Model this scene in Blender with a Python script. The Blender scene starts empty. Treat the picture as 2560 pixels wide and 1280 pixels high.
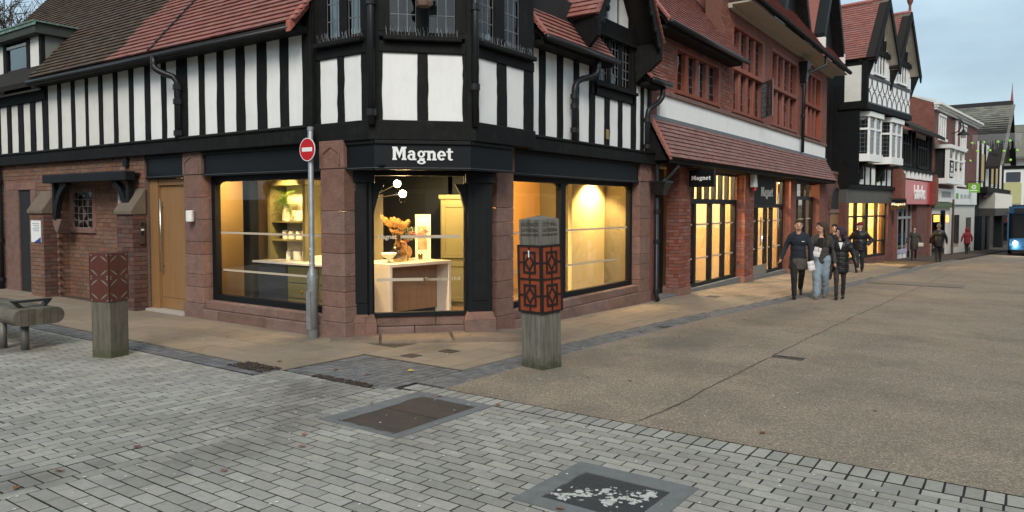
import bpy, bmesh, math, random
import numpy as np
from mathutils import Vector, Matrix, noise
random.seed(7)
S = bpy.context.scene
COL = S.collection
R = math.radians

# ------------------------------------------------------------------ camera
YAW, PITCH = 34.6, 2.47
cd = bpy.data.cameras.new('camera'); cam = bpy.data.objects.new('camera', cd); COL.objects.link(cam)
cd.sensor_width = 36; cd.lens = 25.72; cd.shift_y = -0.0168; cd.clip_end = 2000; cd.clip_start = 0.05
cam.location = (0, 0, 1.58); cam.rotation_euler = (R(90 - PITCH), 0, R(YAW - 90))
S.camera = cam
S.render.resolution_x, S.render.resolution_y = 1024, 512
S.view_settings.view_transform = 'Standard'; S.view_settings.look = 'None'
S.view_settings.gamma = 1; S.view_settings.exposure = 0.6

# ------------------------------------------------------------------ world (dusk, thin cloud) and soft sun
w = bpy.data.worlds.new('World'); S.world = w; w.use_nodes = True
nt = w.node_tree; nt.nodes.clear()
out = nt.nodes.new('ShaderNodeOutputWorld'); bg = nt.nodes.new('ShaderNodeBackground')
sky = nt.nodes.new('ShaderNodeTexSky'); sky.sky_type = 'NISHITA'; sky.sun_disc = False
SUN_EL, SUN_AZ = 40, 214          # azimuth measured from +X towards +Y, behind and right of the camera
sky.sun_elevation = R(SUN_EL); sky.sun_rotation = R(90 - SUN_AZ)
sky.air_density = 1.0; sky.dust_density = 2.5; sky.ozone_density = 1.2
tc = nt.nodes.new('ShaderNodeTexCoord'); mp = nt.nodes.new('ShaderNodeMapping'); mp.inputs['Scale'].default_value = (1, 1, 2.6)
cl = nt.nodes.new('ShaderNodeTexNoise'); cl.inputs['Scale'].default_value = 3.2; cl.inputs['Detail'].default_value = 7; cl.inputs['Roughness'].default_value = .58
rp = nt.nodes.new('ShaderNodeValToRGB'); rp.color_ramp.elements[0].position = .38; rp.color_ramp.elements[1].position = .72
rp.color_ramp.elements[0].color = (.55, .55, .55, 1); rp.color_ramp.elements[1].color = (.92, .92, .92, 1)
mx = nt.nodes.new('ShaderNodeMix'); mx.data_type = 'RGBA'
mx.inputs['B'].default_value = (4.6, 6.1, 7.0, 1)
for a, b in ((tc.outputs['Generated'], mp.inputs['Vector']), (mp.outputs[0], cl.inputs['Vector']), (cl.outputs['Fac'], rp.inputs[0]),
             (rp.outputs[0], mx.inputs['Factor']), (sky.outputs[0], mx.inputs['A']), (mx.outputs['Result'], bg.inputs[0]), (bg.outputs[0], out.inputs[0])):
    nt.links.new(a, b)
cl2 = nt.nodes.new('ShaderNodeTexNoise'); cl2.inputs['Scale'].default_value = 2.3; cl2.inputs['Detail'].default_value = 6; mp2 = nt.nodes.new('ShaderNodeMapping'); mp2.inputs['Location'].default_value = (3.1, 1.7, .4); mp2.inputs['Scale'].default_value = (1, 1, 3.2)
mx2 = nt.nodes.new('ShaderNodeMix'); mx2.data_type = 'RGBA'; mx2.inputs['A'].default_value = (3.1, 4.1, 4.75, 1); mx2.inputs['B'].default_value = (5.0, 6.5, 7.2, 1)
r2 = nt.nodes.new('ShaderNodeMapRange'); r2.inputs['From Min'].default_value = .36; r2.inputs['From Max'].default_value = .62
for a, b in ((tc.outputs['Generated'], mp2.inputs['Vector']), (mp2.outputs[0], cl2.inputs['Vector']), (cl2.outputs['Fac'], r2.inputs['Value']), (r2.outputs[0], mx2.inputs['Factor']), (mx2.outputs['Result'], mx.inputs['B'])): nt.links.new(a, b)
bg.inputs[1].default_value = 0.10
sd = bpy.data.lights.new('sun', 'SUN'); sd.energy = 1.5; sd.angle = R(25); sd.color = (1, .93, .84)
so = bpy.data.objects.new('sun', sd); COL.objects.link(so)
dv = Vector((math.cos(R(SUN_AZ)) * math.cos(R(SUN_EL)), math.sin(R(SUN_AZ)) * math.cos(R(SUN_EL)), math.sin(R(SUN_EL))))
so.rotation_euler = dv.to_track_quat('Z', 'Y').to_euler()

# ------------------------------------------------------------------ helpers
SA, SB = -0.024, 0.003
def gz(x, y): return SA * x + SB * y
CF = Vector((math.cos(R(YAW)) * math.cos(R(PITCH)), math.sin(R(YAW)) * math.cos(R(PITCH)), -math.sin(R(PITCH))))
CR = Vector((math.sin(R(YAW)), -math.cos(R(YAW)), 0)); CU = CR.cross(CF)
def px(p):
    d = Vector(p) - Vector((0, 0, 1.58)); z = d.dot(CF)
    if z < .3: return (-9e9, -9e9, z)
    return (1280 + 1829 * d.dot(CR) / z, 597 - 1829 * d.dot(CU) / z, z)
def seen(p, m=0):
    x, y, z = px(p); return z > .3 and -m < x < 2560 + m and -m < y < 1280 + m

class MB:
    def __init__(s): s.v = []; s.f = []; s.mi = []; s.cur = 0
    def add(s, vs, fs):
        o = len(s.v); s.v += [tuple(v) for v in vs]
        for f in fs: s.f.append([i + o for i in f]); s.mi.append(s.cur)
        return s
    def hexa(s, p):      # 8 points: bottom 4, top 4
        return s.add(p, [(0, 3, 2, 1), (4, 5, 6, 7), (0, 1, 5, 4), (1, 2, 6, 5), (2, 3, 7, 6), (3, 0, 4, 7)])
    def box(s, x0, x1, y0, y1, z0, z1):
        return s.hexa([(x0, y0, z0), (x1, y0, z0), (x1, y1, z0), (x0, y1, z0), (x0, y0, z1), (x1, y0, z1), (x1, y1, z1), (x0, y1, z1)])
    def cbox(s, x0, x1, y0, y1, z0, z1, c):   # box with chamfered top edges
        p = [(x0, y0, z0), (x1, y0, z0), (x1, y1, z0), (x0, y1, z0), (x0, y0, z1 - c), (x1, y0, z1 - c), (x1, y1, z1 - c), (x0, y1, z1 - c),
             (x0 + c, y0 + c, z1), (x1 - c, y0 + c, z1), (x1 - c, y1 - c, z1), (x0 + c, y1 - c, z1)]
        f = [(0, 3, 2, 1), (8, 9, 10, 11)]
        for i in range(4):
            j = (i + 1) % 4; f += [(i, j, j + 4, i + 4), (i + 4, j + 4, j + 8, i + 8)]
        return s.add(p, f)
    def prism(s, poly, ax):   # poly: list of 3D points, ax: extrusion vector
        n = len(poly); ax = Vector(ax); a = [Vector(p) for p in poly]; b = [p + ax for p in a]
        return s.add(a + b, [tuple(range(n))[::-1], tuple(range(n, 2 * n))] + [(i, (i + 1) % n, (i + 1) % n + n, i + n) for i in range(n)])
    def quad(s, a, b, c, d): return s.add([a, b, c, d], [(0, 1, 2, 3)])
    def tube(s, pts, rs, n=8, cap=True):
        pts = [Vector(p) for p in pts]
        if not isinstance(rs, (list, tuple)): rs = [rs] * len(pts)
        vs = []; fs = []; prev = None
        for i, p in enumerate(pts):
            t = (pts[min(i + 1, len(pts) - 1)] - pts[max(i - 1, 0)]).normalized()
            if prev is None:
                a = t.orthogonal().normalized()
            else:
                a = (prev - t * prev.dot(t)); a = a.normalized() if a.length > 1e-5 else t.orthogonal().normalized()
            prev = a; b = t.cross(a)
            for k in range(n):
                an = 2 * math.pi * k / n; vs.append(p + (a * math.cos(an) + b * math.sin(an)) * rs[i])
        for i in range(len(pts) - 1):
            for k in range(n):
                k2 = (k + 1) % n; fs.append((i * n + k, i * n + k2, (i + 1) * n + k2, (i + 1) * n + k))
        if cap: fs.append(tuple(range(n))[::-1]); fs.append(tuple(range((len(pts) - 1) * n, len(pts) * n)))
        return s.add(vs, fs)
    def lathe(s, prof, n=12, c=(0, 0, 0)):   # prof: (r,z)
        vs = []; fs = []
        for r, z in prof:
            for k in range(n):
                a = 2 * math.pi * k / n; vs.append((c[0] + r * math.cos(a), c[1] + r * math.sin(a), c[2] + z))
        for i in range(len(prof) - 1):
            for k in range(n):
                k2 = (k + 1) % n; fs.append((i * n + k, i * n + k2, (i + 1) * n + k2, (i + 1) * n + k))
        fs.append(tuple(range(n))[::-1]); fs.append(tuple(range((len(prof) - 1) * n, len(prof) * n)))
        return s.add(vs, fs)
    def ell(s, c, r, n=12, m=8, rot=None):
        c = Vector(c); r = (r, r, r) if not isinstance(r, (tuple, list)) else r
        vs = []; fs = []
        for i in range(m + 1):
            t = math.pi * i / m; z = -math.cos(t); q = max(math.sin(t), .02)
            for k in range(n):
                a = 2 * math.pi * k / n; v = Vector((r[0] * q * math.cos(a), r[1] * q * math.sin(a), r[2] * z))
                if rot: v = rot @ v
                vs.append(c + v)
        for i in range(m):
            for k in range(n):
                k2 = (k + 1) % n; fs.append((i * n + k, i * n + k2, (i + 1) * n + k2, (i + 1) * n + k))
        fs.append(tuple(range(n))[::-1]); fs.append(tuple(range(m * n, (m + 1) * n)))
        return s.add(vs, fs)
    def caps(s, a, b, ra, rb, n=12):   # tapered capsule
        a, b = Vector(a), Vector(b); t = (b - a).normalized(); pts = []; rs = []
        for q in (0.05, .4, .75, 1):
            pts.append(a - t * ra * math.sqrt(max(0, 1 - q * q))); rs.append(ra * q)
        for q in (1, .75, .4, .05):
            pts.append(b + t * rb * math.sqrt(max(0, 1 - q * q))); rs.append(rb * q)
        return s.tube(pts, rs, n)
    def xf(s, M): s.v = [tuple(M @ Vector(v)) for v in s.v]; return s
    def mesh(s, name, mats, smooth=False):
        me = bpy.data.meshes.new(name); me.from_pydata(s.v, [], s.f)
        for m in (mats if isinstance(mats, (list, tuple)) else [mats]): me.materials.append(m)
        if len(set(s.mi)) > 1: me.polygons.foreach_set('material_index', s.mi)
        bm = bmesh.new(); bm.from_mesh(me); bmesh.ops.recalc_face_normals(bm, faces=bm.faces); bm.to_mesh(me); bm.free()
        if smooth: me.polygons.foreach_set('use_smooth', [True] * len(me.polygons))
        me.update(); return me
    def build(s, name, mats, parent=None, smooth=False, bevel=0):
        o = bpy.data.objects.new(name, s.mesh(name, mats, smooth)); COL.objects.link(o)
        if parent: o.parent = parent; o.matrix_parent_inverse = PINV(parent)
        if bevel:
            b = o.modifiers.new('bevel', 'BEVEL'); b.width = bevel; b.segments = 2; b.limit_method = 'ANGLE'
        return o
_w = {}
def PINV(p): return _w.get(p.name, Matrix()).inverted()
def inst(name, me, M, parent=None):
    o = bpy.data.objects.new(name, me); COL.objects.link(o)
    if parent: o.parent = parent; o.matrix_parent_inverse = PINV(parent)
    o.matrix_basis = M; _w[o.name] = M
    return o
def tag(o, label=None, cat=None, group=None, kind=None):
    if label: o['label'] = label
    if cat: o['category'] = cat
    if group: o['group'] = group
    if kind: o['kind'] = kind
    return o
def thing(name, label, cat, loc=(0, 0, 0), rz=0, group=None):
    o = bpy.data.objects.new(name, None); COL.objects.link(o); o.empty_display_size = .1
    M = Matrix.Translation(loc) @ Matrix.Rotation(rz, 4, 'Z'); o.matrix_basis = M; _w[o.name] = M
    return tag(o, label, cat, group)

class Fr:     # facade frame: u along the wall, n outwards, z up
    def __init__(s, o, u, flip=False):
        s.o = Vector((o[0], o[1], 0)); s.u = Vector((u[0], u[1], 0)).normalized()
        s.n = Vector((s.u.y, -s.u.x, 0)) * (-1 if flip else 1)
    def p(s, u, z, n=0): return s.o + s.u * u + s.n * n + Vector((0, 0, z))
    def box(s, mb, u0, u1, z0, z1, n0, n1):
        return mb.hexa([s.p(u0, z0, n0), s.p(u1, z0, n0), s.p(u1, z0, n1), s.p(u0, z0, n1), s.p(u0, z1, n0), s.p(u1, z1, n0), s.p(u1, z1, n1), s.p(u0, z1, n1)])
    def poly(s, mb, pts, n0, n1): return mb.prism([s.p(u, z, n0) for u, z in pts], s.n * (n1 - n0))
    def M(s, u, z, n): # local x=u, y=up, z=outwards (readable text needs left to right as seen)
        x = s.u if s.u.cross(Vector((0, 0, 1))).dot(s.n) > 0 else -s.u
        m = Matrix((x, Vector((0, 0, 1)), s.n)).transposed().to_4x4(); m.translation = s.p(u, z, n); return m
def fbox(fr, name, mat, parent, u0, u1, z0, z1, n0, n1, bevel=0):
    return fr.box(MB(), u0, u1, z0, z1, n0, n1).build(name, mat, parent, bevel=bevel)

TMP = bpy.data.scenes.new('workbench')
def evalmesh(o):       # evaluate one object alone in a scratch scene (removed at the end)
    TMP.collection.objects.link(o); vl = TMP.view_layers[0]; vl.update(); dg = vl.depsgraph
    return bpy.data.meshes.new_from_object(o.evaluated_get(dg))
def text(name, body, size, mat, parent, M, ext=.01, off=0, align='CENTER', sx=1, spacing=1):
    c = bpy.data.curves.new(name, 'FONT'); c.body = body; c.size = size; c.extrude = ext; c.offset = off; c.align_x = align; c.align_y = 'CENTER'; c.space_character = spacing
    c.resolution_u = 3
    t = bpy.data.objects.new(name, c); me = evalmesh(t)
    bpy.data.objects.remove(t); me.materials.clear(); me.materials.append(mat)
    me.transform(M @ Matrix.Diagonal((sx, 1, 1, 1)))
    o = bpy.data.objects.new(name, me); COL.objects.link(o)
    if parent: o.parent = parent; o.matrix_parent_inverse = PINV(parent)
    return o

# ------------------------------------------------------------------ materials
def mat(name, col, rough=.75, var=.18, scale=4, bump=.15, bscale=60, metal=0, rnd=0., col2=None, f2=.5, spec=.4, stain=0., stcol=(.05, .05, .045), sts=1.2, coat=0, aniso=None):
    m = bpy.data.materials.new(name); m.use_nodes = True; t = m.node_tree; N = t.nodes; L = t.links
    b = N['Principled BSDF']; b.inputs['Roughness'].default_value = rough; b.inputs['Metallic'].default_value = metal
    b.inputs['Specular IOR Level'].default_value = spec; b.inputs['Coat Weight'].default_value = coat
    g = N.new('ShaderNodeNewGeometry'); pos = g.outputs['Position']
    if aniso:
        mpn = N.new('ShaderNodeMapping'); mpn.inputs['Scale'].default_value = aniso; L.new(pos, mpn.inputs[0]); pos = mpn.outputs[0]
    n1 = N.new('ShaderNodeTexNoise'); n1.inputs['Scale'].default_value = scale; n1.inputs['Detail'].default_value = 6; n1.inputs['Roughness'].default_value = .65
    L.new(pos, n1.inputs['Vector'])
    c2 = col2 or tuple(c * .62 for c in col)
    mixa = N.new('ShaderNodeMix'); mixa.data_type = 'RGBA'; mixa.inputs['A'].default_value = (*col, 1); mixa.inputs['B'].default_value = (*c2, 1)
    r = N.new('ShaderNodeMapRange'); r.inputs['From Min'].default_value = .38; r.inputs['From Max'].default_value = .72
    r.inputs['To Max'].default_value = f2 if col2 else min(1, var * 2.6)
    L.new(n1.outputs['Fac'], r.inputs['Value']); L.new(r.outputs[0], mixa.inputs['Factor'])
    res = mixa.outputs['Result']
    if rnd:
        oi = N.new('ShaderNodeObjectInfo'); ad = N.new('ShaderNodeMath'); ad.operation = 'ADD'; fr_ = N.new('ShaderNodeMath'); fr_.operation = 'FRACT'
        L.new(g.outputs['Random Per Island'], ad.inputs[0]); L.new(oi.outputs['Random'], ad.inputs[1]); L.new(ad.outputs[0], fr_.inputs[0])
        hs = N.new('ShaderNodeHueSaturation'); mr = N.new('ShaderNodeMapRange'); mr.inputs['To Min'].default_value = 1 - rnd; mr.inputs['To Max'].default_value = 1 + rnd
        L.new(fr_.outputs[0], mr.inputs['Value']); L.new(mr.outputs[0], hs.inputs['Value']); L.new(res, hs.inputs['Color'])
        m2 = N.new('ShaderNodeMath'); m2.operation = 'MULTIPLY'; m2.inputs[1].default_value = 7.13; f3 = N.new('ShaderNodeMath'); f3.operation = 'FRACT'
        L.new(fr_.outputs[0], m2.inputs[0]); L.new(m2.outputs[0], f3.inputs[0])
        mr2 = N.new('ShaderNodeMapRange'); mr2.inputs['To Min'].default_value = 1 - rnd; mr2.inputs['To Max'].default_value = 1 + rnd * .6
        L.new(f3.outputs[0], mr2.inputs['Value']); L.new(mr2.outputs[0], hs.inputs['Saturation'])
        res = hs.outputs[0]
    if stain:
        n3 = N.new('ShaderNodeTexNoise'); n3.inputs['Scale'].default_value = sts; n3.inputs['Detail'].default_value = 8; n3.inputs['Roughness'].default_value = .7
        L.new(g.outputs['Position'], n3.inputs['Vector'])
        r3 = N.new('ShaderNodeMapRange'); r3.inputs['From Min'].default_value = .5; r3.inputs['From Max'].default_value = .72; r3.inputs['To Max'].default_value = stain
        L.new(n3.outputs['Fac'], r3.inputs['Value'])
        mb_ = N.new('ShaderNodeMix'); mb_.data_type = 'RGBA'; mb_.inputs['B'].default_value = (*stcol, 1)
        L.new(r3.outputs[0], mb_.inputs['Factor']); L.new(res, mb_.inputs['A']); res = mb_.outputs['Result']
    L.new(res, b.inputs['Base Color'])
    if bump:
        n2 = N.new('ShaderNodeTexNoise'); n2.inputs['Scale'].default_value = bscale; n2.inputs['Detail'].default_value = 4; L.new(pos, n2.inputs['Vector'])
        bp = N.new('ShaderNodeBump'); bp.inputs['Strength'].default_value = bump; bp.inputs['Distance'].default_value = .02
        L.new(n2.outputs['Fac'], bp.inputs['Height']); L.new(bp.outputs[0], b.inputs['Normal'])
    return m
def emit(name, col, st):
    m = bpy.data.materials.new(name); m.use_nodes = True; b = m.node_tree.nodes['Principled BSDF']
    b.inputs['Base Color'].default_value = (*col, 1); b.inputs['Emission Color'].default_value = (*col, 1); b.inputs['Emission Strength'].default_value = st; return m
def glassmat(name, tint=(1, 1, 1), refl=1.0, rough=0.0, bump=0.0):
    m = bpy.data.materials.new(name); m.use_nodes = True; t = m.node_tree; N = t.nodes; L = t.links; N.remove(N['Principled BSDF'])
    tr = N.new('ShaderNodeBsdfTransparent'); tr.inputs[0].default_value = (*tint, 1)
    gl = N.new('ShaderNodeBsdfGlossy'); gl.inputs['Roughness'].default_value = rough
    g0 = N.new('ShaderNodeNewGeometry'); dt = N.new('ShaderNodeVectorMath'); dt.operation = 'DOT_PRODUCT'; L.new(g0.outputs['Incoming'], dt.inputs[0]); L.new(g0.outputs['Normal'], dt.inputs[1])
    def mth(op, a, b=None):
        n_ = N.new('ShaderNodeMath'); n_.operation = op; L.new(a, n_.inputs[0])
        if b is not None: n_.inputs[1].default_value = b
        return n_
    ab = mth('ABSOLUTE', dt.outputs['Value']); iv = mth('MULTIPLY_ADD', ab.outputs[0], -1); iv.inputs[2].default_value = 1
    pw = mth('POWER', iv.outputs[0], 5); mu = mth('MULTIPLY_ADD', pw.outputs[0], .96 * refl); mu.inputs[2].default_value = .04 * refl; mu.use_clamp = True
    ms = N.new('ShaderNodeMixShader'); L.new(mu.outputs[0], ms.inputs[0]); L.new(tr.outputs[0], ms.inputs[1]); L.new(gl.outputs[0], ms.inputs[2])
    L.new(ms.outputs[0], N['Material Output'].inputs[0])
    if bump:
        n2 = N.new('ShaderNodeTexNoise'); n2.inputs['Scale'].default_value = 2.5; bp = N.new('ShaderNodeBump'); bp.inputs['Strength'].default_value = bump; bp.inputs['Distance'].default_value = .05
        g = N.new('ShaderNodeNewGeometry'); L.new(g.outputs['Position'], n2.inputs['Vector']); L.new(n2.outputs['Fac'], bp.inputs['Height']); L.new(bp.outputs[0], gl.inputs['Normal'])
    return m
def brickmat(name, c1, c2, mortar, axis='X'):     # far walls, where single bricks can no longer be told apart
    m = bpy.data.materials.new(name); m.use_nodes = True; t = m.node_tree; N = t.nodes; L = t.links; b = N['Principled BSDF']; b.inputs['Roughness'].default_value = .85
    g = N.new('ShaderNodeNewGeometry'); sp = N.new('ShaderNodeSeparateXYZ'); cb = N.new('ShaderNodeCombineXYZ'); L.new(g.outputs['Position'], sp.inputs[0])
    ad = N.new('ShaderNodeMath'); ad.operation = 'ADD'; L.new(sp.outputs['X'], ad.inputs[0]); L.new(sp.outputs['Y'], ad.inputs[1])
    L.new(ad.outputs[0], cb.inputs['X']); L.new(sp.outputs['Z'], cb.inputs['Y'])
    br = N.new('ShaderNodeTexBrick'); br.inputs['Scale'].default_value = 1; br.inputs['Brick Width'].default_value = .225; br.inputs['Row Height'].default_value = .075; br.inputs['Mortar Size'].default_value = .006
    br.inputs['Color1'].default_value = (*c1, 1); br.inputs['Color2'].default_value = (*c2, 1); br.inputs['Mortar'].default_value = (*mortar, 1)
    L.new(cb.outputs[0], br.inputs['Vector'])
    n1 = N.new('ShaderNodeTexNoise'); n1.inputs['Scale'].default_value = 3; n1.inputs['Detail'].default_value = 6; L.new(g.outputs['Position'], n1.inputs['Vector'])
    hs = N.new('ShaderNodeHueSaturation'); mr = N.new('ShaderNodeMapRange'); mr.inputs['To Min'].default_value = .6; mr.inputs['To Max'].default_value = 1.4
    L.new(n1.outputs['Fac'], mr.inputs['Value']); L.new(mr.outputs[0], hs.inputs['Value']); L.new(br.outputs['Color'], hs.inputs['Color']); L.new(hs.outputs[0], b.inputs['Base Color'])
    bp = N.new('ShaderNodeBump'); bp.inputs['Strength'].default_value = .3; bp.inputs['Distance'].default_value = .01; bp.invert = True; L.new(br.outputs['Fac'], bp.inputs['Height']); L.new(bp.outputs[0], b.inputs['Normal'])
    return m

M_black = mat('black_paint', (.010, .011, .012), .55, .3, 6, .12, 30, stain=.25, stcol=(.03, .03, .029), sts=5, spec=.2)
M_timber = mat('black_timber', (.0105, .0105, .0105), .7, .3, 5, .45, 22, stain=.4, stcol=(.030, .029, .026), sts=7, aniso=(1, 1, .25), spec=.16)
M_fascia = mat('fascia_black', (.007, .0085, .0105), .5, .1, 3, .03, 40, spec=.25)
M_pipe = mat('iron_pipe', (.015, .016, .018), .4, .2, 8, .1, 40, spec=.35)
M_white = mat('white_render', (.84, .84, .825), .85, .06, 1.4, .2, 9, aniso=(5, 5, .7), col2=(.75, .745, .72), f2=.6, stain=.22, stcol=(.55, .53, .48), sts=2.5)
M_cream = mat('aged_render', (.74, .725, .67), .85, .06, 2.2, .12, 9, col2=(.64, .62, .56), f2=.6, stain=.3, stcol=(.46, .44, .38), sts=2)
M_sand = mat('red_sandstone', (.235, .132, .105), .88, .3, 9, .6, 38, rnd=.12, stain=.6, stcol=(.105, .06, .05), sts=3.2)
M_sand2 = mat('worn_sandstone', (.20, .12, .095), .9, .25, 5, .5, 30, rnd=.15, stain=.6, stcol=(.09, .06, .05), sts=2.5)
M_tile = mat('red_clay_tile', (.285, .112, .090), .8, .2, 9, .2, 60, rnd=.11, stain=.35, stcol=(.13, .06, .05), sts=1.5)
M_tile2 = mat('mossy_clay_tile', (.095, .062, .040), .9, .25, 6, .4, 50, rnd=.25, stain=.6, stcol=(.05, .048, .028), sts=1.6)
M_ridge = mat('ridge_tile', (.36, .12, .09), .75, .15, 6, .2, 40, rnd=.1)
M_under = mat('roof_underlay', (.02, .016, .014), .95, .1, 3, 0)
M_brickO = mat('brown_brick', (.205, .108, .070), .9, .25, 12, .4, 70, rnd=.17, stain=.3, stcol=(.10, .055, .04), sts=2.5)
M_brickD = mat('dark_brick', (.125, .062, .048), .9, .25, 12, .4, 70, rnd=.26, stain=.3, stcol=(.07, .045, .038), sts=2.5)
M_brickR = mat('red_brick', (.235, .082, .056), .88, .2, 12, .35, 70, rnd=.25, stain=.3, stcol=(.16, .06, .045), sts=2)
M_mortar = mat('mortar', (.17, .115, .085), .95, .2, 8, .3, 60)
M_mortarR = mat('red_mortar', (.16, .075, .055), .95, .2, 8, .3, 60)
M_brickfar = brickmat('far_red_brick', (.225, .07, .047), (.165, .056, .04), (.13, .075, .058))
M_brickfar2 = brickmat('far_dark_brick', (.17, .055, .040), (.12, .045, .035), (.10, .07, .06))
M_terra = mat('terracotta', (.255, .076, .048), .7, .2, 8, .2, 40, rnd=.15, stain=.25, stcol=(.16, .05, .035), sts=2)
M_oak = mat('oak', (.30, .165, .07), .5, .25, 3, .12, 20, aniso=(9, 9, .5), col2=(.21, .11, .045), f2=.8)
M_steel = mat('steel', (.62, .61, .58), .28, .1, 5, 0, metal=1)
M_galv = mat('galvanised', (.36, .38, .39), .5, .25, 9, .12, 40, metal=.55, col2=(.22, .24, .25), f2=.8, stain=.3, stcol=(.5, .5, .5), sts=14)
M_lead = mat('lead', (.16, .17, .18), .6, .2, 5, .1, 30)
M_copper = mat('copper_patina', (.16, .27, .22), .8, .3, 6, .2, 30, col2=(.06, .08, .06), f2=.8)
M_dormer = mat('dormer_board', (.045, .05, .045), .8, .2, 5, .2, 30, stain=.4, stcol=(.09, .11, .08), sts=3)
M_greywood = mat('grey_timber', (.155, .14, .112), .85, .3, 4, .4, 28, aniso=(6, 6, .6), col2=(.075, .068, .052), f2=.9, stain=.4, stcol=(.05, .055, .03), sts=3)
M_benchwood = mat('bench_timber', (.12, .105, .08), .85, .3, 5, .35, 28, col2=(.06, .052, .038), f2=.9, rnd=.25)
M_rust = mat('rust_plate', (.095, .027, .018), .75, .25, 9, .2, 50, col2=(.075, .022, .016), f2=.8)
M_orange = mat('orange_enamel', (.32, .066, .024), .4, .25, 6, .1, 40, col2=(.19, .042, .02), f2=.95, stain=.4, stcol=(.12, .04, .025), sts=9)
M_fret = mat('fret_metal', (.018, .013, .012), .6, .2, 8, .1, 40)
M_hole = mat('fret_hole', (.19, .185, .155), .85, .25, 8, .2, 30)
M_block = mat('block_paver', (.335, .318, .275), .85, .16, 30, .35, 160, rnd=.17, col2=(.25, .236, .20), f2=.85, stain=.6, stcol=(.16, .145, .125), sts=.9)
M_joint = mat('paver_joint', (.016, .013, .011), .95, .3, 20, .3, 60)
M_flag = mat('buff_flag', (.262, .205, .145), .82, .15, 6, .2, 90, rnd=.08, col2=(.205, .16, .115), f2=.7, stain=.5, stcol=(.12, .095, .07), sts=1.1)
M_sett = mat('dark_sett', (.15, .15, .15), .7, .25, 18, .4, 70, rnd=.22, stain=.4, stcol=(.05, .045, .04), sts=2)
M_conc = mat('cover_surround', (.165, .168, .165), .88, .22, 10, .4, 120, stain=.55, stcol=(.085, .08, .072), sts=3)
M_iron = mat('cover_iron', (.055, .042, .036), .7, .3, 12, .4, 60, stain=.5, stcol=(.09, .06, .045), sts=5)
M_irondark = mat('tarred_cover', (.045, .045, .045), .75, .3, 20, .6, 40)
M_paintw = mat('worn_white_paint', (.56, .55, .50), .7, .2, 20, .2, 60)
M_leaf = mat('fallen_leaf', (.24, .09, .03), .8, .3, 30, .2, 60, rnd=.4)
M_litter = mat('pale_speck', (.70, .69, .63), .7, .1, 9, 0)
M_bark = mat('bark', (.055, .046, .036), .9, .3, 10, .3, 30)
M_slate = mat('mossy_slate', (.17, .165, .135), .85, .3, 3, .35, 40, rnd=.25, stain=.6, stcol=(.19, .18, .10), sts=.8)
M_soffit = mat('soffit', (.44, .40, .33), .8, .12, 3, .05, 20)
M_whitep = mat('white_gloss', (.78, .78, .75), .4, .05, 4, .03, 20)
M_glass = glassmat('shop_glass', refl=1.15)
M_pane = glassmat('leaded_pane', (.45, .47, .46), 1.5, .02, .25)
M_panedark = glassmat('dull_pane', (.35, .37, .37), .9, .03, .1)
M_paneold = glassmat('window_pane', (.6, .62, .62), 2.2, .02, .12)
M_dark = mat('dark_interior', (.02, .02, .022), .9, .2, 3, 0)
M_letter = mat('white_letter', (.85, .85, .84), .45, .03, 4, 0)
M_redsign = mat('sign_red', (.55, .012, .018), .35, .05, 4, 0)
M_vinyl = mat('vinyl_band', (.52, .44, .33), .7, .05, 4, 0)
E_globe = emit('lamp_glow', (1, .80, .50), 26)
E_spot = emit('spot_glow', (1, .82, .55), 30)
E_strip = emit('strip_glow', (1, .86, .62), 6)

# ------------------------------------------------------------------ generators for small repeated pieces
def pick(items, cap=300):        # items: (score-point, matrix): split the ones that show largest from the rest
    vis = [(px(m.translation)[2], i) for i, m in enumerate(items) if seen(m.translation, 10)]
    vis.sort(); keep = set(i for _, i in vis[:cap])
    return [m for i, m in enumerate(items) if i in keep], [m for i, m in enumerate(items) if i not in keep]
def scatter(name, base, mats, parent, items, cap=300, margin=420):
    """base: MB of one piece; items: matrices"""
    items = [m for m in items if seen(m.translation, margin)]
    ind, rest = pick(items, cap)
    if ind:
        me = base.mesh(name, mats)
        for m in ind: inst(name, me, m, parent)
    if rest:
        big = MB()
        for m in rest: big.add([m @ Vector(v) for v in base.v], base.f)
        o = big.build(name + ('_field' if ind else 's'), mats, parent); o['kind'] = 'stuff'
def frameM(o, u, v, n):
    m = Matrix((u, v, n)).transposed().to_4x4(); m.translation = o; return m
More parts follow.
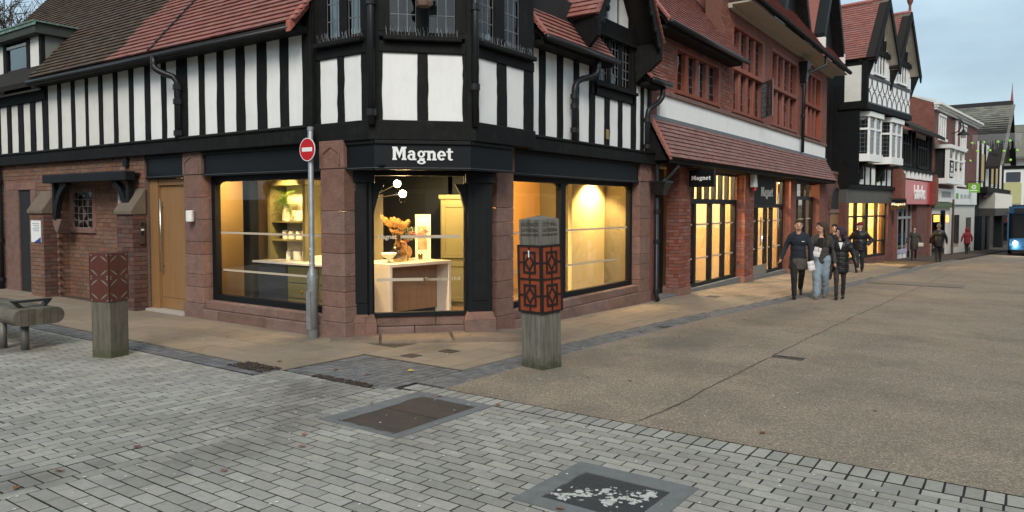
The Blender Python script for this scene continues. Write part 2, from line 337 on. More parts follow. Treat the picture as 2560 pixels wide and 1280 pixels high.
def tile_roof(parent, P0, U, V, W, H, keep=None, tw=.165, th=.105, mats=None, cap=300, name='roof_tile', colour=None):
    U = Vector(U).normalized(); V = Vector(V).normalized(); N = U.cross(V).normalized()
    if N.z < 0: N = -N
    P0 = Vector(P0)
    base = MB().hexa([(-tw / 2 + .002, 0, .004), (tw / 2 - .002, 0, .004), (tw / 2 - .002, th * 1.25, -.012), (-tw / 2 + .002, th * 1.25, -.012),
                      (-tw / 2 + .002, 0, .030), (tw / 2 - .002, 0, .030), (tw / 2 - .002, th * 1.25, .001), (-tw / 2 + .002, th * 1.25, .001)])
    sets = {}
    nu = int(W / tw); cols = [(i * tw, 1) for i in range(nu + 1)]; cols2 = [(-tw / 4, .49)] + [((i + .5) * tw, 1) for i in range(nu)] + [(nu * tw + tw / 4, .49)]
    for j in range(int(H / th)):
        for u, sc in (cols2 if j % 2 else cols):
            v = j * th
            if keep and not keep(u, v): continue
            o = P0 + U * u + V * v + N * (.0022 * random.uniform(-1, 1))
            a = random.gauss(0, .004); u2 = (U * math.cos(a) + V * math.sin(a)); v2 = N.cross(u2) if U.cross(V).dot(N) > 0 else -N.cross(u2)
            k = colour(u, v) if colour else 0
            sets.setdefault(k, []).append(frameM(o, u2, v2, N) @ Matrix.Diagonal((sc, 1, 1, 1)))
    n = max(1, len(sets))
    for k, it in sets.items(): scatter(name, base, mats[k] if colour else mats, parent, it, cap // n)
def brick_wall(parent, fr, u0, u1, z0, z1, n, mats, keep=None, cap=300, name='brick', bw=.225, bh=.075, flip=False):
    base = MB().box(-bw / 2 + .005, bw / 2 - .005, -bh / 2 + .005, bh / 2 - .005, -.01, .0)
    it = []; rows = int(round((z1 - z0) / bh))
    for j in range(rows):
        z = z0 + (j + .5) * bh; off = 0 if j % 2 else bw / 2; i = 0
        u = u0 - off + bw / 2
        while u < u1 + bw / 2:
            if u - bw / 2 >= u0 - .02 and u + bw / 2 <= u1 + .02 and (not keep or keep(u, z)):
                m = fr.M(u, z, n + random.uniform(.004, .009)); it.append(m)
            elif (not keep or keep(u, z)):
                a, b = max(u0, u - bw / 2), min(u1, u + bw / 2)
                if b - a > .03: it.append(fr.M((a + b) / 2, z, n + .006) @ Matrix.Diagonal(((b - a - .008) / (bw - .01), 1, 1, 1)))
            u += bw
    scatter(name, base, mats, parent, it, cap)
def pane_grid(parent, fr, u0, u1, z0, z1, n, nu, nz, lead=True, pmat=None, leadmat=None, arch=0):
    """leaded light: one slightly tilted pane per cell and lead cames"""
    du, dz = (u1 - u0) / nu, (z1 - z0) / nz
    me = MB().box(-du / 2 + .001, du / 2 - .001, -dz / 2 + .001, dz / 2 - .001, -.002, .0).mesh('pane', pmat or M_pane)
    for i in range(nu):
        for j in range(nz):
            m = fr.M(u0 + (i + .5) * du, z0 + (j + .5) * dz, n) @ Matrix.Rotation(random.gauss(0, .022), 4, 'X') @ Matrix.Rotation(random.gauss(0, .022), 4, 'Y')
            inst('pane', me, m, parent)
    if lead:
        b = MB()
        for i in range(nu + 1): fr.box(b, u0 + i * du - .006, u0 + i * du + .006, z0, z1, n - .006, n + .006)
        for j in range(nz + 1): fr.box(b, u0, u1, z0 + j * dz - .006, z0 + j * dz + .006, n - .0055, n + .0055)
        b.build('lead_came', leadmat or M_lead, parent)
def downpipe(parent, pts, r=.045, collars=()):
    o = MB().tube(pts, r, 10).build('downpipe', M_pipe, parent, smooth=True)
    for c in collars: MB().tube([(c[0], c[1], c[2] - .04), (c[0], c[1], c[2] + .04)], r * 1.35, 10).build('pipe_collar', M_pipe, o)
    return o
def arc(c, p0, p1, n=6):   # quadratic curve
    p0, p1, c = Vector(p0), Vector(p1), Vector(c)
    return [(1 - t) ** 2 * p0 + 2 * t * (1 - t) * c + t * t * p1 for t in [i / n for i in range(n + 1)]]
FR = Fr((0, 6.0), (1, 0))                 # right-hand street front, u = world x
FL = Fr((6.5, 0), (0, 1), True)           # left-hand front, u = world y
q = 2 ** -.5
def FC(c): return Fr((c / 2, c / 2), (q, -q))   # cut corner, u along it
# ================================================================== GROUND
GU, GV = Vector((1, 0, SA)).normalized(), Vector((0, 1, SB)).normalized(); GN = GU.cross(GV).normalized()
def GM(x, y, dz=0, rot=0):
    u = GU * math.cos(rot) + GV * math.sin(rot); v = GN.cross(u)
    return frameM(Vector((x, y, gz(x, y) + dz)), u, v, GN)
def sheet(name, pts, dz, m, parent=None, kind='structure'):
    o = MB().add([(x, y, gz(x, y) + dz) for x, y in pts], [tuple(range(len(pts)))]).build(name, m, parent)
    if not parent: o['kind'] = kind
    return o
def asphalt():
    m = mat('buff_asphalt', (.285, .226, .165), .88, .2, 1.1, 0, col2=(.205, .163, .12), f2=.9, stain=.65, stcol=(.135, .105, .08), sts=.45)
    t = m.node_tree; N = t.nodes; L = t.links; b = N['Principled BSDF']; g = N.new('ShaderNodeNewGeometry')
    src = b.inputs['Base Color'].links[0].from_socket
    v = N.new('ShaderNodeTexVoronoi'); v.inputs['Scale'].default_value = 88; L.new(g.outputs['Position'], v.inputs['Vector'])
    hs = N.new('ShaderNodeHueSaturation'); sep = N.new('ShaderNodeSeparateColor'); L.new(v.outputs['Color'], sep.inputs[0])
    cr = N.new('ShaderNodeValToRGB'); e = cr.color_ramp.elements; e[0].position = 0; e[0].color = (.60, .60, .60, 1); e[1].position = 1; e[1].color = (1.55, 1.55, 1.55, 1)
    k = e.new(.8); k.color = (1.06, 1.06, 1.06, 1)
    L.new(sep.outputs[0], cr.inputs[0]); L.new(cr.outputs[0], hs.inputs['Value']); L.new(src, hs.inputs['Color']); L.new(hs.outputs[0], b.inputs['Base Color'])
    v2 = N.new('ShaderNodeTexVoronoi'); v2.inputs['Scale'].default_value = 110; L.new(g.outputs['Position'], v2.inputs['Vector'])
    bp = N.new('ShaderNodeBump'); bp.inputs['Strength'].default_value = .7; bp.inputs['Distance'].default_value = .006; bp.invert = True
    L.new(v2.outputs['Distance'], bp.inputs['Height']); L.new(bp.outputs[0], b.inputs['Normal'])
    return m
M_asph = asphalt()
def damp(m, spots):
    t = m.node_tree; N = t.nodes; L = t.links; b = N['Principled BSDF']; src = b.inputs['Base Color'].links[0].from_socket; g = N.new('ShaderNodeNewGeometry'); acc = None
    nz = N.new('ShaderNodeTexNoise'); nz.inputs['Scale'].default_value = 3.5; nz.inputs['Detail'].default_value = 7; L.new(g.outputs['Position'], nz.inputs['Vector'])
    for (x, y, rx, ry, k) in spots:
        mp_ = N.new('ShaderNodeMapping'); mp_.inputs['Location'].default_value = (-x / rx, -y / ry, 0); mp_.inputs['Scale'].default_value = (1 / rx, 1 / ry, 0); L.new(g.outputs['Position'], mp_.inputs[0])
        ln = N.new('ShaderNodeVectorMath'); ln.operation = 'LENGTH'; L.new(mp_.outputs[0], ln.inputs[0])
        sub = N.new('ShaderNodeMath'); sub.operation = 'MULTIPLY_ADD'; sub.inputs[1].default_value = 1.6; L.new(nz.outputs['Fac'], sub.inputs[0]); L.new(ln.outputs['Value'], sub.inputs[2])
        mr = N.new('ShaderNodeMapRange'); mr.inputs['From Min'].default_value = 1.0; mr.inputs['From Max'].default_value = 1.75; mr.inputs['To Min'].default_value = k; mr.inputs['To Max'].default_value = 0; L.new(sub.outputs[0], mr.inputs['Value'])
        if acc is None: acc = mr.outputs[0]
        else:
            mx_ = N.new('ShaderNodeMath'); mx_.operation = 'MAXIMUM'; L.new(acc, mx_.inputs[0]); L.new(mr.outputs[0], mx_.inputs[1]); acc = mx_.outputs[0]
    mi = N.new('ShaderNodeMix'); mi.data_type = 'RGBA'; mi.inputs['B'].default_value = (.085, .075, .065, 1); L.new(acc, mi.inputs['Factor']); L.new(src, mi.inputs['A']); L.new(mi.outputs['Result'], b.inputs['Base Color'])
damp(M_block, [(2.9, 4.35, .85, .42, .5), (3.5, 4.45, .55, .30, .45), (4.35, 5.3, .55, .7, .6), (1.9, 4.75, .5, .2, .6), (3.9, 4.75, .8, .35, .5), (3.6, 9.5, .6, .5, .6)])
damp(M_flag, [(6.2, 7.6, .6, .35, .5), (5.6, 9.0, .7, .8, .35), (8.5, 5.2, 1.2, .25, .35), (6.9, 5.9, .7, .3, .45)])
damp(M_asph, [(7.3, 4.0, 1.6, .5, .35), (9.5, 3.6, 2.2, .7, .4), (6.3, 3.9, .8, .5, .3), (13.5, 3.4, 3, .6, .35)])
sheet('ground', [(-150, -250), (420, -250), (420, 250), (-150, 250)], -.03, M_joint)
EDGE = [(5.25, 4.75), (8.2, 4.75), (11.6, 4.60), (17.2, 4.08), (25.4, 3.62), (40, 2.75), (60, .9), (90, -1.6), (130, -5)]
def edge(x):
    for (a, b), (c, d) in zip(EDGE, EDGE[1:]):
        if x <= c: return b + (d - b) * (x - a) / (c - a)
    return EDGE[-1][1]
SW = .38
road = sheet('road', [(5.2, -14), (130, -30)] + [(x, y - SW) for x, y in EDGE[::-1]] + [(5.2, 4.37)], .002, M_asph)
# long wavering joint in the asphalt
cb = MB(); x = 5.3; pts = []
while x < 34:
    yb = 2.42 - .012 * (x - 5) - .016 * max(0, x - 12); pts.append((x, yb + .05 * noise.noise((x * .9, 3, 0)) + .02 * noise.noise((x * 5, 1, 0)))); x += .12 if x < 14 else .5
for (a, b), (c, d) in zip(pts, pts[1:]):
    wd = .006 + .012 * abs(noise.noise((a * 2.3, 0, 5)))
    cb.quad((a, b - wd, gz(a, b) + .005), (c, d - wd, gz(c, d) + .005), (c, d + wd, gz(c, d) + .005), (a, b + wd, gz(a, b) + .005))
cb.build('road_joint', mat('joint_dirt', (.085, .06, .045), .95, .3, 20, 0), road)
for a, b, c, d in ((22.3, 23.7, 1.1, 3.4), (22.2, 22.45, 1.1, 3.4), (30, 36, 2.2, 2.5)):      # trench repairs
    sheet('road_patch', [(a, c), (b, c), (b, d), (a, d)], .0055 if b - a > .5 else .008, mat('patch_tar', (.20, .165, .13) if b - a > .5 else (.10, .085, .07), .9, .25, 6, .3, 90), road)
# --- block paving
paving = sheet('block_paving', [(-6, -12), (5.2, -12), (5.2, 4.72), (4.82, 4.74), (4.82, 6.2), (4.5, 6.2), (4.3, 22), (-6, 22)], -.0028, M_joint)
COV = [(3.80, 4.97, 3.62, 4.46), (3.36, 4.16, 1.52, 2.32)]
def free(x, y, hx, hy):
    return not any(a + hx * .9 < x < b - hx * .9 and c + hy * .9 < y < d - hy * .9 for a, b, c, d in COV)
items = []
for j in range(56):                       # stretcher courses running along y (near part)
    xx = 4.925 - .103 * (j + 0); off = (.5 if j % 2 else 0) * .206
    for i in range(40):
        yy = 4.45 - .206 * i - off
        if i == 0 and j % 2: items.append(GM(xx, 4.4985, 0, R(90)) @ Matrix.Diagonal((.49, 1, 1, 1)))
        if free(xx, yy, .05, .10): items.append(GM(xx + random.gauss(0, .0012), yy + random.gauss(0, .0012), random.gauss(0, .0005), R(90) + random.gauss(0, .006)))
for i in range(64): items.append(GM(5.095, 4.64 - .104 * i, random.gauss(0, .0005), random.gauss(0, .008)))          # soldier row on the road edge
for i in range(44): items.append(GM(4.88 - .104 * i, 4.755, random.gauss(0, .0005), R(90) + random.gauss(0, .008)))   # soldier row on the seam
for i in range(24): items.append(GM(4.85 - .206 * i, 4.60, random.gauss(0, .0005), random.gauss(0, .006)))
for j in range(118):                      # left part: courses running along x
    yy = 4.915 + .103 * j; off = (.5 if j % 2 else 0) * .206
    for i in range(34):
        xx = (4.70 if yy < 6.2 else 4.36) - .206 * i - off
        if i == 0 and j % 2: items.append(GM(xx + .155, yy, 0) @ Matrix.Diagonal((.49, 1, 1, 1)))
        items.append(GM(xx + random.gauss(0, .0012), yy + random.gauss(0, .0012), random.gauss(0, .0005), random.gauss(0, .006)))
blk = MB().cbox(-.0968, .0968, -.0455, .0455, -.04, 0, .0015)
items = [m for m in items if px(m.translation)[2] > .4]
scatter('paving_block', blk, M_block, paving, items, 300, 1500)
# --- dark setts: corner patch, gutter strips
patch = sheet('sett_patch', [(4.82, 4.74), (5.94, 4.75), (5.94, 6.18), (4.82, 6.2)], -.005, M_joint)
st = MB().cbox(-.0435, .0435, -.0435, .0435, -.03, 0, .004)
scatter('sett', st, M_sett, patch, [GM(4.875 + .1005 * i, 4.80 + .1005 * j, random.gauss(0, .0015), random.gauss(0, .02)) for i in range(11) for j in range(14)], 200)
strip = sheet('sett_strip', EDGE + [(x, y - SW) for x, y in EDGE[::-1]], -.006, M_joint)
it = []
x = 5.30
while x < 42:
    for k in range(4): it.append(GM(x, edge(x) - .05 - .093 * k, random.gauss(0, .0015), random.gauss(0, .02)))
    x += .1
scatter('sett', st, M_sett, strip, it, 160)
strip2 = sheet('sett_strip', [(4.82, 6.2), (4.76, 20), (4.38, 20), (4.50, 6.2)], -.0065, M_joint)
scatter('sett', st, M_sett, strip2, [GM(4.75 - .1 * k - .004 * (6.25 + .1 * j - 6), 6.26 + .1 * j, random.gauss(0, .0015), random.gauss(0, .02)) for j in range(120) for k in range(3)], 150)
# --- buff flagstones
M_bed = mat('flag_joint', (.075, .056, .04), .95, .2, 9, .2, 50)
pav = sheet('pavement', [(4.80, 22), (4.83, 6.2), (5.94, 6.2), (5.94, 4.76)] + [(x, y) for x, y in EDGE[1:]] + [(130, 6), (33, 6.6), (9, 6.6), (7, 8), (6.9, 22)], -.0035, M_bed)
def flag(w_, h_): return MB().cbox(-w_ / 2 + .0055, w_ / 2 - .0055, -h_ / 2 + .0055, h_ / 2 - .0055, -.03, 0, .002)
items = []
for r_ in range(6):
    x = 5.98 + (.3 if r_ % 2 else 0); yc = 6.22 - .42 * r_ - .21
    if r_ % 2 and yc - .21 > edge(6.2) - .002: items.append(GM(6.13, yc, 0) @ Matrix.Diagonal((.49, 1, 1, 1)))
    while x < 34:
        if yc - .21 > edge(x + .3) - .002: items.append(GM(x + .3, yc, random.gauss(0, .001)))
        x += .6
x = 5.98
while x < 34:                     # cut row along the gutter
    e_ = edge(x + .3); top_ = 6.22
    while top_ - .42 > e_ + .01: top_ -= .42
    h_ = top_ - e_ - .012
    if h_ > .04: items.append(GM(x + .3, e_ + .008 + h_ / 2, 0) @ Matrix.Diagonal((1, h_ / .42, 1, 1)))
    x += .6
scatter('flagstone', flag(.6, .42), M_flag, pav, items, 200)
items = []
for r_ in range(4):
    y = 6.22 + (.3 if r_ % 2 else 0)
    if r_ % 2: items.append(GM(5.03 + .42 * r_, 6.37, 0, R(90)) @ Matrix.Diagonal((.49, 1, 1, 1)))
    while y < 19: items.append(GM(5.03 + .42 * r_ - .0, y + .3, random.gauss(0, .001), R(90))); y += .6
scatter('flagstone', flag(.6, .42), M_flag, pav, items, 100)
MB().hexa([(4.83, 6.2, gz(4.83, 6.2) - .03), (5.94, 6.2, gz(5.9, 6.2) - .03), (5.94, 6.22, gz(5.9, 6.2) - .03), (4.83, 6.22, gz(4.83, 6.2) - .03)] +
          [(4.83, 6.2, gz(4.83, 6.2)), (5.94, 6.2, gz(5.9, 6.2)), (5.94, 6.22, gz(5.9, 6.2)), (4.83, 6.22, gz(4.83, 6.2))]).build('edging', M_flag, pav)
# --- covers and grates let into the ground
def cover(name, label, x0, x1, y0, y1, inset, m_s, m_i, rough=0, cat='manhole cover'):
    t = thing(name, label, cat, ((x0 + x1) / 2, (y0 + y1) / 2, gz((x0 + x1) / 2, (y0 + y1) / 2)))
    a, b, c, d = x0 + inset[0], x1 - inset[1], y0 + inset[2], y1 - inset[3]
    f = MB(); z = .005
    P = lambda x, y, dz: (x, y, gz(x, y) + dz)
    for (e0, e1, e2, e3) in ((x0, a, y0, y1), (b, x1, y0, y1), (a, b, y0, c), (a, b, d, y1)):
        f.hexa([P(e0, e2, -.03), P(e1, e2, -.03), P(e1, e3, -.03), P(e0, e3, -.03), P(e0, e2, z), P(e1, e2, z), P(e1, e3, z), P(e0, e3, z)])
    if m_s: f.build('surround', m_s, t)
    g = .006
    MB().hexa([P(a + g, c + g, -.03), P(b - g, c + g, -.03), P(b - g, d - g, -.03), P(a + g, d - g, -.03), P(a + g, c + g, .002), P(b - g, c + g, .002), P(b - g, d - g, .002), P(a + g, d - g, .002)]).build('lid', m_i, t)
    return t, P
c1, P = cover('manhole_cover', 'brown iron manhole cover in a ragged grey concrete surround beside the road edge', *COV[0], (.06, .12, .09, .14), M_conc, M_iron)
ed = []                                      # ragged mortar lip over the lid
for i in range(40):
    t = i / 40 * 2 * math.pi; rx, ry = .5, .31
    sx, sy = max(-1, min(1, 1.35 * math.cos(t))), max(-1, min(1, 1.35 * math.sin(t))); k = 1 - .09 * abs(noise.noise((t * 2, 1, 2))) - (.08 if 1.2 < t < 2.2 else 0)
    ed.append((4.355 + rx * sx * k, 4.01 + ry * sy * k))
m_ = MB(); oo = [(4.355 + .5 * max(-1, min(1, 1.35 * math.cos(i / 40 * 2 * math.pi))), 4.01 + .31 * max(-1, min(1, 1.35 * math.sin(i / 40 * 2 * math.pi)))) for i in range(40)]
for i in range(40):
    j = (i + 1) % 40; m_.quad(P(*oo[i], .0065), P(*oo[j], .0065), P(*ed[j], .0045), P(*ed[i], .0045))
m_.build('mortar_lip', M_conc, c1)
b_ = MB(); b_.add([P(4.355 + .004, 3.72, .0035), P(4.355 + .016, 3.72, .0035), P(4.355 + .016, 4.3, .0035), P(4.355 + .004, 4.3, .0035)], [(0, 1, 2, 3)]); b_.build('lid_seam', M_joint, c1)
c2, P = cover('manhole_cover', 'dark tarred manhole cover with flaking white paint in a grey surround', *COV[1], (.12, .16, .11, .12), M_conc, M_irondark)
pt = MB(); n_ = 0
BL = [(3.60, 2.10, .085, .055), (3.68, 2.03, .07, .05), (3.80, 1.93, .05, .03), (3.74, 1.80, .10, .05), (3.82, 1.74, .09, .05), (3.66, 1.86, .05, .03), (3.90, 1.72, .05, .03)]
while n_ < 620:
    cx, cy, rx, ry = random.choice(BL); x, y = random.gauss(cx, rx * .6), random.gauss(cy, ry * .6)
    if not (3.50 < x < 3.98 and 1.65 < y < 2.18) or noise.noise((x * 22, y * 22, 0)) < -.05: continue
    a = random.uniform(0, 3.1); k = random.randint(4, 6); s = random.choice((random.uniform(.002, .008), random.uniform(.008, .022))); e_ = random.uniform(.3, .9)
    pp = [(x + s * math.cos(6.28 * i / k) * random.uniform(.6, 1.2) * math.cos(a) - e_ * s * math.sin(6.28 * i / k) * math.sin(a), y + s * math.cos(6.28 * i / k) * math.sin(a) + e_ * s * math.sin(6.28 * i / k) * random.uniform(.6, 1.2) * math.cos(a)) for i in range(k)]
    pt.add([P(u, v, .0035 + .00012 * (n_ % 17)) for u, v in pp], [tuple(range(k))]); n_ += 1
rb_ = MB()                                   # raised studs of the cast lid
for i in range(16):
    for j in range(17):
        x, y = 3.515 + i * .03, 1.66 + j * .031; d_ = .011 if (i + j) % 2 else .004; f_2 = .004 if (i + j) % 2 else .011
        rb_.hexa([P(x - d_, y - f_2, .001), P(x + d_, y - f_2, .001), P(x + d_, y + f_2, .001), P(x - d_, y + f_2, .001), P(x - d_ * .8, y - f_2 * .8, .0032), P(x + d_ * .8, y - f_2 * .8, .0032), P(x + d_ * .8, y + f_2 * .8, .0032), P(x - d_ * .8, y + f_2 * .8, .0032)])
rbo = rb_.build('lid_studs', M_irondark, c2); rbo['kind'] = 'stuff'
o = pt.build('paint_flake_patch', M_paintw, c2); o['kind'] = 'stuff'
cover('drain_grate', 'small black square grate in the asphalt beside the long road joint', 8.86, 9.05, 2.02, 2.36, (.02, .02, .02, .02), M_irondark, M_conc, cat='grate')
cover('stopcock_cover', 'small brown cover in the flagstones left of its twin before the corner window', 6.14, 6.32, 5.62, 5.80, (.012,) * 4, M_bed, M_iron, cat='cover')
cover('stopcock_cover', 'small brown cover in the flagstones right of its twin, nearer the carved post', 6.64, 6.82, 5.46, 5.66, (.012,) * 4, M_bed, M_iron, cat='cover')
cover('stopcock_cover', 'small dark cover in the pavement before the brick shop window', 15.3, 15.6, 5.25, 5.5, (.012,) * 4, M_bed, M_iron, cat='cover')
cover('gutter_grating', 'grey slotted grating set in the dark gutter strip', 10.2, 10.6, 4.27, 4.5, (.02,) * 4, M_conc, M_irondark, cat='grate')
# --- leaf litter, leaves and specks
def litter(name, label, x0, x1, y0, y1, n, cat):
    b = MB()
    for i in range(n):
        x, y = random.uniform(x0, x1), random.uniform(y0, y1); a = random.uniform(0, 6.3); s = random.uniform(.008, .03)
        pts = [(x + s * math.cos(a + k * 1.26) * random.uniform(.5, 1.2), y + s * math.sin(a + k * 1.26) * random.uniform(.5, 1.2)) for k in range(5)]
        b.add([(u, v, gz(u, v) + .003 + .006 * random.random()) for u, v in pts], [tuple(range(5))])
    o = b.build(name, mat(name + '_mat', (.055, .034, .022), .95, .3, 20, .3, rnd=.6), None); tag(o, label, cat, kind='stuff'); return o
litter('leaf_litter', 'dark leaf litter along the joint of the dark setts', 4.78, 4.90, 4.95, 5.75, 260, 'leaf litter')
litter('leaf_litter', 'brown leaf debris gathered at the end of the gutter strip', 4.60, 4.86, 6.25, 6.85, 330, 'leaf litter')
lf = MB().add([(0, -.032, .004), (.016, -.012, .010), (.022, .008, .014), (0, .034, .006), (-.020, .006, .011), (-.015, -.013, .008)], [(0, 1, 2, 3), (0, 3, 4, 5)])
lm = lf.mesh('fallen_leaf', M_leaf)
LP = [(150, 1178), (40, 1062 + 160), (560, 1178), (760, 1088), (755, 1118), (345, 1120), (1095, 993), (930, 1010), (1245, 1015), (570, 842), (1575, 955), (1945, 1010), (1905, 1085), (1600, 830), (1550, 780), (1790, 815), (2190, 1030), (840, 925), (920, 938), (1400, 1275), (700, 905), (1470, 945), (1700, 842), (1860, 800)]
def unproj(x, y):
    d = CF + CR * ((x - 1280) / 1829) - CU * ((y - 597) / 1829); t = -1.58 / (d.z - SA * d.x - SB * d.y); return (t * d.x, t * d.y)
LPW = [tuple(round(c, 2) for c in unproj(*p)) for p in LP]
for i, (x, y) in enumerate(LPW):
    o = inst('fallen_leaf', lm, GM(x, y, .003, random.uniform(0, 6)) @ Matrix.Diagonal((random.uniform(.7, 1.2),) * 2 + (1, 1))); tag(o, 'small brown fallen leaf lying on the paving', 'leaf', 'fallen leaves')
x, y = unproj(1028, 930); yl = inst('fallen_leaf', MB().add(lf.v, lf.f).mesh('fallen_leaf', mat('yellow_leaf', (.62, .42, .03), .7, .2, 20, .1)), GM(x, y, .003, 1) @ Matrix.Diagonal((1.3, 1.3, 1.6, 1))); tag(yl, 'yellow fallen leaf on the dark setts', 'leaf')
sp = MB()
for i in range(430):
    x, y = random.uniform(1.5, 16), random.uniform(.3, 9)
    if random.random() < .5: x, y = random.uniform(1.5, 5), random.uniform(.3, 8)
    if not seen((x, y, 0)) or (x > 6.3 and y > 5.8): continue
    s = random.uniform(.004, .012); a = random.uniform(0, 3)
    sp.add([(x + s * math.cos(a + k), y + .8 * s * math.sin(a + k), gz(x, y) + .006) for k in (0, 1.2, 2.3, 3.4, 4.7)], [(0, 1, 2, 3, 4)])
tag(sp.build('gum_speck', M_litter), 'pale specks of gum and grit over the paving', 'specks', kind='stuff')

# ------------------------------------------------------------------ heavy slab-serif letters drawn stroke by stroke
def slab_word(parent, M, H, m, sx=1.0, depth=.012):
    x = [0.0]; lets = []
    def box_(s, x0, x1, z0, z1): s.append([(x0, z0), (x1, z0), (x1, z1), (x0, z1)])
    def ring(s, cx, cz, rx, rz, wx, wz, a0, a1, n=14):
        for i in range(n):
            a, b = R(a0 + (a1 - a0) * i / n), R(a0 + (a1 - a0) * (i + 1) / n)
            s.append([(cx + rx * math.cos(a), cz + rz * math.sin(a)), (cx + rx * math.cos(b), cz + rz * math.sin(b)), (cx + (rx - wx) * math.cos(b), cz + (rz - wz) * math.sin(b)), (cx + (rx - wx) * math.cos(a), cz + (rz - wz) * math.sin(a))])
    s = []; box_(s, .05, .29, 0, 1); box_(s, .80, 1.04, 0, 1); box_(s, 0, .36, 0, .13); box_(s, .73, 1.11, 0, .13); box_(s, 0, .12, .87, 1); box_(s, .98, 1.11, .87, 1)
    s.append([(.15, 1), (.38, 1), (.60, .42), (.555, .12)]); s.append([(.94, 1), (.71, 1), (.50, .42), (.555, .12)]); lets.append((s, 1.17))
    s = []; ring(s, .30, .24, .29, .25, .20, .12, 60, 300); box_(s, .40, .62, .0, .50); ring(s, .33, .50, .29, .24, .20, .13, 0, 165); box_(s, .55, .72, 0, .12); box_(s, .28, .42, .36, .47); lets.append((s, .77))
    s = []; ring(s, .33, .46, .30, .27, .19, .12, 0, 360, 22); ring(s, .34, -.13, .34, .17, .19, .095, 0, 360, 22); box_(s, .18, .60, .02, .16); box_(s, .55, .76, .60, .72); lets.append((s, .78))
    s = []; box_(s, .05, .27, 0, .72); box_(s, 0, .34, 0, .12); box_(s, 0, .12, .60, .72); ring(s, .42, .46, .27, .28, .22, .17, 0, 150); box_(s, .47, .69, 0, .46); box_(s, .41, .77, 0, .12); lets.append((s, .81))
    s = []; ring(s, .35, .365, .35, .375, .215, .14, 0, 318, 22); box_(s, .14, .68, .32, .43); lets.append((s, .74))
    s = []; box_(s, .12, .34, .16, .92); box_(s, 0, .52, .60, .72); ring(s, .36, .20, .24, .21, .215, .13, 180, 318, 10); lets.append((s, .58))
    tot = sum(w_ for _, w_ in lets); x = -tot / 2; out_ = []
    for k, (s, w_) in enumerate(lets):
        b = MB()
        for i, q4 in enumerate(s): b.prism([M @ Vector(((x + u) * H * sx, (v - .42) * H, .0002 * (i % 9))) for u, v in q4], M.to_3x3() @ Vector((0, 0, depth + .0001 * (i % 7))))
        out_.append(b.build('sign_letter', m, parent)); x += w_
    return out_
# ================================================================== CORNER BUILDING
A = thing('timber_framed_building', 'black and white timber framed corner shop with red tiled roofs', 'building', (6.5, 6.0, -.15))
ZB, ZF0, ZF1, ZP = -.35, 2.06, 2.42, 2.63     # base, fascia bottom and top, foot of the white panels
def pillar(fr, u0, u1, name='stone_pillar', n0=-.25, n1=.0, zt=ZF1 + .02, seed=0, zg=-.2):
    rng = random.Random(seed); z = zg - .1; zs = [z, zg + .22]
    while zs[-1] < 1.75: zs.append(zs[-1] + rng.choice((.2, .25, .3, .34)))
    zs[-1] = ZF0 + .02
    root = None
    for i in range(len(zs) - 1):
        e = .02 if i == 0 else 0
        b = fr.box(MB(), u0 - e, u1 + e, zs[i] + .002, zs[i + 1] - .002, n0, n1 + e)
        o = b.build('stone_block' if root else name, M_sand, root or A, bevel=.008)
        root = root or o
    cap = fr.box(MB(), u0 - .01, u1 + .01, ZF0 + .022, zt, n0, n1 + .012).build('carved_cap', M_sand, root, bevel=.006)
    m_ = (u0 + u1) / 2; h_ = (u1 - u0) / 2 - .05; a = ZF0 + .06
    fr.poly(MB(), [(m_ - h_, a), (m_ - h_, a + .16), (m_, a + .26), (m_ + h_, a + .16), (m_ + h_, a), (m_ + h_ - .02, a), (m_ + h_ - .02, a + .15), (m_, a + .235), (m_ - h_ + .02, a + .15), (m_ - h_ + .02, a)], n1 + .012, n1 + .026).build('cap_moulding', M_sand, root)
    return root
pillar(FL, 10.22, 10.70, seed=1, zg=-.12); pillar(FL, 7.10, 7.54, seed=2, zg=-.14)
pillar(FR, 8.33, 8.74, seed=3, zg=-.19); pillar(FR, 13.05, 13.53, seed=4, zg=-.3)
# stone sills
def sills(fr, u0, u1, zt, zg, n=-.02, seed=0):
    rng = random.Random(seed); r = None; u = u0
    while u < u1 - .05:
        v = min(u1, u + rng.uniform(.7, 1.1)); 
        if u1 - v < .3: v = u1
        o = fr.box(MB(), u + .002, v - .002, (zt + zg) / 2 + .01, zt, -.35, n).build('stone_sill' if not r else 'stone_block', M_sand2, r or A, bevel=.012); r = r or o
        u = v
    u = u0
    while u < u1 - .05:
        v = min(u1, u + rng.uniform(.5, 1.2)); 
        if u1 - v < .25: v = u1
        fr.box(MB(), u + .003, v - .003, zg - .12, (zt + zg) / 2 + .006, -.35, n + .035 + rng.uniform(-.01, .01)).build('stone_block', M_sand2, r, bevel=.012)
        u = v
sills(FL, 7.54, 10.22, .15, -.12, seed=5); sills(FR, 8.74, 13.05, .07, -.22, seed=6)
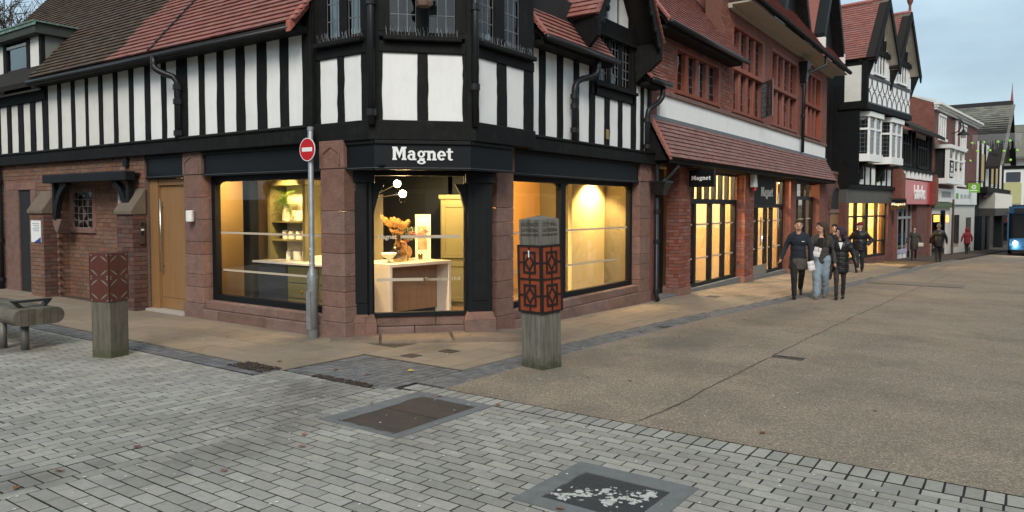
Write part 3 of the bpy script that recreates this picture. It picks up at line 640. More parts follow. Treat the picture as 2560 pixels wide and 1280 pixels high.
# glazing behind: frames, glass
def shopwin(fr, u0, u1, z0, z1, n, mull=(), fw=.075, band=(), head=.10, arch=True):
    o = fbox(fr, 'window_frame', M_fascia, A, u0, u1, z0, z0 + fw, n - .05, n + .05); fbox(fr, 'window_head', M_fascia, o, u0, u1, z1 - head, z1, n - .05, n + .05)
    for a, b in [(u0, u0 + fw), (u1 - fw, u1)]: fbox(fr, 'jamb', M_fascia, o, a, b, z0 + fw, z1 - head, n - .05, n + .048)
    for m_ in mull: fbox(fr, 'mullion', M_fascia, o, m_ - .075, m_ + .075, z0 + fw, z1 - head, n - .05, n + .052)
    es = [u0 + fw] + [x for m_ in mull for x in (m_ - .075, m_ + .075)] + [u1 - fw]
    for a, b in zip(es[::2], es[1::2]):
        g = fbox(fr, 'glass_pane', M_glass, o, a, b, z0 + fw, z1 - head, n - .004, n + .004)
        if arch:
            for s_, e_ in ((a, a + .16), (b, b - .16)):
                fr.poly(MB(), [(s_, z1 - head + .001), (e_, z1 - head + .001), (s_ + (e_ - s_) * .45, z1 - head - .02), (s_ + (e_ - s_) * .12, z1 - head - .06), (s_, z1 - head - .13)], n - .03, n + .03).build('spandrel', M_fascia, o)
        for (bz, c0, c1) in band:
            x0, x1 = a + (b - a) * c0, a + (b - a) * c1
            fbox(fr, 'vinyl_band', M_vinyl, g, x0, x1, bz - .012, bz + .018, n + .006, n + .0065)
    return o
shopwin(FL, 7.54, 10.22, .15, ZF0 + .01, -.21, (), .09, [(1.19, .02, .97), (.62, .09, .95)])
shopwin(FR, 8.74, 13.05, .07, ZF0 + .01, -.21, (10.42,), .09, [(1.19, .02, .98), (.60, .02, .8)])
CW = FC(14.0)
wo = shopwin(CW, -.10, 1.20, .12, ZF0 + .0, 0, (), .05, [], .06, False)
fbox(CW, 'vinyl_band', M_vinyl, wo, .30, 1.1, 1.165, 1.205, .006, .0065); fbox(CW, 'vinyl_band', M_vinyl, wo, -.02, .60, .59, .63, .006, .0065)
text('vinyl_word', 'Magnet', .085, M_vinyl, wo, CW.M(.12, 1.185, .007), .0005, .003)
text('vinyl_word', 'Trusted since 1918', .062, M_vinyl, wo, CW.M(.86, .61, .007), .0005, .001)
sills(CW, -.12, 1.22, .12, -.17, 0.02, 9)
fbox(CW, 'window_head', M_fascia, A, -.5, 1.6, ZF0, ZF1, -.12, -.02)
# black columns on stone plinths
CC = FC(13.80)
for (a, b) in ((-.40, -.07), (1.19, 1.52)):
    o = fbox(CC, 'corner_column', M_fascia, A, a, b, .17, ZF0, -.28, 0, .006)
    fbox(CC, 'column_head', M_fascia, o, a - .03, b + .03, ZF0 - .16, ZF0 - .001, -.27, .03, .01)
    fbox(CC, 'column_panel', M_black, o, a + .07, b - .07, .32, ZF0 - .26, .001, .012, .004)
    s_ = 1 if a < 0 else -1; e_ = b if a < 0 else a
    CC.poly(MB(), [(e_, ZF0 - .17), (e_ + s_ * .16, ZF0 - .17), (e_ + s_ * .09, ZF0 - .30), (e_ + s_ * .03, ZF0 - .52), (e_, ZF0 - .72)], -.20, -.06).build('brace', M_fascia, o)
    m_ = MB(); z0, z1, z2 = gz(7, 6.8) - .08, .06, .17
    for (za, ea, zb, eb) in ((z0, .05, z1, .05), (z1, .05, z2, .005)):
        m_.hexa([CC.p(a - ea, za, -.3), CC.p(b + ea, za, -.3), CC.p(b + ea, za, ea), CC.p(a - ea, za, ea), CC.p(a - eb, zb, -.3), CC.p(b + eb, zb, -.3), CC.p(b + eb, zb, eb), CC.p(a - eb, zb, eb)])
    m_.build('column_plinth', M_sand2, o, bevel=.01)
# returns between the corner columns and the pillars
for fr, a, b in ((FL, 6.98, 7.12), (FR, 8.02, 8.36)):
    fbox(fr, 'corner_panel', M_fascia, A, a, b, -.2, ZF0, -.34, -.30)
    fbox(fr, 'stone_return', M_sand, A, a, b, -.25, .14, -.30, -.24)
# worn doorstep
stp = MB(); 
for a, b, n0, n1, zt in ((-.62, .02, -.2, .30, .055), (.02, .95, -.2, .36, .05), (.95, 1.95, -.25, .34, .06)):
    F_ = FC(13.62); g0 = gz(7.1, 6.4)
    o = MB().hexa([F_.p(a + .004, g0 - .06, n0), F_.p(b - .004, g0 - .06, n0), F_.p(b - .004, g0 - .06, n1), F_.p(a + .004, g0 - .06, n1 - .03), F_.p(a + .02, g0 + zt, n0), F_.p(b - .012, g0 + zt, n0), F_.p(b - .012, g0 + zt - .01, n1 - .03), F_.p(a + .02, g0 + zt - .01, n1 - .07)]).build('doorstep', mat('step_stone', (.20, .15, .11), .9, .25, 6, .5, 40, stain=.5, stcol=(.10, .085, .06), sts=4), A, bevel=.02)
# fascia boards
def fascia(fr, u0, u1, n):
    o = fbox(fr, 'fascia', M_fascia, A, u0, u1, ZF0, ZF1 - .02, -.3, n, .003)
    fbox(fr, 'fascia_bead', M_black, o, u0, u1, ZF0 - .012, ZF0 + .012, n - .02, n + .018); fbox(fr, 'fascia_trim', M_lead, o, u0, u1, ZF0 + .0135, ZF0 + .0175, n - .02, n + .014)
    fbox(fr, 'fascia_cornice', M_black, o, u0, u1, ZF1 - .05, ZF1 - .005, n - .02, n + .03, .006)
    return o
fascia(FL, 7.56, 10.20, -.03); fascia(FL, 10.72, 11.84, -.03); fascia(FR, 8.76, 13.03, -.03)
AX, BY, CB = 6.55, 5.745, 13.15           # oriel: left plane, right plane, corner plane
FCB = FC(CB); sL, sR = (2 * AX - CB) * q, (CB - 2 * BY) * q
f_ = fascia(FCB, sL, sR, 0)
slab_word(f_, FCB.M((sL + sR) / 2, (ZF0 + ZF1) / 2, .004), .165, M_letter, .96)
FBL, FBR = Fr((AX, 0), (0, 1), True), Fr((0, BY), (1, 0))
fascia(FBL, CB - AX + .001, 7.10, .0); fascia(FBR, CB - BY + .001, 8.33, .0)
fbox(FBL, 'soffit', M_fascia, A, CB - AX - .1, 7.10, ZF0 + .03, ZF0 + .05, -.6, -.02)
# bressumer beams
def beam(fr, u0, u1, z0, z1, n0, n1, name='beam', m=M_timber): return fbox(fr, name, m, A, u0, u1, z0, z1, n0, n1, .012)
beam(FL, 7.66, 20, ZF1 - .002, ZP, -.3, .10); beam(FR, 8.86, 13.62, ZF1 - .002, ZP, -.3, .10)
MB().tube([FR.p(8.9, ZP + .005, .1), FR.p(13.6, ZP + .005, .1)], .025, 8).build('beam_roll', M_timber, A, smooth=True)
MB().tube([FL.p(7.7, ZP + .005, .1), FL.p(19.5, ZP + .005, .1)], .025, 8).build('beam_roll', M_timber, A, smooth=True)
b_ = MB(); b_.prism([FBL.p(7.66, ZF1 - .003, .06), FBL.p(CB - AX + .025, ZF1 - .003, .06), FBR.p(CB - BY + .025, ZF1 - .003, .06), FBR.p(8.84, ZF1 - .003, .06), Vector((9, 6.3, ZF1 - .003)), Vector((7, 8, ZF1 - .003))], (0, 0, .25)); b_.build('beam', M_timber, A, bevel=.012)
# ---- left upper wall
PL = [(7.87, 8.17), (8.34, 8.64), (8.84, 9.13), (9.32, 9.63), (9.79, 10.11), (10.24, 10.56), (10.84, 11.15), (11.28, 11.62), (11.77, 12.13), (12.26, 12.64), (12.76, 13.14), (13.25, 13.65), (13.74, 14.14), (14.26, 14.66), (14.78, 15.19)]
PL2 = [(15.40, 15.72), (15.91, 16.24), (16.46, 16.79), (16.95, 17.31), (17.46, 17.8), (17.95, 18.3), (18.45, 18.8), (18.95, 19.3)]
fbox(FL, 'upper_wall', M_dark, A, 7.66, 20, ZP, 4.35, -.3, -.04)
EZ = 4.02
def panels(fr, P, z0, z1, m, n=-.012):
    for a, b in P:
        mb = MB(); k = 7; pts = []
        for i in range(k + 1): pts.append((a + random.uniform(-.006, .006), z0 + (z1 - z0) * i / k))
        for i in range(k, -1, -1): pts.append((b + random.uniform(-.006, .006), z0 + (z1 - z0) * i / k))
        fr.poly(mb, pts, n - .03, n); mb.build('plaster_panel', m, A)
def studs(fr, P, z0, z1, n=0.008, u0=None, u1=None):
    e = [u0] if u0 is not None else []
    for a, b in P: e += [a, b]
    if u0 is None: e = e[1:]
    if u1 is not None: e.append(u1)
    for a, b in zip(e[::2], e[1::2]):
        if b - a > .02:
            k = 6; j_ = lambda: random.uniform(-.008, .008); pts = [(a - .004 + j_(), z0 + (z1 - z0) * i / k) for i in range(k + 1)] + [(b + .004 + j_(), z0 + (z1 - z0) * i / k) for i in range(k, -1, -1)]
            fr.poly(MB(), pts, -.05, n + random.uniform(-.006, .006)).build('stud', M_timber, A, bevel=.006)
panels(FL, PL[:9], ZP, EZ + .1, M_white); panels(FL, PL[9:], ZP, EZ + .1, M_cream); panels(FL, PL2, ZP, 3.62, M_cream)
studs(FL, PL, ZP, EZ + .1, u0=7.66, u1=15.40); studs(FL, PL2, ZP, 3.62, u1=19.5)
beam(FL, 15.22, 20, 3.62, 3.82, -.05, .04, 'rail'); 
# dormer over the far left
dm = fbox(FL, 'dormer', M_dormer, A, 15.25, 17.6, 4.86, 5.06, -2.6, .16, .01)
fbox(FL, 'dormer_roof', M_copper, dm, 15.2, 17.65, 5.06, 5.085, -2.65, .2); fbox(FL, 'dormer_drip', M_copper, dm, 15.2, 17.65, 5.0, 5.058, .162, .185)
fbox(FL, 'dormer_panel', M_cream, dm, 15.46, 15.85, 3.82, 4.86, -.05, 0); fbox(FL, 'dormer_post', M_timber, dm, 15.36, 15.46, 3.82, 4.86, -.06, .012); fbox(FL, 'dormer_post', M_timber, dm, 15.85, 15.98, 3.82, 4.86, -.06, .02)
fbox(FL, 'dormer_sill', M_cream, dm, 15.4, 18.0, 3.82, 3.85, -.05, .06)
dw = fbox(FL, 'dormer_window', M_whitep, dm, 15.98, 16.03, 3.85, 4.8, -.05, 0); fbox(FL, 'window_top', M_whitep, dw, 16.03, 16.9, 4.75, 4.8, -.05, 0)
fbox(FL, 'glass_pane', M_paneold, dw, 16.03, 16.9, 3.85, 4.75, -.03, -.026); fbox(FL, 'blind', mat('blind', (.16, .19, .16), .9, .1, 3, 0), dw, 16.0, 16.9, 3.85, 4.8, -.12, -.1)
fbox(FL, 'dormer_post', M_timber, dm, 16.9, 17.05, 3.82, 4.86, -.06, .012); fbox(FL, 'dormer_panel', M_cream, dm, 17.05, 17.6, 3.82, 4.86, -.05, 0)
MB().prism([FL.p(15.36, 3.85, -.06), FL.p(15.36, 4.86, -.06), FL.p(15.36, 4.86, -1.0)], (0, .02, 0)).build('dormer_cheek', mat('cheek', (.20, .20, .18), .85, .2, 4, .1, stain=.6, stcol=(.12, .22, .17), sts=2.5), dm)
# left roof, 50 degrees
al = R(50); V = Vector((math.cos(al), 0, math.sin(al))); P0 = Vector((6.2, 7.72, 3.97))
MB().prism([P0 + V * -.02 + Vector((0, 0, -.03)), P0 + V * 5.2 + Vector((0, 0, -.03)), P0 + V * 5.2 + Vector((0, 12, -.03)), P0 + V * -.02 + Vector((0, 12, -.03))], (.02, 0, -.09)).build('roof', M_under, A)
roofL = [c for c in A.children if c.name.startswith('roof') and 'roof_' not in c.name][-1]
M_tilemid = mat('weathered_tile', (.20, .066, .044), .82, .2, 9, .2, 60, rnd=.2, stain=.5, stcol=(.09, .05, .04), sts=1.5)
def lc(u, v):
    y = 7.72 + u; return 'b' if y > 12.35 - .13 * v + .12 * noise.noise((u * 3, v * 5, 0)) else 'a'
tile_roof(roofL, P0, (0, 1, 0), V, 11.8, 5.2, keep=lambda u, v: not (7.72 + u > 15.30 and v < 1.28), mats={'a': M_tile, 'b': M_tile2}, colour=lc, cap=300)
y_ = 11.07; sm_ = MB(); k_ = 26
for i in range(k_):
    a_, b_ = P0 + Vector((0, y_ - 7.72, 0)) + V * (i * 5.1 / k_), P0 + Vector((0, y_ - 7.72, 0)) + V * ((i + 1) * 5.1 / k_); j_ = random.uniform(-.012, .012); N_ = Vector((-V.z, 0, V.x))
    sm_.hexa([a_ + Vector((0, j_ - .022, 0)), b_ + Vector((0, j_ - .022, 0)), b_ + Vector((0, j_ + .022, 0)), a_ + Vector((0, j_ + .022, 0)), a_ + N_ * .048 + Vector((0, j_ - .02, 0)), b_ + N_ * .034 + Vector((0, j_ - .02, 0)), b_ + N_ * .034 + Vector((0, j_ + .02, 0)), a_ + N_ * .048 + Vector((0, j_ + .02, 0))])
sm_.build('lead_flashing', M_fret, roofL)['kind'] = 'stuff'
vt = MB(); vt.prism([P0 + Vector((0, -.03, -.10)) + V * -.05, P0 + Vector((0, -.03, .03)) + V * -.05, P0 + Vector((0, -.03, .03)) + V * 5.2, P0 + Vector((0, -.03, -.10)) + V * 5.2], (0, .09, 0)); vt.build('verge_tile', M_ridge, roofL)
fbox(FL, 'eaves_board', M_timber, roofL, 7.74, 15.3, 3.86, 3.95, .02, .24)
MB().tube([(6.20, 7.75, 3.885), (6.20, 15.3, 3.905)], .038, 8).build('gutter', M_pipe, A, smooth=True)
downpipe(A, [(6.2, 10.95, 3.9), (6.2, 10.95, 3.78)] + arc((6.2, 10.9, 3.66), (6.2, 10.95, 3.74), (6.36, 10.70, 3.58)) + [(6.4, 10.66, 3.5), (6.4, 10.66, 2.62)], .048, ((6.4, 10.66, 3.42), (6.4, 10.66, 3.2), (6.4, 10.66, 2.72)))
# ---- right upper wall
PR = [(9.08, 9.43), (9.60, 9.96), (10.12, 10.48), (10.65, 11.01)]
PRg = [(11.20, 11.57), (11.74, 12.10), (12.26, 12.64)]
PRe = [(12.83, 13.06), (13.2, 13.38)]
fbox(FR, 'upper_wall', M_dark, A, 8.86, 13.5, ZP, 4.9, -.3, -.04)
panels(FR, PR, ZP, 4.3, M_white); panels(FR, PRg, ZP, 3.52, M_white); panels(FR, PRe, ZP, 4.3, M_white)
studs(FR, PR, ZP, 4.3, u0=8.86, u1=11.20); studs(FR, PRg, ZP, 3.52, u0=None, u1=None); studs(FR, PRe, ZP, 4.6, u0=12.64, u1=13.5)
beam(FR, 11.12, 12.72, 3.50, 3.66, -.05, .03, 'rail'); fbox(FR, 'sill', M_timber, A, 11.1, 12.75, 3.66, 3.72, -.05, .10, .01)
beam(FR, 11.02, 11.22, 3.5, 5.0, -.05, .03, 'post'); beam(FR, 12.62, 12.8, 3.5, 5.0, -.05, .03, 'post')
fbox(FR, 'bracket_plate', mat('brass_plate', (.30, .22, .08), .5, .3, 8, .2), A, 11.59, 11.68, 2.78, 2.95, .01, .03)
gw = fbox(FR, 'casement_window', M_timber, A, 11.22, 12.62, 3.72, 3.78, -.06, .015)
for u in (11.22, 11.66, 12.10, 12.53): fbox(FR, 'mullion', M_timber, gw, u, u + .09, 3.78, 4.56, -.06, .02)
for u in (11.31, 11.75, 12.19): pane_grid(gw, FR, u, u + .35, 3.78, 4.56, -.02, 3, 5)
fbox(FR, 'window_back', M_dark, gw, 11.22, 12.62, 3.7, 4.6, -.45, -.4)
beam(FR, 11.0, 12.8, 4.56, 4.86, -.05, .05, 'lintel'); fbox(FR, 'lintel_trim', M_timber, A, 11.1, 12.7, 4.54, 4.60, .05, .085)
# gable over it
GX, GZ0, GZ1, GH = 11.62, 4.62, 6.55, 1.30
FR.poly(MB(), [(GX - 1.0, 4.86), (GX + 1.0, 4.86), (GX, 6.35)], -.3, -.05).build('gable_wall', M_timber, A)
for a in ((11.70, 12.05), (12.18, 12.5), (11.28, 11.58), (10.95, 11.18)):
    zt = lambda u: 4.9 + max(0, (1 - abs(u - GX) / 1.0)) * 1.35
    FR.poly(MB(), [(a[0], 4.88), (a[1], 4.88), (a[1], zt(a[1])), (a[0], zt(a[0]))], -.05, -.01).build('plaster_panel', M_white, A)
for sgn in (-1, 1):
    e = Vector((GX + sgn * GH, 5.52, GZ0)); t_ = Vector((GX, 5.52, GZ1)); nrm = Vector((sgn * (GZ1 - GZ0), 0, GH)).normalized()
    roof = MB().prism([e, t_, t_ - nrm * .05, e - nrm * .05], (0, 2.6, 0)).build('gable_roof', M_under, A)
    Vg = (t_ - e).normalized()
    tile_roof(roof, e + nrm * .004 + Vector((0, .02, 0)), (0, 1, 0), Vg, 2.4, (t_ - e).length, mats=M_tile, cap=90)
    bb = MB(); bb.prism([e + Vector((-sgn * .0, -.03, -.06)) , t_ + Vector((0, -.03, -.02)), t_ + Vector((0, -.03, -.32)), e + Vector((-sgn * .06, -.03, -.30))], (0, .05, 0)); bo = bb.build('bargeboard', M_timber, A)
    vb = MB(); vb.prism([e + nrm * .03, t_ + nrm * .03, t_ - nrm * .02, e - nrm * .02], (0, -.045, 0)); vb.build('verge_tile', M_tilemid, bo)
    for i in range(1, 7):                           # carved cusps under the bargeboard
        p_ = e + (t_ - e) * (i / 7.5) + Vector((0, -.03, -.34)); MB().ell(p_, (.07, .03, .07), 8, 6).build('bargeboard_cusp', M_timber, bo, smooth=True)
    MB().prism([Vector((GX + sgn * GH * .98, 5.5, GZ0 - .02)), Vector((GX + sgn * GH * .98, 5.5, GZ0 - .32)), Vector((GX + sgn * (GH - .1), 5.95, GZ0 - .7)), Vector((GX + sgn * (GH - .1), 5.98, GZ0 - .02))], (-sgn * .10, 0, 0)).build('gable_bracket', M_timber, A)
# small roof between the oriel and the gable, and its stub to the right of the gable
al2 = R(52); Vr = Vector((0, math.cos(al2), math.sin(al2)))
for (x0, x1, zz) in ((9.12, 11.35, 4.10), (12.86, 13.62, 4.02)):
    p0 = Vector((x0, 5.70, zz)); h = 2.2 if x0 < 10 else 1.0
    ro = MB().prism([p0 + Vector((0, 0, -.03)), p0 + Vector((x1 - x0, 0, -.03)), p0 + Vector((x1 - x0, 0, -.03)) + Vr * h, p0 + Vector((0, 0, -.03)) + Vr * h], (0, .03, -.08)).build('roof', M_under, A)
    tile_roof(ro, p0, (1, 0, 0), Vr, x1 - x0, h, mats=M_tile, cap=150)
    MB().prism([p0 + Vector((-.05, -.03, -.05)), p0 + Vector((-.05, -.03, .025)), p0 + Vector((-.05, 0, .03)) + Vr * h, p0 + Vector((-.05, 0, -.05)) + Vr * h], (.10, 0, 0)).build('verge_tile', M_ridge, ro)
    MB().tube([p0 + Vector((-.05, -.05, -.06)), p0 + Vector((x1 - x0 + .05, -.05, -.06))], .05, 8).build('gutter', M_pipe, A, smooth=True)
    fbox(FR, 'eaves_board', M_timber, ro, x0, x1, zz - .14, zz - .07, .01, .28)
downpipe(A, [(10.78, 5.72, 4.0), (10.78, 5.72, 3.86)] + arc((10.76, 5.75, 3.72), (10.78, 5.72, 3.80), (10.5, 5.86, 3.66)) + arc((10.34, 5.9, 3.6), (10.46, 5.87, 3.64), (10.32, 5.9, 3.44)) + [(10.32, 5.9, 2.66)], .05, ((10.32, 5.9, 3.36), (10.32, 5.9, 3.2), (10.32, 5.9, 2.82)))
downpipe(A, [(13.45, 5.72, 3.92), (13.45, 5.72, 3.8)] + arc((13.42, 5.75, 3.62), (13.45, 5.72, 3.74), (13.2, 5.84, 3.5)) + arc((13.12, 5.88, 3.44), (13.18, 5.86, 3.48), (13.12, 5.89, 3.3)) + [(13.12, 5.89, 2.62)], .05, ((13.12, 5.89, 3.25), (13.12, 5.89, 2.75)))
# hopper and long pipe at the end of the corner building
downpipe(A, [(13.62, 5.9, 2.6), (13.62, 5.9, -.15), (13.58, 5.84, -.28)], .045, ((13.62, 5.9, 1.5), (13.62, 5.9, .9), (13.62, 5.9, -.1)))
hp = MB(); hp.hexa([(13.53, 5.74, 1.82), (13.73, 5.74, 1.82), (13.73, 5.94, 1.82), (13.53, 5.94, 1.82), (13.44, 5.66, 2.06), (13.80, 5.66, 2.06), (13.80, 5.96, 2.06), (13.44, 5.96, 2.06)]); hp.box(13.42, 13.82, 5.64, 5.97, 2.06, 2.10); hp.build('rain_hopper', M_pipe, A)
MB().tube(arc((13.95, 5.75, 2.2), (14.12, 5.66, 2.42), (13.7, 5.82, 2.08)), .04, 8).build('downpipe', M_pipe, A, smooth=True)
# ---- oriel at the corner
def oriel(fr, u0, u1, P, wl, nz=5):
    fbox(fr, 'upper_wall', M_dark, A, u0, u1, ZP, 3.60, -.25, -.04)
    panels(fr, P, ZP, 3.50, M_white, -.004)
    studs(fr, P, ZP, 3.50, .012, u0, u1)
    beam(fr, u0, u1, 3.50, 3.64, -.06, .025, 'rail')
    fbox(fr, 'sill', M_timber, A, u0 + .06, u1 - .06, 3.64, 3.70, -.06, .11, .012)
    wd = fbox(fr, 'oriel_window', M_timber, A, u0, u1, 3.70, 3.76, -.08, .01)
    e = [u0] + [x for ab in wl for x in ab] + [u1]
    for a, b in zip(e[::2], e[1::2]): fbox(fr, 'mullion', M_timber, wd, a, b, 3.76, 5.2, -.08, .012, .008)
    for a, b in wl: pane_grid(wd, fr, a, b, 3.76, 5.1, -.03, 3, nz + 1)
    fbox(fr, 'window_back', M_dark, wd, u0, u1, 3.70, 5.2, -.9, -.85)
    for k in range(int((u1 - u0) / .035)):              # bird spikes on the sill
        pass
    sp_ = MB(); u = u0 + .1
    while u < u1 - .1:
        for dn in (.02, .06): sp_.tube([fr.p(u, 3.70, dn), fr.p(u + random.uniform(-.03, .03), 3.79 + random.uniform(0, .03), dn + random.uniform(-.02, .04))], .0010, 3)
        u += .046
    o = sp_.build('bird_spikes', M_galv, wd); o['kind'] = 'stuff'
    fbox(fr, 'head_beam', M_timber, A, u0, u1, 5.2, 5.5, -.1, .03)
mL = (sL + sR) / 2
oriel(FCB, sL + .06, sR - .06, [(sL + .10, mL - .065), (mL + .065, sR - .10)], [(sL + .20, mL - .08), (mL + .08, sR - .20)])
oriel(FBL, CB - AX + .07, 7.66, [(6.81, 7.13), (7.24, 7.58)], [(6.82, 7.06), (7.20, 7.46)])
oriel(FBR, CB - BY + .07, 8.86, [(7.56, 7.98), (8.20, 8.62)], [(7.56, 7.92), (8.14, 8.52)])
for (x, y) in ((AX, CB - AX), (CB - BY, BY)):
    MB().lathe([(.10, 0), (.10, 2.6)], 8, (x + .05, y + .05, ZP)).build('corner_post', M_timber, A)
fbox(FL, 'oriel_side', M_timber, A, 7.655, 7.69, ZP, 5.2, -.2, .03); fbox(FR, 'oriel_side', M_timber, A, 8.855, 8.89, ZP, 5.2, -.2, .24)
downpipe(A, [(AX - .06, CB - AX - .02, 5.2), (AX - .06, CB - AX - .02, 2.6)], .045, ((AX - .06, CB - AX - .02, 2.75), (AX - .06, CB - AX - .02, 4.1)))
downpipe(A, [(CB - BY + .02, BY - .06, 5.2), (CB - BY + .02, BY - .06, 2.6)], .045, ((CB - BY + .02, BY - .06, 3.1), (CB - BY + .02, BY - .06, 4.1)))
lan = thing('wall_lantern', 'old copper lantern hanging over the corner above the leaded window', 'lantern', (6.75, 5.95, 4.05))
MB().lathe([(.05, -.06), (.09, -.05), (.10, 0), (.09, .02), (.16, .30), (.17, .32), (.06, .42), (.02, .5)], 6, (6.75, 5.95, 4.05)).build('lantern_case', mat('dull_copper', (.17, .10, .07), .6, .3, 9, .1), lan)
MB().tube([(6.75, 5.95, 4.52), (6.75, 5.95, 4.75), (6.95, 6.2, 4.8)], .015, 6).build('lantern_arm', M_pipe, lan)

# ---- brick porch part of the left front
RD = -.22
pw = fbox(FL, 'porch_wall', M_mortar, A, 14.95, 20, -.3, ZF1, -.5, -.006); fbox(FL, 'wall_core', M_mortar, pw, 11.82, 12.30, -.3, ZF1, -.5, -.006); fbox(FL, 'wall_core', M_mortar, pw, 12.30, 14.95, 2.04, ZF1, -.5, -.006); fbox(FL, 'wall_core', M_mortar, pw, 12.30, 14.95, -.3, 2.04, -.5, RD - .006)
keepw = lambda u, z: not (15.78 < u < 17.1 and z < 1.98) and not (11.80 < u < 12.3 and z < 1.9) and not (12.30 < u < 14.95 and z < 2.04)
brick_wall(pw, FL, 11.82, 20, -.2, ZF1, -.004, M_brickO, keepw, 150)
brick_wall(pw, FL, 12.30, 14.95, -.2, 2.04, RD - .004, M_brickO, lambda u, z: not (13.92 < u < 14.86 and 1.14 < z < 1.95), 130)
brick_wall(pw, Fr((0, 14.95), (1, 0)), 6.5, 6.72, -.2, 2.04, .002, M_brickO, None, 20)
# small leaded window in a stone frame
sw = fbox(FL, 'porch_window', M_sand, A, 13.90, 14.88, 1.10, 1.20, RD - .02, RD + .04, .008)
for a, b, z0, z1 in ((13.90, 14.03, 1.2, 1.94), (14.75, 14.88, 1.2, 1.94), (14.03, 14.75, 1.86, 1.94)): fbox(FL, 'window_surround', M_sand, sw, a, b, z0, z1, RD - .05, RD + .012, .006)
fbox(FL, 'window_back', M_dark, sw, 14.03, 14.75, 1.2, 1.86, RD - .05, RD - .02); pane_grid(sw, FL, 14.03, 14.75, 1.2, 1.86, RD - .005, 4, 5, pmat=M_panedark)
# buttresses with sloping stone caps
for (a, b, sd_) in ((11.80, 12.30, 1), (14.95, 15.52, 2)):
    bt = FL.poly(MB(), [(a + .006, -.3), (b - .006, -.3), (b - .006, 1.46), (a + .006, 1.46)], -.05, .222).build('buttress', M_mortar, A)
    MB().prism([FL.p(a - .02, 1.46, .27), FL.p(a - .02, 1.52, .27), FL.p(a - .02, 1.90, .01), FL.p(a - .02, 1.46, .01)], (0, b - a + .04, 0)).build('coping_stone', mat('mossy_coping', (.17, .125, .095), .9, .25, 7, .4, 40, stain=.7, stcol=(.10, .11, .05), sts=5), bt, bevel=.012)
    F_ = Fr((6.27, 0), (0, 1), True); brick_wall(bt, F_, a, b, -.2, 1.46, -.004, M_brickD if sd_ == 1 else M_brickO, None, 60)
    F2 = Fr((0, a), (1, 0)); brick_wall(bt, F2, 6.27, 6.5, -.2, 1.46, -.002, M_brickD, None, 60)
# timber hood
hd = fbox(FL, 'porch_hood', M_black, A, 11.92, 14.86, 2.02, 2.17, .10, .27, .012); fbox(FL, 'hood_soffit', M_black, hd, 11.95, 14.83, 2.10, 2.15, .01, .10)
for (a, s_) in ((14.66, -1), (12.05, 1)):
    fbox(FL, 'hood_post', M_black, hd, a - .04, a + .04, 1.42, 2.02, .09, .18, .008)
    pts = arc(FL.p(a + s_ * .10, 1.86, .135), FL.p(a + s_ * .02, 1.36, .135), FL.p(a + s_ * .50, 2.03, .135), 7)
    br = MB()
    for p0_, p1_ in zip(pts, pts[1:]):
        d_ = (p1_ - p0_).normalized(); n_ = Vector((0, -d_.z, d_.y)) * .055
        br.hexa([p0_ - n_ - Vector((.045, 0, 0)), p1_ - n_ - Vector((.045, 0, 0)), p1_ + n_ - Vector((.045, 0, 0)), p0_ + n_ - Vector((.045, 0, 0)), p0_ - n_ + Vector((.045, 0, 0)), p1_ - n_ + Vector((.045, 0, 0)), p1_ + n_ + Vector((.045, 0, 0)), p0_ + n_ + Vector((.045, 0, 0))])
    br.build('hood_brace', M_black, hd)
    if s_ < 0: FL.poly(MB(), [(14.40, 1.36), (14.74, 1.36), (14.72, 1.26), (14.66, 1.16), (14.56, 1.10)], 0, .16).build('corbel', M_sand2, hd)
MB().tube([FL.p(12.98, 1.92, RD + .05), FL.p(12.98, .15, RD + .05)], .02, 8).build('white_pipe', M_whitep, A, smooth=True)
# stone doorway beyond the porch
for a, b, z0, z1 in ((15.76, 15.96, -.25, 1.92), (16.52, 17.08, -.25, 1.92)):
    fbox(FL, 'door_jamb', M_sand, A, a, b, z0, z1, -.25, .03, .01)
fbox(FL, 'door_lintel', M_sand, A, 15.76, 17.08, 1.922, 2.06, -.25, .028, .01)
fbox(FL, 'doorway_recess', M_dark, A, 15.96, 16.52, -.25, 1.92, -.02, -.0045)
downpipe(A, [(6.42, 17.25, 2.5), (6.42, 17.25, -.1)], .05, ((6.42, 17.25, 2.1), (6.42, 17.25, .9), (6.42, 17.25, .1)))
nb = thing('notice_board', 'white paper notice with a blue foot fixed to the left brick buttress', 'notice', (6.24, 15.2, 1.1))
fN = Fr((6.262, 0), (0, 1), True); fbox(fN, 'notice_sheet', M_letter, nb, 15.02, 15.42, .92, 1.33, .002, .012); 
fN.poly(MB(), [(15.02, .92), (15.30, .92), (15.02, 1.02)], .0125, .0135).build('notice_print', mat('print_blue', (.03, .06, .25), .6, .1, 4, 0), nb)
for k in range(5): fbox(fN, 'notice_print', mat('print_grey', (.35, .36, .38), .7, .1, 4, 0), nb, 15.08, 15.36 - .04 * (k % 3), 1.27 - .035 * k, 1.283 - .035 * k, .0125, .0135)
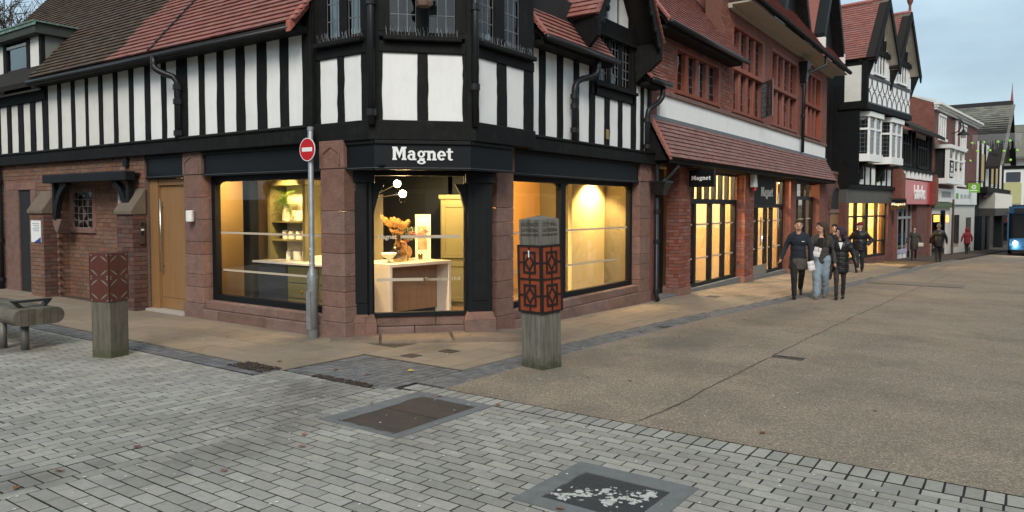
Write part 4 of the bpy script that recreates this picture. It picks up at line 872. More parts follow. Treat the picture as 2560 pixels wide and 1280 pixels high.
# oak door
dr = fbox(FL, 'front_door', M_oak, A, 10.74, 11.60, -.08, 1.93, -.20, -.14, .006)
for a, b, z0, z1 in ((10.70, 10.74, -.1, 2.04), (11.60, 11.82, -.1, 2.04), (10.74, 11.60, 1.935, 2.04)): fbox(FL, 'door_frame', M_oak, dr, a, b, z0, z1, -.24, -.08 if b - a < .5 else -.10, .006)
MB().tube([FL.p(11.52, 1.72, -.08), FL.p(11.52, .52, -.08)], .014, 8).build('pull_handle', M_steel, dr, smooth=True)
for z in (1.60, .64): MB().tube([FL.p(11.52, z, -.08), FL.p(11.52, z, -.145)], .008, 6).build('handle_stud', M_steel, dr)
fbox(FL, 'door_groove', M_joint, dr, 10.76, 11.58, .10, .106, -.142, -.1395)
fbox(FL, 'threshold', mat('threshold', (.40, .36, .31), .8, .1, 4, .1), A, 10.70, 11.84, -.2, -.085, -.25, .05, .006)
fbox(FL, 'alarm_case', M_black, A, 12.28, 12.40, 2.26, 2.40, .005, .06)
ic = thing('intercom', 'grey metal intercom panel on the dark brick side of the buttress', 'intercom', (6.4, 11.78, 1.2))
F2 = Fr((0, 11.80), (1, 0)); fbox(F2, 'intercom_case', mat('dull_metal', (.14, .10, .08), .45, .2, 8, 0, metal=.6), ic, 6.37, 6.45, .98, 1.36, .002, .04, .004)
fbox(F2, 'intercom_grille', M_fret, ic, 6.385, 6.435, 1.27, 1.33, .041, .043); fbox(F2, 'intercom_display', M_fret, ic, 6.385, 6.435, 1.12, 1.19, .041, .043); fbox(F2, 'intercom_label', M_letter, ic, 6.385, 6.435, 1.20, 1.225, .041, .043)
wl = thing('wall_light', 'small white cylindrical wall light on the sandstone pillar by the oak door', 'wall light', (6.45, 10.4, 1.45))
MB().lathe([(.055, 0), (.06, .005), (.06, .165), (.055, .17)], 16, (6.43, 10.43, 1.36)).build('light_body', M_whitep, wl, smooth=False); fbox(FL, 'light_bracket', M_steel, wl, 10.40, 10.46, 1.38, 1.5, .002, .03)
# ================================================================== INTERIOR OF THE CORNER SHOP
FZ, CZ = -.10, 2.30
M_floor = mat('wood_floor', (.20, .13, .075), .45, .2, 3, .05, 20, aniso=(1, 6, 1))
M_navy = mat('navy_wall', (.028, .034, .042), .7, .1, 3, .03)
M_olive = mat('olive_paint', (.135, .125, .055), .5, .1, 3, .02, 20)
M_warmw = mat('cream_wall', (.62, .52, .34), .7, .06, 3, .03)
M_ceil = mat('ceiling_white', (.70, .66, .56), .8, .05, 3, .03)
M_marble = mat('marble', (.72, .68, .60), .25, .1, 3, .0, col2=(.52, .48, .41), f2=.5)
M_brass = mat('brass', (.62, .43, .16), .28, .1, 5, 0, metal=1)
M_chalk = mat('pale_ceramic', (.72, .67, .55), .5, .06, 5, 0)
M_green = mat('fern_green', (.22, .42, .03), .6, .3, 20, 0, rnd=.35)
M_pampas = mat('pampas', (.46, .25, .07), .85, .3, 20, 0, rnd=.3)
M_bottle = glassmat('smoked_bottle', (.62, .56, .38), 2.2, .02)
sr = thing('showroom_shell', 'lit kitchen showroom behind the corner windows with dark walls and pale ceiling', 'room', (9, 9, FZ))
MB().prism([(6.72, 7.3, FZ - .05), (7.4, 6.75, FZ - .05), (8.3, 6.22, FZ - .05), (13.45, 6.22, FZ - .05), (13.45, 12, FZ - .05), (6.72, 12, FZ - .05)], (0, 0, .05)).build('floor', M_floor, sr)
MB().prism([(6.82, 7.3, CZ), (7.4, 6.75, CZ), (8.3, 6.32, CZ), (13.45, 6.32, CZ), (13.45, 12, CZ), (6.82, 12, CZ)], (0, 0, .05)).build('ceiling', M_ceil, sr)
MB().box(10.4, 10.5, 7.75, 12, FZ, CZ).build('back_wall', M_navy, sr)
MB().box(8.75, 8.85, 9.2, 12, FZ, CZ).build('partition', M_navy, sr)
MB().box(6.73, 7.98, 11.3, 11.4, FZ, CZ).build('side_wall', mat('ochre_wall', (.36, .25, .10), .7, .06, 3, .03), sr)
MB().box(7.9, 8.75, 11.6, 11.7, FZ, CZ).build('side_wall', M_navy, sr)
MB().box(10.4, 13.45, 8.5, 8.6, FZ, CZ).build('side_wall', mat('amber_wall', (.56, .33, .12), .7, .06, 3, .03), sr)
MB().box(12.02, 13.35, 6.92, 7.0, FZ, CZ).build('display_board', mat('board_cream', (.60, .50, .26), .75, .08, 2, .03), sr)
MB().box(13.38, 13.45, 6.25, 8.5, FZ, CZ).build('end_wall', mat('olive_end', (.16, .14, .08), .7, .06, 3, .03), sr)
MB().box(10.0, 10.4, 7.72, 7.8, FZ, CZ).build('side_wall', mat('grey_panel', (.20, .20, .18), .7, .06, 3, .03), sr)
# island with marble waterfall ends
isl = thing('kitchen_island', 'marble topped kitchen island with oak front behind the corner window', 'kitchen island', (8.1, 7.6, FZ), R(-8))
IM = Matrix.Translation((7.57, 7.34, 0)) @ Matrix.Rotation(R(-8), 4, 'Z')
def ib(name, m, x0, x1, y0, y1, z0, z1, par=isl, bevel=.003): return MB().box(x0, x1, y0, y1, z0, z1).xf(IM).build(name, m, par, bevel=bevel)
ib('worktop', M_marble, -.02, 1.16, -.03, .85, .72, .765); ib('end_panel', M_marble, -.02, .025, -.03, .85, FZ, .72); ib('end_panel', M_marble, 1.11, 1.16, -.03, .85, FZ, .72)
for k in range(4): ib('oak_front', M_oak, .03 + .27 * k, .297 + .27 * k, .24, .28, .03, .715)
ib('plinth', M_black, .03, 1.1, .28, .8, FZ, .03)
def at(x, y): return IM @ Vector((x, y, 0))
va = thing('glass_vase', 'smoked bottle vase holding dried pampas on the kitchen island', 'vase', at(.42, .32) + Vector((0, 0, .765)))
c = at(.42, .32); MB().lathe([(.05, .0), (.085, .01), (.12, .07), (.125, .12), (.10, .20), (.05, .27), (.026, .31), (.024, .38), (.032, .39)], 20, (c.x, c.y, .766)).build('vase_body', M_bottle, va, smooth=True)
pm = thing('pampas_bouquet', 'dried orange pampas grass with pink flowers in the bottle vase', 'flowers', (c.x, c.y, 1.0))
pb = MB(); fb = MB(); gb = MB()
for k in range(8):
    a = -.65 + k * .16; b_ = random.uniform(-.3, .3); h = random.uniform(.16, .30)
    top = Vector((c.x + a * .26, c.y - a * .26 + b_ * .2, 1.16 + h)); base = Vector((c.x, c.y, .98)); mid = base.lerp(top, .5) + Vector((0, 0, .04))
    pb.tube([base, mid, top], .002, 4)
    for j in range(230):
        t = random.random(); p = mid.lerp(top, t) if t > .15 else base.lerp(mid, .8 + t); w_ = .085 * math.sin(math.pi * (.12 + .8 * t)) * random.uniform(.4, 1)
        d = Vector((random.gauss(0, 1), random.gauss(0, 1), .5)).normalized() * w_
        pb.tube([p, p + d * .6 + Vector((0, 0, .012)), p + d + Vector((0, 0, -.004))], [.0022, .0018, .0005], 3)
for k in range(5):
    top = Vector((c.x + .14 + .05 * k, c.y - .14 - .03 * k, 1.16 + .02 * random.random() + .012 * k))
    fb.tube([Vector((c.x, c.y, .98)), top], .002, 4)
    for j in range(16): fb.ell(top + Vector((random.gauss(0, .022), random.gauss(0, .022), random.gauss(0, .02))), random.uniform(.006, .013), 6, 4)
for k in range(5):
    for j in range(22):
        p = Vector((c.x + .08 + .02 * k, c.y - .06 - .03 * k, 1.08 + j * .009)); a = random.uniform(0, 6.3); gb.tube([p, p + Vector((.03 * math.cos(a), .03 * math.sin(a), .02))], [.006, .001], 3)
o = pb.build('plume', M_pampas, pm); o['kind'] = 'stuff'; fb.build('pink_blossom', mat('blossom', (.55, .14, .12), .7, .2, 20, 0), pm); gb.build('green_sprig', mat('sprig', (.17, .2, .12), .7, .2, 20, 0), pm)
tp = thing('kitchen_tap', 'tall brass swan neck tap on the kitchen island', 'tap', at(.64, .38) + Vector((0, 0, .765)))
c = at(.64, .38); MB().tube([(c.x, c.y, .766), (c.x, c.y, .95)] + arc((c.x - .02, c.y + .02, 1.09), (c.x, c.y, .97), (c.x - .09, c.y + .09, 1.05), 6) + arc((c.x - .16, c.y + .16, 1.04), (c.x - .09, c.y + .09, 1.05), (c.x - .13, c.y + .13, .93), 5), .013, 10).build('spout', M_brass, tp, smooth=True)
MB().tube([(c.x, c.y, .766), (c.x, c.y, .85)], .02, 10).build('tap_base', M_brass, tp); MB().tube([(c.x, c.y, .84), (c.x - .06, c.y + .05, .845)], .006, 6).build('lever', M_brass, tp)
bw = thing('footed_bowl', 'pale footed bowl on the kitchen island', 'bowl', at(.16, .22) + Vector((0, 0, .765)))
c = at(.16, .22); MB().lathe([(.045, 0), (.05, .01), (.022, .03), (.022, .06), (.06, .075), (.10, .11), (.112, .15), (.105, .15), (.05, .09)], 20, (c.x, c.y, .766)).build('bowl_body', M_chalk, bw, smooth=True)
for k, (u, v, h) in enumerate(((.02, .5, .19), (.08, .52, .15))):
    c = at(u, v); o = MB().lathe([(.028, 0), (.032, .01), (.032, h * .6), (.012, h * .75), (.011, h), (.014, h + .005)], 12, (c.x, c.y, .766)).build('ceramic_bottle', M_chalk, None, smooth=True); tag(o, ('taller' if k == 0 else 'shorter') + ' of two pale ceramic bottles behind the footed bowl', 'bottle')
# tall olive cupboard, poster, wall shelves
cb = thing('tall_cupboard', 'tall olive panelled kitchen cupboard beside the corner window', 'cupboard', (9.7, 7.95, FZ))
CM = Matrix.Translation((9.50, 8.02, 0)) @ Matrix.Rotation(R(-58), 4, 'Z')
def cbx(name, m, x0, x1, y0, y1, z0, z1, par=cb): return MB().box(x0, x1, y0, y1, z0, z1).xf(CM).build(name, m, par, bevel=.004)
cbx('carcass', M_olive, 0, .50, 0, .5, FZ, 1.72); cbx('cornice', M_olive, -.03, .53, -.03, .5, 1.72, 1.79)
for z0, z1 in ((.72, 1.66), (-.02, .66)):
    d = cbx('cupboard_door', M_olive, .02, .48, -.02, -.001, z0, z1)
    for a, b, e, f in ((.02, .09, z0, z1), (.41, .48, z0, z1), (.09, .41, z1 - .08, z1), (.09, .41, z0, z0 + .08)): cbx('door_rail', M_olive, a, b, -.034, -.0205, e, f, d)
po = thing('poster_board', 'pale upright poster board with a kitchen picture beside the olive cupboard', 'poster', (9.55, 8.25, .3))
PM_ = Matrix.Translation((9.42, 8.17, 0)) @ Matrix.Rotation(R(122), 4, 'Z')
def pbx(name, m, x0, x1, y0, y1, z0, z1): return MB().box(x0, x1, y0, y1, z0, z1).xf(PM_).build(name, m, po)
pbx('board', M_chalk, 0, .26, 0, .03, .1, 1.46); pbx('picture', mat('picture_brown', (.22, .13, .06), .6, .4, 9, 0, col2=(.5, .42, .3), f2=.9), .06, .22, .0305, .033, .86, 1.26); pbx('picture', mat('print_dark', (.3, .25, .18), .6, .1, 4, 0), .05, .2, .0305, .033, .55, .6)
text('poster_word', 'LUDU', .085, M_letter, po, PM_ @ Matrix(((-1, 0, 0, .13), (0, 0, 1, .032), (0, 1, 0, 1.36), (0, 0, 0, 1))), .001, .003)
sh = thing('wall_shelves', 'backlit shelves of white crockery seen at the left of the corner window', 'shelves', (9.2, 9.55, .8))
SMx = Matrix.Translation((8.55, 9.30, 0)) @ Matrix.Rotation(R(-52), 4, 'Z')
def sbx(name, m, x0, x1, y0, y1, z0, z1, par=sh): return MB().box(x0, x1, y0, y1, z0, z1).xf(SMx).build(name, m, par)
sbx('shelf_back', mat('shelf_back', (.3, .27, .18), .6, .1, 3, 0), 0, .6, .2, .22, .55, 1.8)
for z in (.72, .95, 1.2, 1.42): sbx('shelf_board', M_olive, 0, .42, 0, .2, z, z + .02)
rng = random.Random(3)
cz = thing('crockery', 'white jars and boxes on the backlit shelves', 'crockery', (8.7, 9.2, .74), group='shelf crockery')
for z in (.742, .972, 1.222, 1.442):
    x = .02
    while x < .36: wd = rng.uniform(.05, .12); sbx('jar', M_chalk, x, x + wd, .05, .14, z, z + rng.uniform(.08, .17), cz); x += wd + .02
# dresser seen through the left window
ds = thing('kitchen_dresser', 'olive dresser with lit open shelves behind the left shop window', 'dresser', (7.6, 9.6, FZ))
def db(name, m, x0, x1, y0, y1, z0, z1, par=ds, bevel=.003): return MB().box(x0, x1, y0, y1, z0, z1).build(name, m, par, bevel=bevel)
db('base_unit', M_olive, 7.38, 8.0, 7.85, 9.34, FZ, .69); db('base_unit', M_navy, 7.40, 8.0, 9.34, 10.1, FZ, .69); db('worktop', M_marble, 7.33, 8.0, 7.8, 10.16, .692, .725)
for k, (a, b) in enumerate(((8.62, 9.31), (7.88, 8.59))):
    for z0, z1 in ((.0, .16), (.18, .40), (.42, .66)):
        d = db('drawer', M_olive, 7.36, 7.379, a, b, z0, z1); MB().ell((7.345, (a + b) / 2, (z0 + z1) / 2), .014, 8, 6).build('knob', M_brass, d)
db('hutch_side', M_olive, 7.6, 7.95, 9.18, 9.25, .726, 1.93); db('hutch_side', M_olive, 7.6, 7.95, 10.04, 10.11, .726, 1.93); db('hutch_top', M_olive, 7.56, 7.98, 9.12, 10.16, 1.93, 2.01); db('hutch_back', M_chalk, 7.93, 7.95, 9.25, 10.04, .726, 1.93)
for z in (1.03, 1.33): db('shelf_board', M_olive, 7.62, 7.93, 9.25, 10.04, z, z + .025)
db('wall_panel', M_olive, 8.0, 8.1, 8.2, 9.15, FZ, CZ); db('wall_panel', mat('brown_panel', (.10, .075, .04), .6, .1, 3, 0), 8.0, 8.1, 10.2, 10.9, FZ, CZ)
rng = random.Random(5)
for z, hs in ((.727, (.12, .16)), (1.057, (.13, .15)), (1.357, (.16, .20))):
    y = 9.36
    while y < 9.95:
        r_ = rng.uniform(.04, .075); h = rng.uniform(*hs)
        o = MB().lathe([(r_ * .9, 0), (r_, .01), (r_, h - .01), (r_ * .85, h)], 14, (7.76, y, z)).build('storage_jar', M_chalk, None, smooth=False); tag(o, 'pale cylindrical jar on the lit dresser shelves', 'jar', 'jars on the dresser'); y += 2 * r_ + rng.uniform(.03, .09)
db('bread_bin', M_chalk, 7.5, 7.7, 8.7, 8.95, .726, .83)
fn = thing('fern_plant', 'bright green fern on the top shelf of the dresser', 'plant', (7.74, 9.72, 1.5)); fm = MB()
for k in range(150):
    a = random.uniform(0, 6.3); l = random.uniform(.14, .34); p0 = Vector((7.60, 9.70, 1.66)); p2 = p0 + Vector((math.cos(a) * l * .4, math.sin(a) * l, random.uniform(-.34, .20))); pts = arc((p0 + p2) / 2 + Vector((0, 0, .14)), p0, p2, 7)
    for i, p in enumerate(pts[1:]):
        d = Vector((-math.sin(a), math.cos(a), .3)) * .026 * (1.15 - i / 8); e_ = Vector((math.cos(a), math.sin(a), 0)) * .014
        fm.add([p - d, p + e_, p + d, p - e_ * .3], [(0, 1, 2, 3)])
o = fm.build('fronds', M_green, fn); o['kind'] = 'stuff'; MB().lathe([(.05, 0), (.07, .28)], 12, (7.70, 9.72, 1.357)).build('fern_pot', M_chalk, fn)
def prop(name, label, cat, build, m, smooth=True):
    o = build.build(name, m, None, smooth=smooth); return tag(o, label, cat)
c = at(.80, .62); prop('chopping_board', 'round oak board leaning at the back of the kitchen island', 'board', MB().prism([(c.x + .11 * math.cos(a) * .3, c.y + .11 * math.cos(a) * -.9, .88 + .11 * math.sin(a)) for a in [k * math.pi / 10 for k in range(20)]], (.015, .01, 0)), M_oak, False)
c = at(.95, .45); prop('glass_tumbler', 'small amber tumbler at the right of the kitchen island', 'tumbler', MB().lathe([(.03, 0), (.035, .005), (.038, .09), (.034, .09), (.03, .01)], 14, (c.x, c.y, .766)), M_bottle)
for k, (y, h, m_) in enumerate(((8.35, .22, M_bottle), (8.22, .28, M_chalk), (8.08, .18, M_brass))):
    prop('counter_jar', ('amber glass jar', 'tall pale jar', 'short brass canister')[k] + ' on the dresser worktop behind the sign pole', 'jar', MB().lathe([(.04, 0), (.045, .01), (.045, h * .8), (.025, h * .9), (.028, h)], 14, (7.62, y, .727)), m_)
fr1 = thing('wall_picture', 'framed marble print on the olive panel right of the dresser', 'picture', (7.99, 8.75, 1.3)); MB().box(7.965, 7.998, 8.35, 8.85, 1.0, 1.7).build('picture_frame', M_oak, fr1); MB().box(7.955, 7.964, 8.39, 8.81, 1.04, 1.66).build('picture_sheet', M_marble, fr1)
st_ = thing('bar_stool', 'black bar stool standing beyond the kitchen island', 'stool', (8.95, 8.05, FZ)); MB().lathe([(.16, 0), (.17, .02), (.16, .045)], 18, (8.95, 8.05, .56)).build('seat', M_oak, st_)
for k in range(4): a = k * math.pi / 2 + .4; MB().tube([(8.95 + .10 * math.cos(a), 8.05 + .10 * math.sin(a), .56), (8.95 + .17 * math.cos(a), 8.05 + .17 * math.sin(a), FZ)], .012, 8).build('leg', M_black, st_)
cr = thing('ceiling_track', 'black ceiling track crossing above the corner window', 'track', (8.2, 7.2, CZ)); MB().box(7.3, 9.6, 7.16, 7.20, CZ - .05, CZ - .002).build('track_rail', M_black, cr)
pt2 = thing('wall_panel_print', 'grey framed panel on the wall behind the right shop window', 'picture', (11.0, 8.45, 1.4)); MB().box(10.6, 11.5, 8.46, 8.498, .9, 1.9).build('print_sheet', mat('grey_print', (.24, .24, .23), .6, .2, 4, 0), pt2)
# lamps
def bulb(parent, name, p, r, m, power, col=(1, .66, .27), spot=None):
    power *= 4.2 if p[0] < 13.6 else 2.3
    o = MB().ell(p, r, 16, 10).build(name, m, parent, smooth=True)
    if power:
        ld = bpy.data.lights.new(name + '_light', 'SPOT' if spot else 'POINT'); ld.energy = power; ld.color = col; ld.shadow_soft_size = .05
        lo = bpy.data.objects.new(name + '_light', ld); COL.objects.link(lo); lo.parent = parent; lo.matrix_parent_inverse = PINV(parent)
        if spot: ld.spot_size = R(spot[1]); ld.spot_blend = .5; lo.matrix_basis = Matrix.Translation(Vector(p) + Vector(spot[0]).normalized() * (r + .02)) @ Vector(spot[0]).to_track_quat('-Z', 'Y').to_matrix().to_4x4()
        else: lo.location = Vector(p) + Vector((0, 0, -r - .03))
    return o
pl_ = thing('globe_pendant', 'black pendant with glowing glass globes over the kitchen island', 'pendant lamp', (7.75, 8.0, CZ))
gl = [(8.03, 7.62, 1.93), (8.02, 7.50, 1.78), (7.74, 7.90, 1.90), (7.68, 7.98, 1.91)]
ctr = Vector((7.72, 7.92, 1.70)); ar = MB().tube([(7.72, 7.92, CZ), ctr], .008, 6)
for g in gl: ar.tube([ctr, g], .006, 6)
ar.build('pendant_arm', M_black, pl_)
for g in gl:
    bulb(pl_, 'glass_globe', g, .054 if g[0] > 7.9 else .036, E_globe, 4)
def spotlamp(label, p, d, power, ang=80, r=.035):
    t = thing('ceiling_spotlight', label, 'spotlight', (p[0], p[1], CZ)); MB().tube([(p[0], p[1], CZ), (p[0], p[1], p[2] + .05)], .01, 6).build('stem', M_black, t)
    d = Vector(d).normalized(); pp = Vector(p); MB().tube([pp - d * .11, pp - d * .005], .042, 12).build('lamp_can', M_black, t)
    bulb(t, 'lamp_bulb', pp, r, E_spot, power, spot=(d, ang)); return t
spotlamp('ceiling spotlight above the amber wall in the right shop window', (11.1, 7.1, 2.08), (.6, 1, -.9), 60, 120)
spotlamp('ceiling spotlight grazing the cream display board', (12.75, 6.56, 2.16), (.0, .42, -1), 60, 120)
spotlamp('ceiling spotlight over the olive cupboard', (9.0, 7.45, 2.12), (.6, .45, -.8), 40, 110)
spotlamp('ceiling spotlight aimed at the lit dresser shelves', (7.1, 9.3, 2.15), (.75, .42, -.65), 42, 65)
spotlamp('ceiling spotlight over the island worktop', (7.32, 7.22, 2.16), (.55, .12, -1), 55, 105)
spotlamp('ceiling spotlight near the ochre side wall', (7.2, 10.6, 2.15), (.2, .9, -.5), 22, 100)
spotlamp('ceiling spotlight over the left of the dresser worktop', (7.0, 8.6, 2.15), (.6, -.1, -1), 30, 90)
ls = thing('ceiling_strip', 'thin lit ceiling strip seen through the left shop window', 'strip light', (7.6, 10.6, 2.2)); MB().box(7.55, 7.58, 10.3, 11.0, 2.20, 2.215).build('strip_tube', E_strip, ls)

# ================================================================== RED BRICK BUILDING
B = thing('red_brick_building', 'red brick shop building with tiled canopy and terracotta windows', 'building', (13.7, 6.0, -.33))
def bb(name, m, u0, u1, z0, z1, n0, n1, par=B, bevel=0): return fbox(FR, name, m, par, u0, u1, z0, z1, n0, n1, bevel)
# piers of real bricks
for u0, u1 in ((15.05, 15.74), (19.70, 20.50), (24.5, 25.2), (28.65, 29.7)):
    p_ = bb('brick_pier', M_mortarR, u0 + .006, u1 - .006, -.9, 2.9, -.30, -.006)
    if u0 < 24:
        brick_wall(p_, FR, u0, u1, -.55, 2.75, -.004, M_brickR, None, 40)
        brick_wall(p_, Fr((u0, 0), (0, 1), True), 6.0, 6.29, -.55, 2.75, .002 - .004, M_brickR, None, 40)
    else:
        bb('pier_face', M_brickfar, u0, u1, -.9, 2.9, -.29, 0, p_)
    bb('pier_foot', M_sand, u0 - .02, u1 + .02, -.9, gz(u0, 6) + .16, -.5, .02, p_, .01)
# black side door
dd = bb('side_door', M_fascia, 13.62, 15.05, -.5, 2.4, -.42, -.36); bb('door_glass', M_glass, 13.75, 14.2, -.2, 2.2, -.355, -.35, dd); MB().tube([FR.p(14.55, .4, -.30), FR.p(14.55, 1.35, -.30)], .02, 8).build('pull_handle', M_steel, dd)
bb('door_step', M_conc, 13.6, 15.05, -.6, -.30, -.4, -.02)
# shop windows
def bwin(u0, u1, zs, ztr, zt, mull, ups, door=None):
    n = -.28; f = bb('window_frame', M_fascia, u0, u1, ztr - .06, ztr + .06, n - .05, n + .05)
    for z0, z1 in ((zs, zs + .08), (zt - .06, zt)): bb('window_rail', M_fascia, u0, u1, z0, z1, n - .05, n + .048, f)
    for m_ in mull: bb('mullion', M_fascia, m_ - .065, m_ + .065, zs + .08, ztr - .06, n - .05, n + .052, f)
    for m_ in ups: bb('mullion', M_fascia, m_ - .045, m_ + .045, ztr + .06, zt - .06, n - .05, n + .052, f)
    e = [u0] + list(mull) + [u1]
    for a, b in zip(e, e[1:]):
        g = bb('glass_pane', M_glass, a + .01, b - .01, zs + .08, ztr - .06, n - .006, n, f)
        for z in (1.17, .36): bb('vinyl_band', M_vinyl, a + .06, b - .06, z - .02, z + .02, n + .002, n + .003, g)
    bb('glass_pane', M_glass, u0, u1, ztr + .06, zt - .06, n - .006, n, f)
    bb('window_sill', M_conc, u0, u1, zs - .35, zs - .001, -.6, -.12)
    return f
bwin(15.74, 19.70, -.30, 1.72, 2.45, (15.95, 16.62, 17.72, 18.70, 19.62), (16.0, 16.5, 17.0, 17.5, 18.0, 18.5, 19.0, 19.55))
fw_ = bwin(20.50, 24.5, -.42, 1.62, 2.45, (20.62, 21.65, 22.6, 23.2, 24.4), (23.6, 24.4))
bb('sign_panel', M_black, 20.5, 23.4, 1.66, 2.45, -.26, -.2)
bb('door_kick', mat('kick_plate', (.20, .19, .17), .5, .1, 4, 0), 20.7, 22.6, -.42, -.12, -.24, -.22)
MB().tube([FR.p(21.75, .45, -.16), FR.p(21.75, 1.3, -.16)], .022, 8).build('pull_handle', M_steel, fw_)
slab_word(B, FR.M(22.45, 2.02, -.19), .27, M_letter, .98)
bwin(25.2, 28.65, -.52, 1.9, 2.45, (25.3, 26.4, 27.5, 28.55), (26.2, 27.2, 28))
bb('canopy_soffit', M_timber, 13.62, 29.6, 2.46, 2.52, -.5, .36); bb('shop_head', M_timber, 13.62, 29.6, 2.52, 3.1, -.6, -.02)
# tiled canopy
cv = Vector((0, .42, .80)).normalized(); p0 = Vector((13.5, 5.58, 2.56))
can = MB().prism([p0 + Vector((0, 0, -.02)), p0 + Vector((16.1, 0, -.02)), p0 + Vector((16.1, 0, -.02)) + cv * .92, p0 + Vector((0, 0, -.02)) + cv * .92], (0, .06, -.02)).build('canopy', M_under, B)
M_tilec = mat('canopy_tile', (.25, .128, .112), .85, .2, 9, .2, 60, rnd=.16, stain=.35, stcol=(.14, .085, .075), sts=1.2)
tile_roof(can, p0, (1, 0, 0), cv, 16.0, .90, mats=M_tilec, th=.10, cap=300)
MB().prism([p0 + Vector((-.06, -.02, -.05)), p0 + Vector((-.06, -.02, .03)), p0 + Vector((-.06, -.03, .03)) + cv * .92, p0 + Vector((-.06, 0, -.05)) + cv * .92], (.12, 0, 0)).build('verge_tile', M_ridge, can)
MB().prism([p0 + Vector((.0, .02, -.06)), p0 + Vector((0, .02, -.0)) + cv * .9, p0 + Vector((0, .42, -.06))], (.02, 0, 0)).build('canopy_cheek', M_timber, can)
bb('lead_flashing', M_lead, 13.55, 29.6, 3.34, 3.42, 0, .03)
bb('white_band', M_white, 13.95, 29.45, 3.42, 3.86, -.05, .004)
bb('string_course', M_sand, 13.9, 29.5, 3.86, 3.95, -.05, .05, B, .01)
# upper brick wall with stone-mullioned windows
bb('brick_wall', M_brickfar, 13.62, 13.9, -.3, 6.0, -.3, -.03)
WIN = [(14.70, 17.62, 3.99, 5.02, None), (18.42, 21.3, 3.99, 6.25, 5.12), (21.95, 25.15, 3.99, 6.25, 5.12), (25.9, 28.65, 3.99, 6.25, 5.12)]
def solid(u0, u1, z0, z1): return bb('brick_wall', M_mortarR if u0 < 18.6 else M_brickfar, u0, u1, z0, z1, -.4, 0)
w1 = solid(13.9, 14.70, 3.95, 5.6); w2 = solid(17.62, 18.42, 3.95, 7.2); solid(21.3, 21.95, 3.95, 6.55); solid(25.15, 25.9, 3.95, 6.55); solid(28.65, 29.6, 3.95, 6.55)
w3 = solid(14.70, 17.62, 5.02, 5.6); bb('brick_wall', M_brickfar, 18.42, 29.6, 6.25, 6.6, -.4, -.002)
for w_, a, b, z0, z1 in ((w1, 13.9, 14.70, 3.95, 5.3), (w2, 17.62, 18.42, 3.95, 6.6), (w3, 14.70, 17.62, 5.02, 5.3)): brick_wall(w_, FR, a, b, z0, z1, .002, M_brickR, None, 40)
MB().box(18.16, 18.2, 6.0, 9, 5.2, 8).build('brick_wall', M_brickfar, B)
for (a, b, z0, z1, tr) in WIN:
    wn = bb('stone_window', M_terra, a, a + .16, z0, z1, -.22, .01, B, .01); bb('window_jamb', M_terra, b - .16, b, z0, z1, -.22, .01, wn, .01)
    bb('window_sill', M_terra, a + .16, b - .16, z0, z0 + .08, -.22, .03, wn, .01); bb('window_head', M_terra, a + .16, b - .16, z1 - .10, z1, -.22, .008, wn, .01)
    if tr: bb('transom', M_terra, a + .16, b - .16, tr - .05, tr + .06, -.2, .03, wn, .01)
    n_ = 4; w_ = (b - a - .32) / n_
    for k in range(1, n_): bb('mullion', M_terra, a + .16 + k * w_ - .09, a + .16 + k * w_ + .09, z0 + .08, z1 - .1, -.2, .005 - .04, wn, .02)
    rows = [(z0 + .08, tr - .05), (tr + .06, z1 - .1)] if tr else [(z0 + .08, z1 - .1)]
    for k in range(n_):
        for (r0, r1) in rows:
            if a < 22: pane_grid(wn, FR, a + .16 + k * w_ + (.09 if k else 0), a + .16 + (k + 1) * w_ - (.09 if k < 3 else 0), r0, r1, -.13, 2, 4 if tr is None or a > 14 else 5)
            else: bb('pane', M_pane, a + .16 + k * w_, a + .16 + (k + 1) * w_, r0, r1, -.14, -.13, wn)
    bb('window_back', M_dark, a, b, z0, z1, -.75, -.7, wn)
# the open casement
oc = MB(); p_a, p_b = Vector((21.02, 5.97, 0)), Vector((20.45, 5.52, 0)); FO = Fr((p_a.x, p_a.y), (p_b - p_a).xy); L_ = (p_b - p_a).length
for a, b, z0, z1 in ((0, .03, 4.07, 5.06), (L_ - .03, L_, 4.07, 5.06), (.03, L_ - .03, 4.07, 4.10), (.03, L_ - .03, 5.03, 5.06)): FO.box(oc, a, b, z0, z1, -.012, .012)
for k in (1, 2): FO.box(oc, L_ * k / 3 - .006, L_ * k / 3 + .006, 4.1, 5.03, -.005, .005)
for k in range(1, 7): FO.box(oc, .03, L_ - .03, 4.1 + .133 * k - .006, 4.1 + .133 * k + .006, -.0045, .0045)
oc_ = oc.build('open_casement', M_lead, B); fbox(FO, 'glass_pane', M_paneold, oc_, .03, L_ - .03, 4.1, 5.03, -.002, .002)
# low roof on the left
lv = Vector((0, math.cos(R(53)), math.sin(R(53)))); p0 = Vector((13.5, 5.62, 5.22))
lr = MB().prism([p0 + Vector((0, 0, -.03)), p0 + Vector((4.75, 0, -.03)), p0 + Vector((4.75, 0, -.03)) + lv * 3.4, p0 + Vector((0, 0, -.03)) + lv * 3.4], (0, .05, -.06)).build('low_roof', M_under, B)
tile_roof(lr, p0, (1, 0, 0), lv, 4.7, 3.4, mats=M_tile, cap=250)
MB().prism([p0 + Vector((-.06, -.02, -.06)), p0 + Vector((-.06, -.02, .03)), p0 + Vector((-.06, -.03, .03)) + lv * 3.4, p0 + Vector((-.06, 0, -.06)) + lv * 3.4], (.12, 0, 0)).build('verge_tile', M_ridge, lr)
MB().tube([p0 + Vector((-.05, -.05, -.06)), p0 + Vector((4.85, -.05, -.06))], .055, 8).build('gutter', M_pipe, B, smooth=True); bb('eaves_board', M_timber, 13.55, 18.2, 5.06, 5.14, 0, .34)
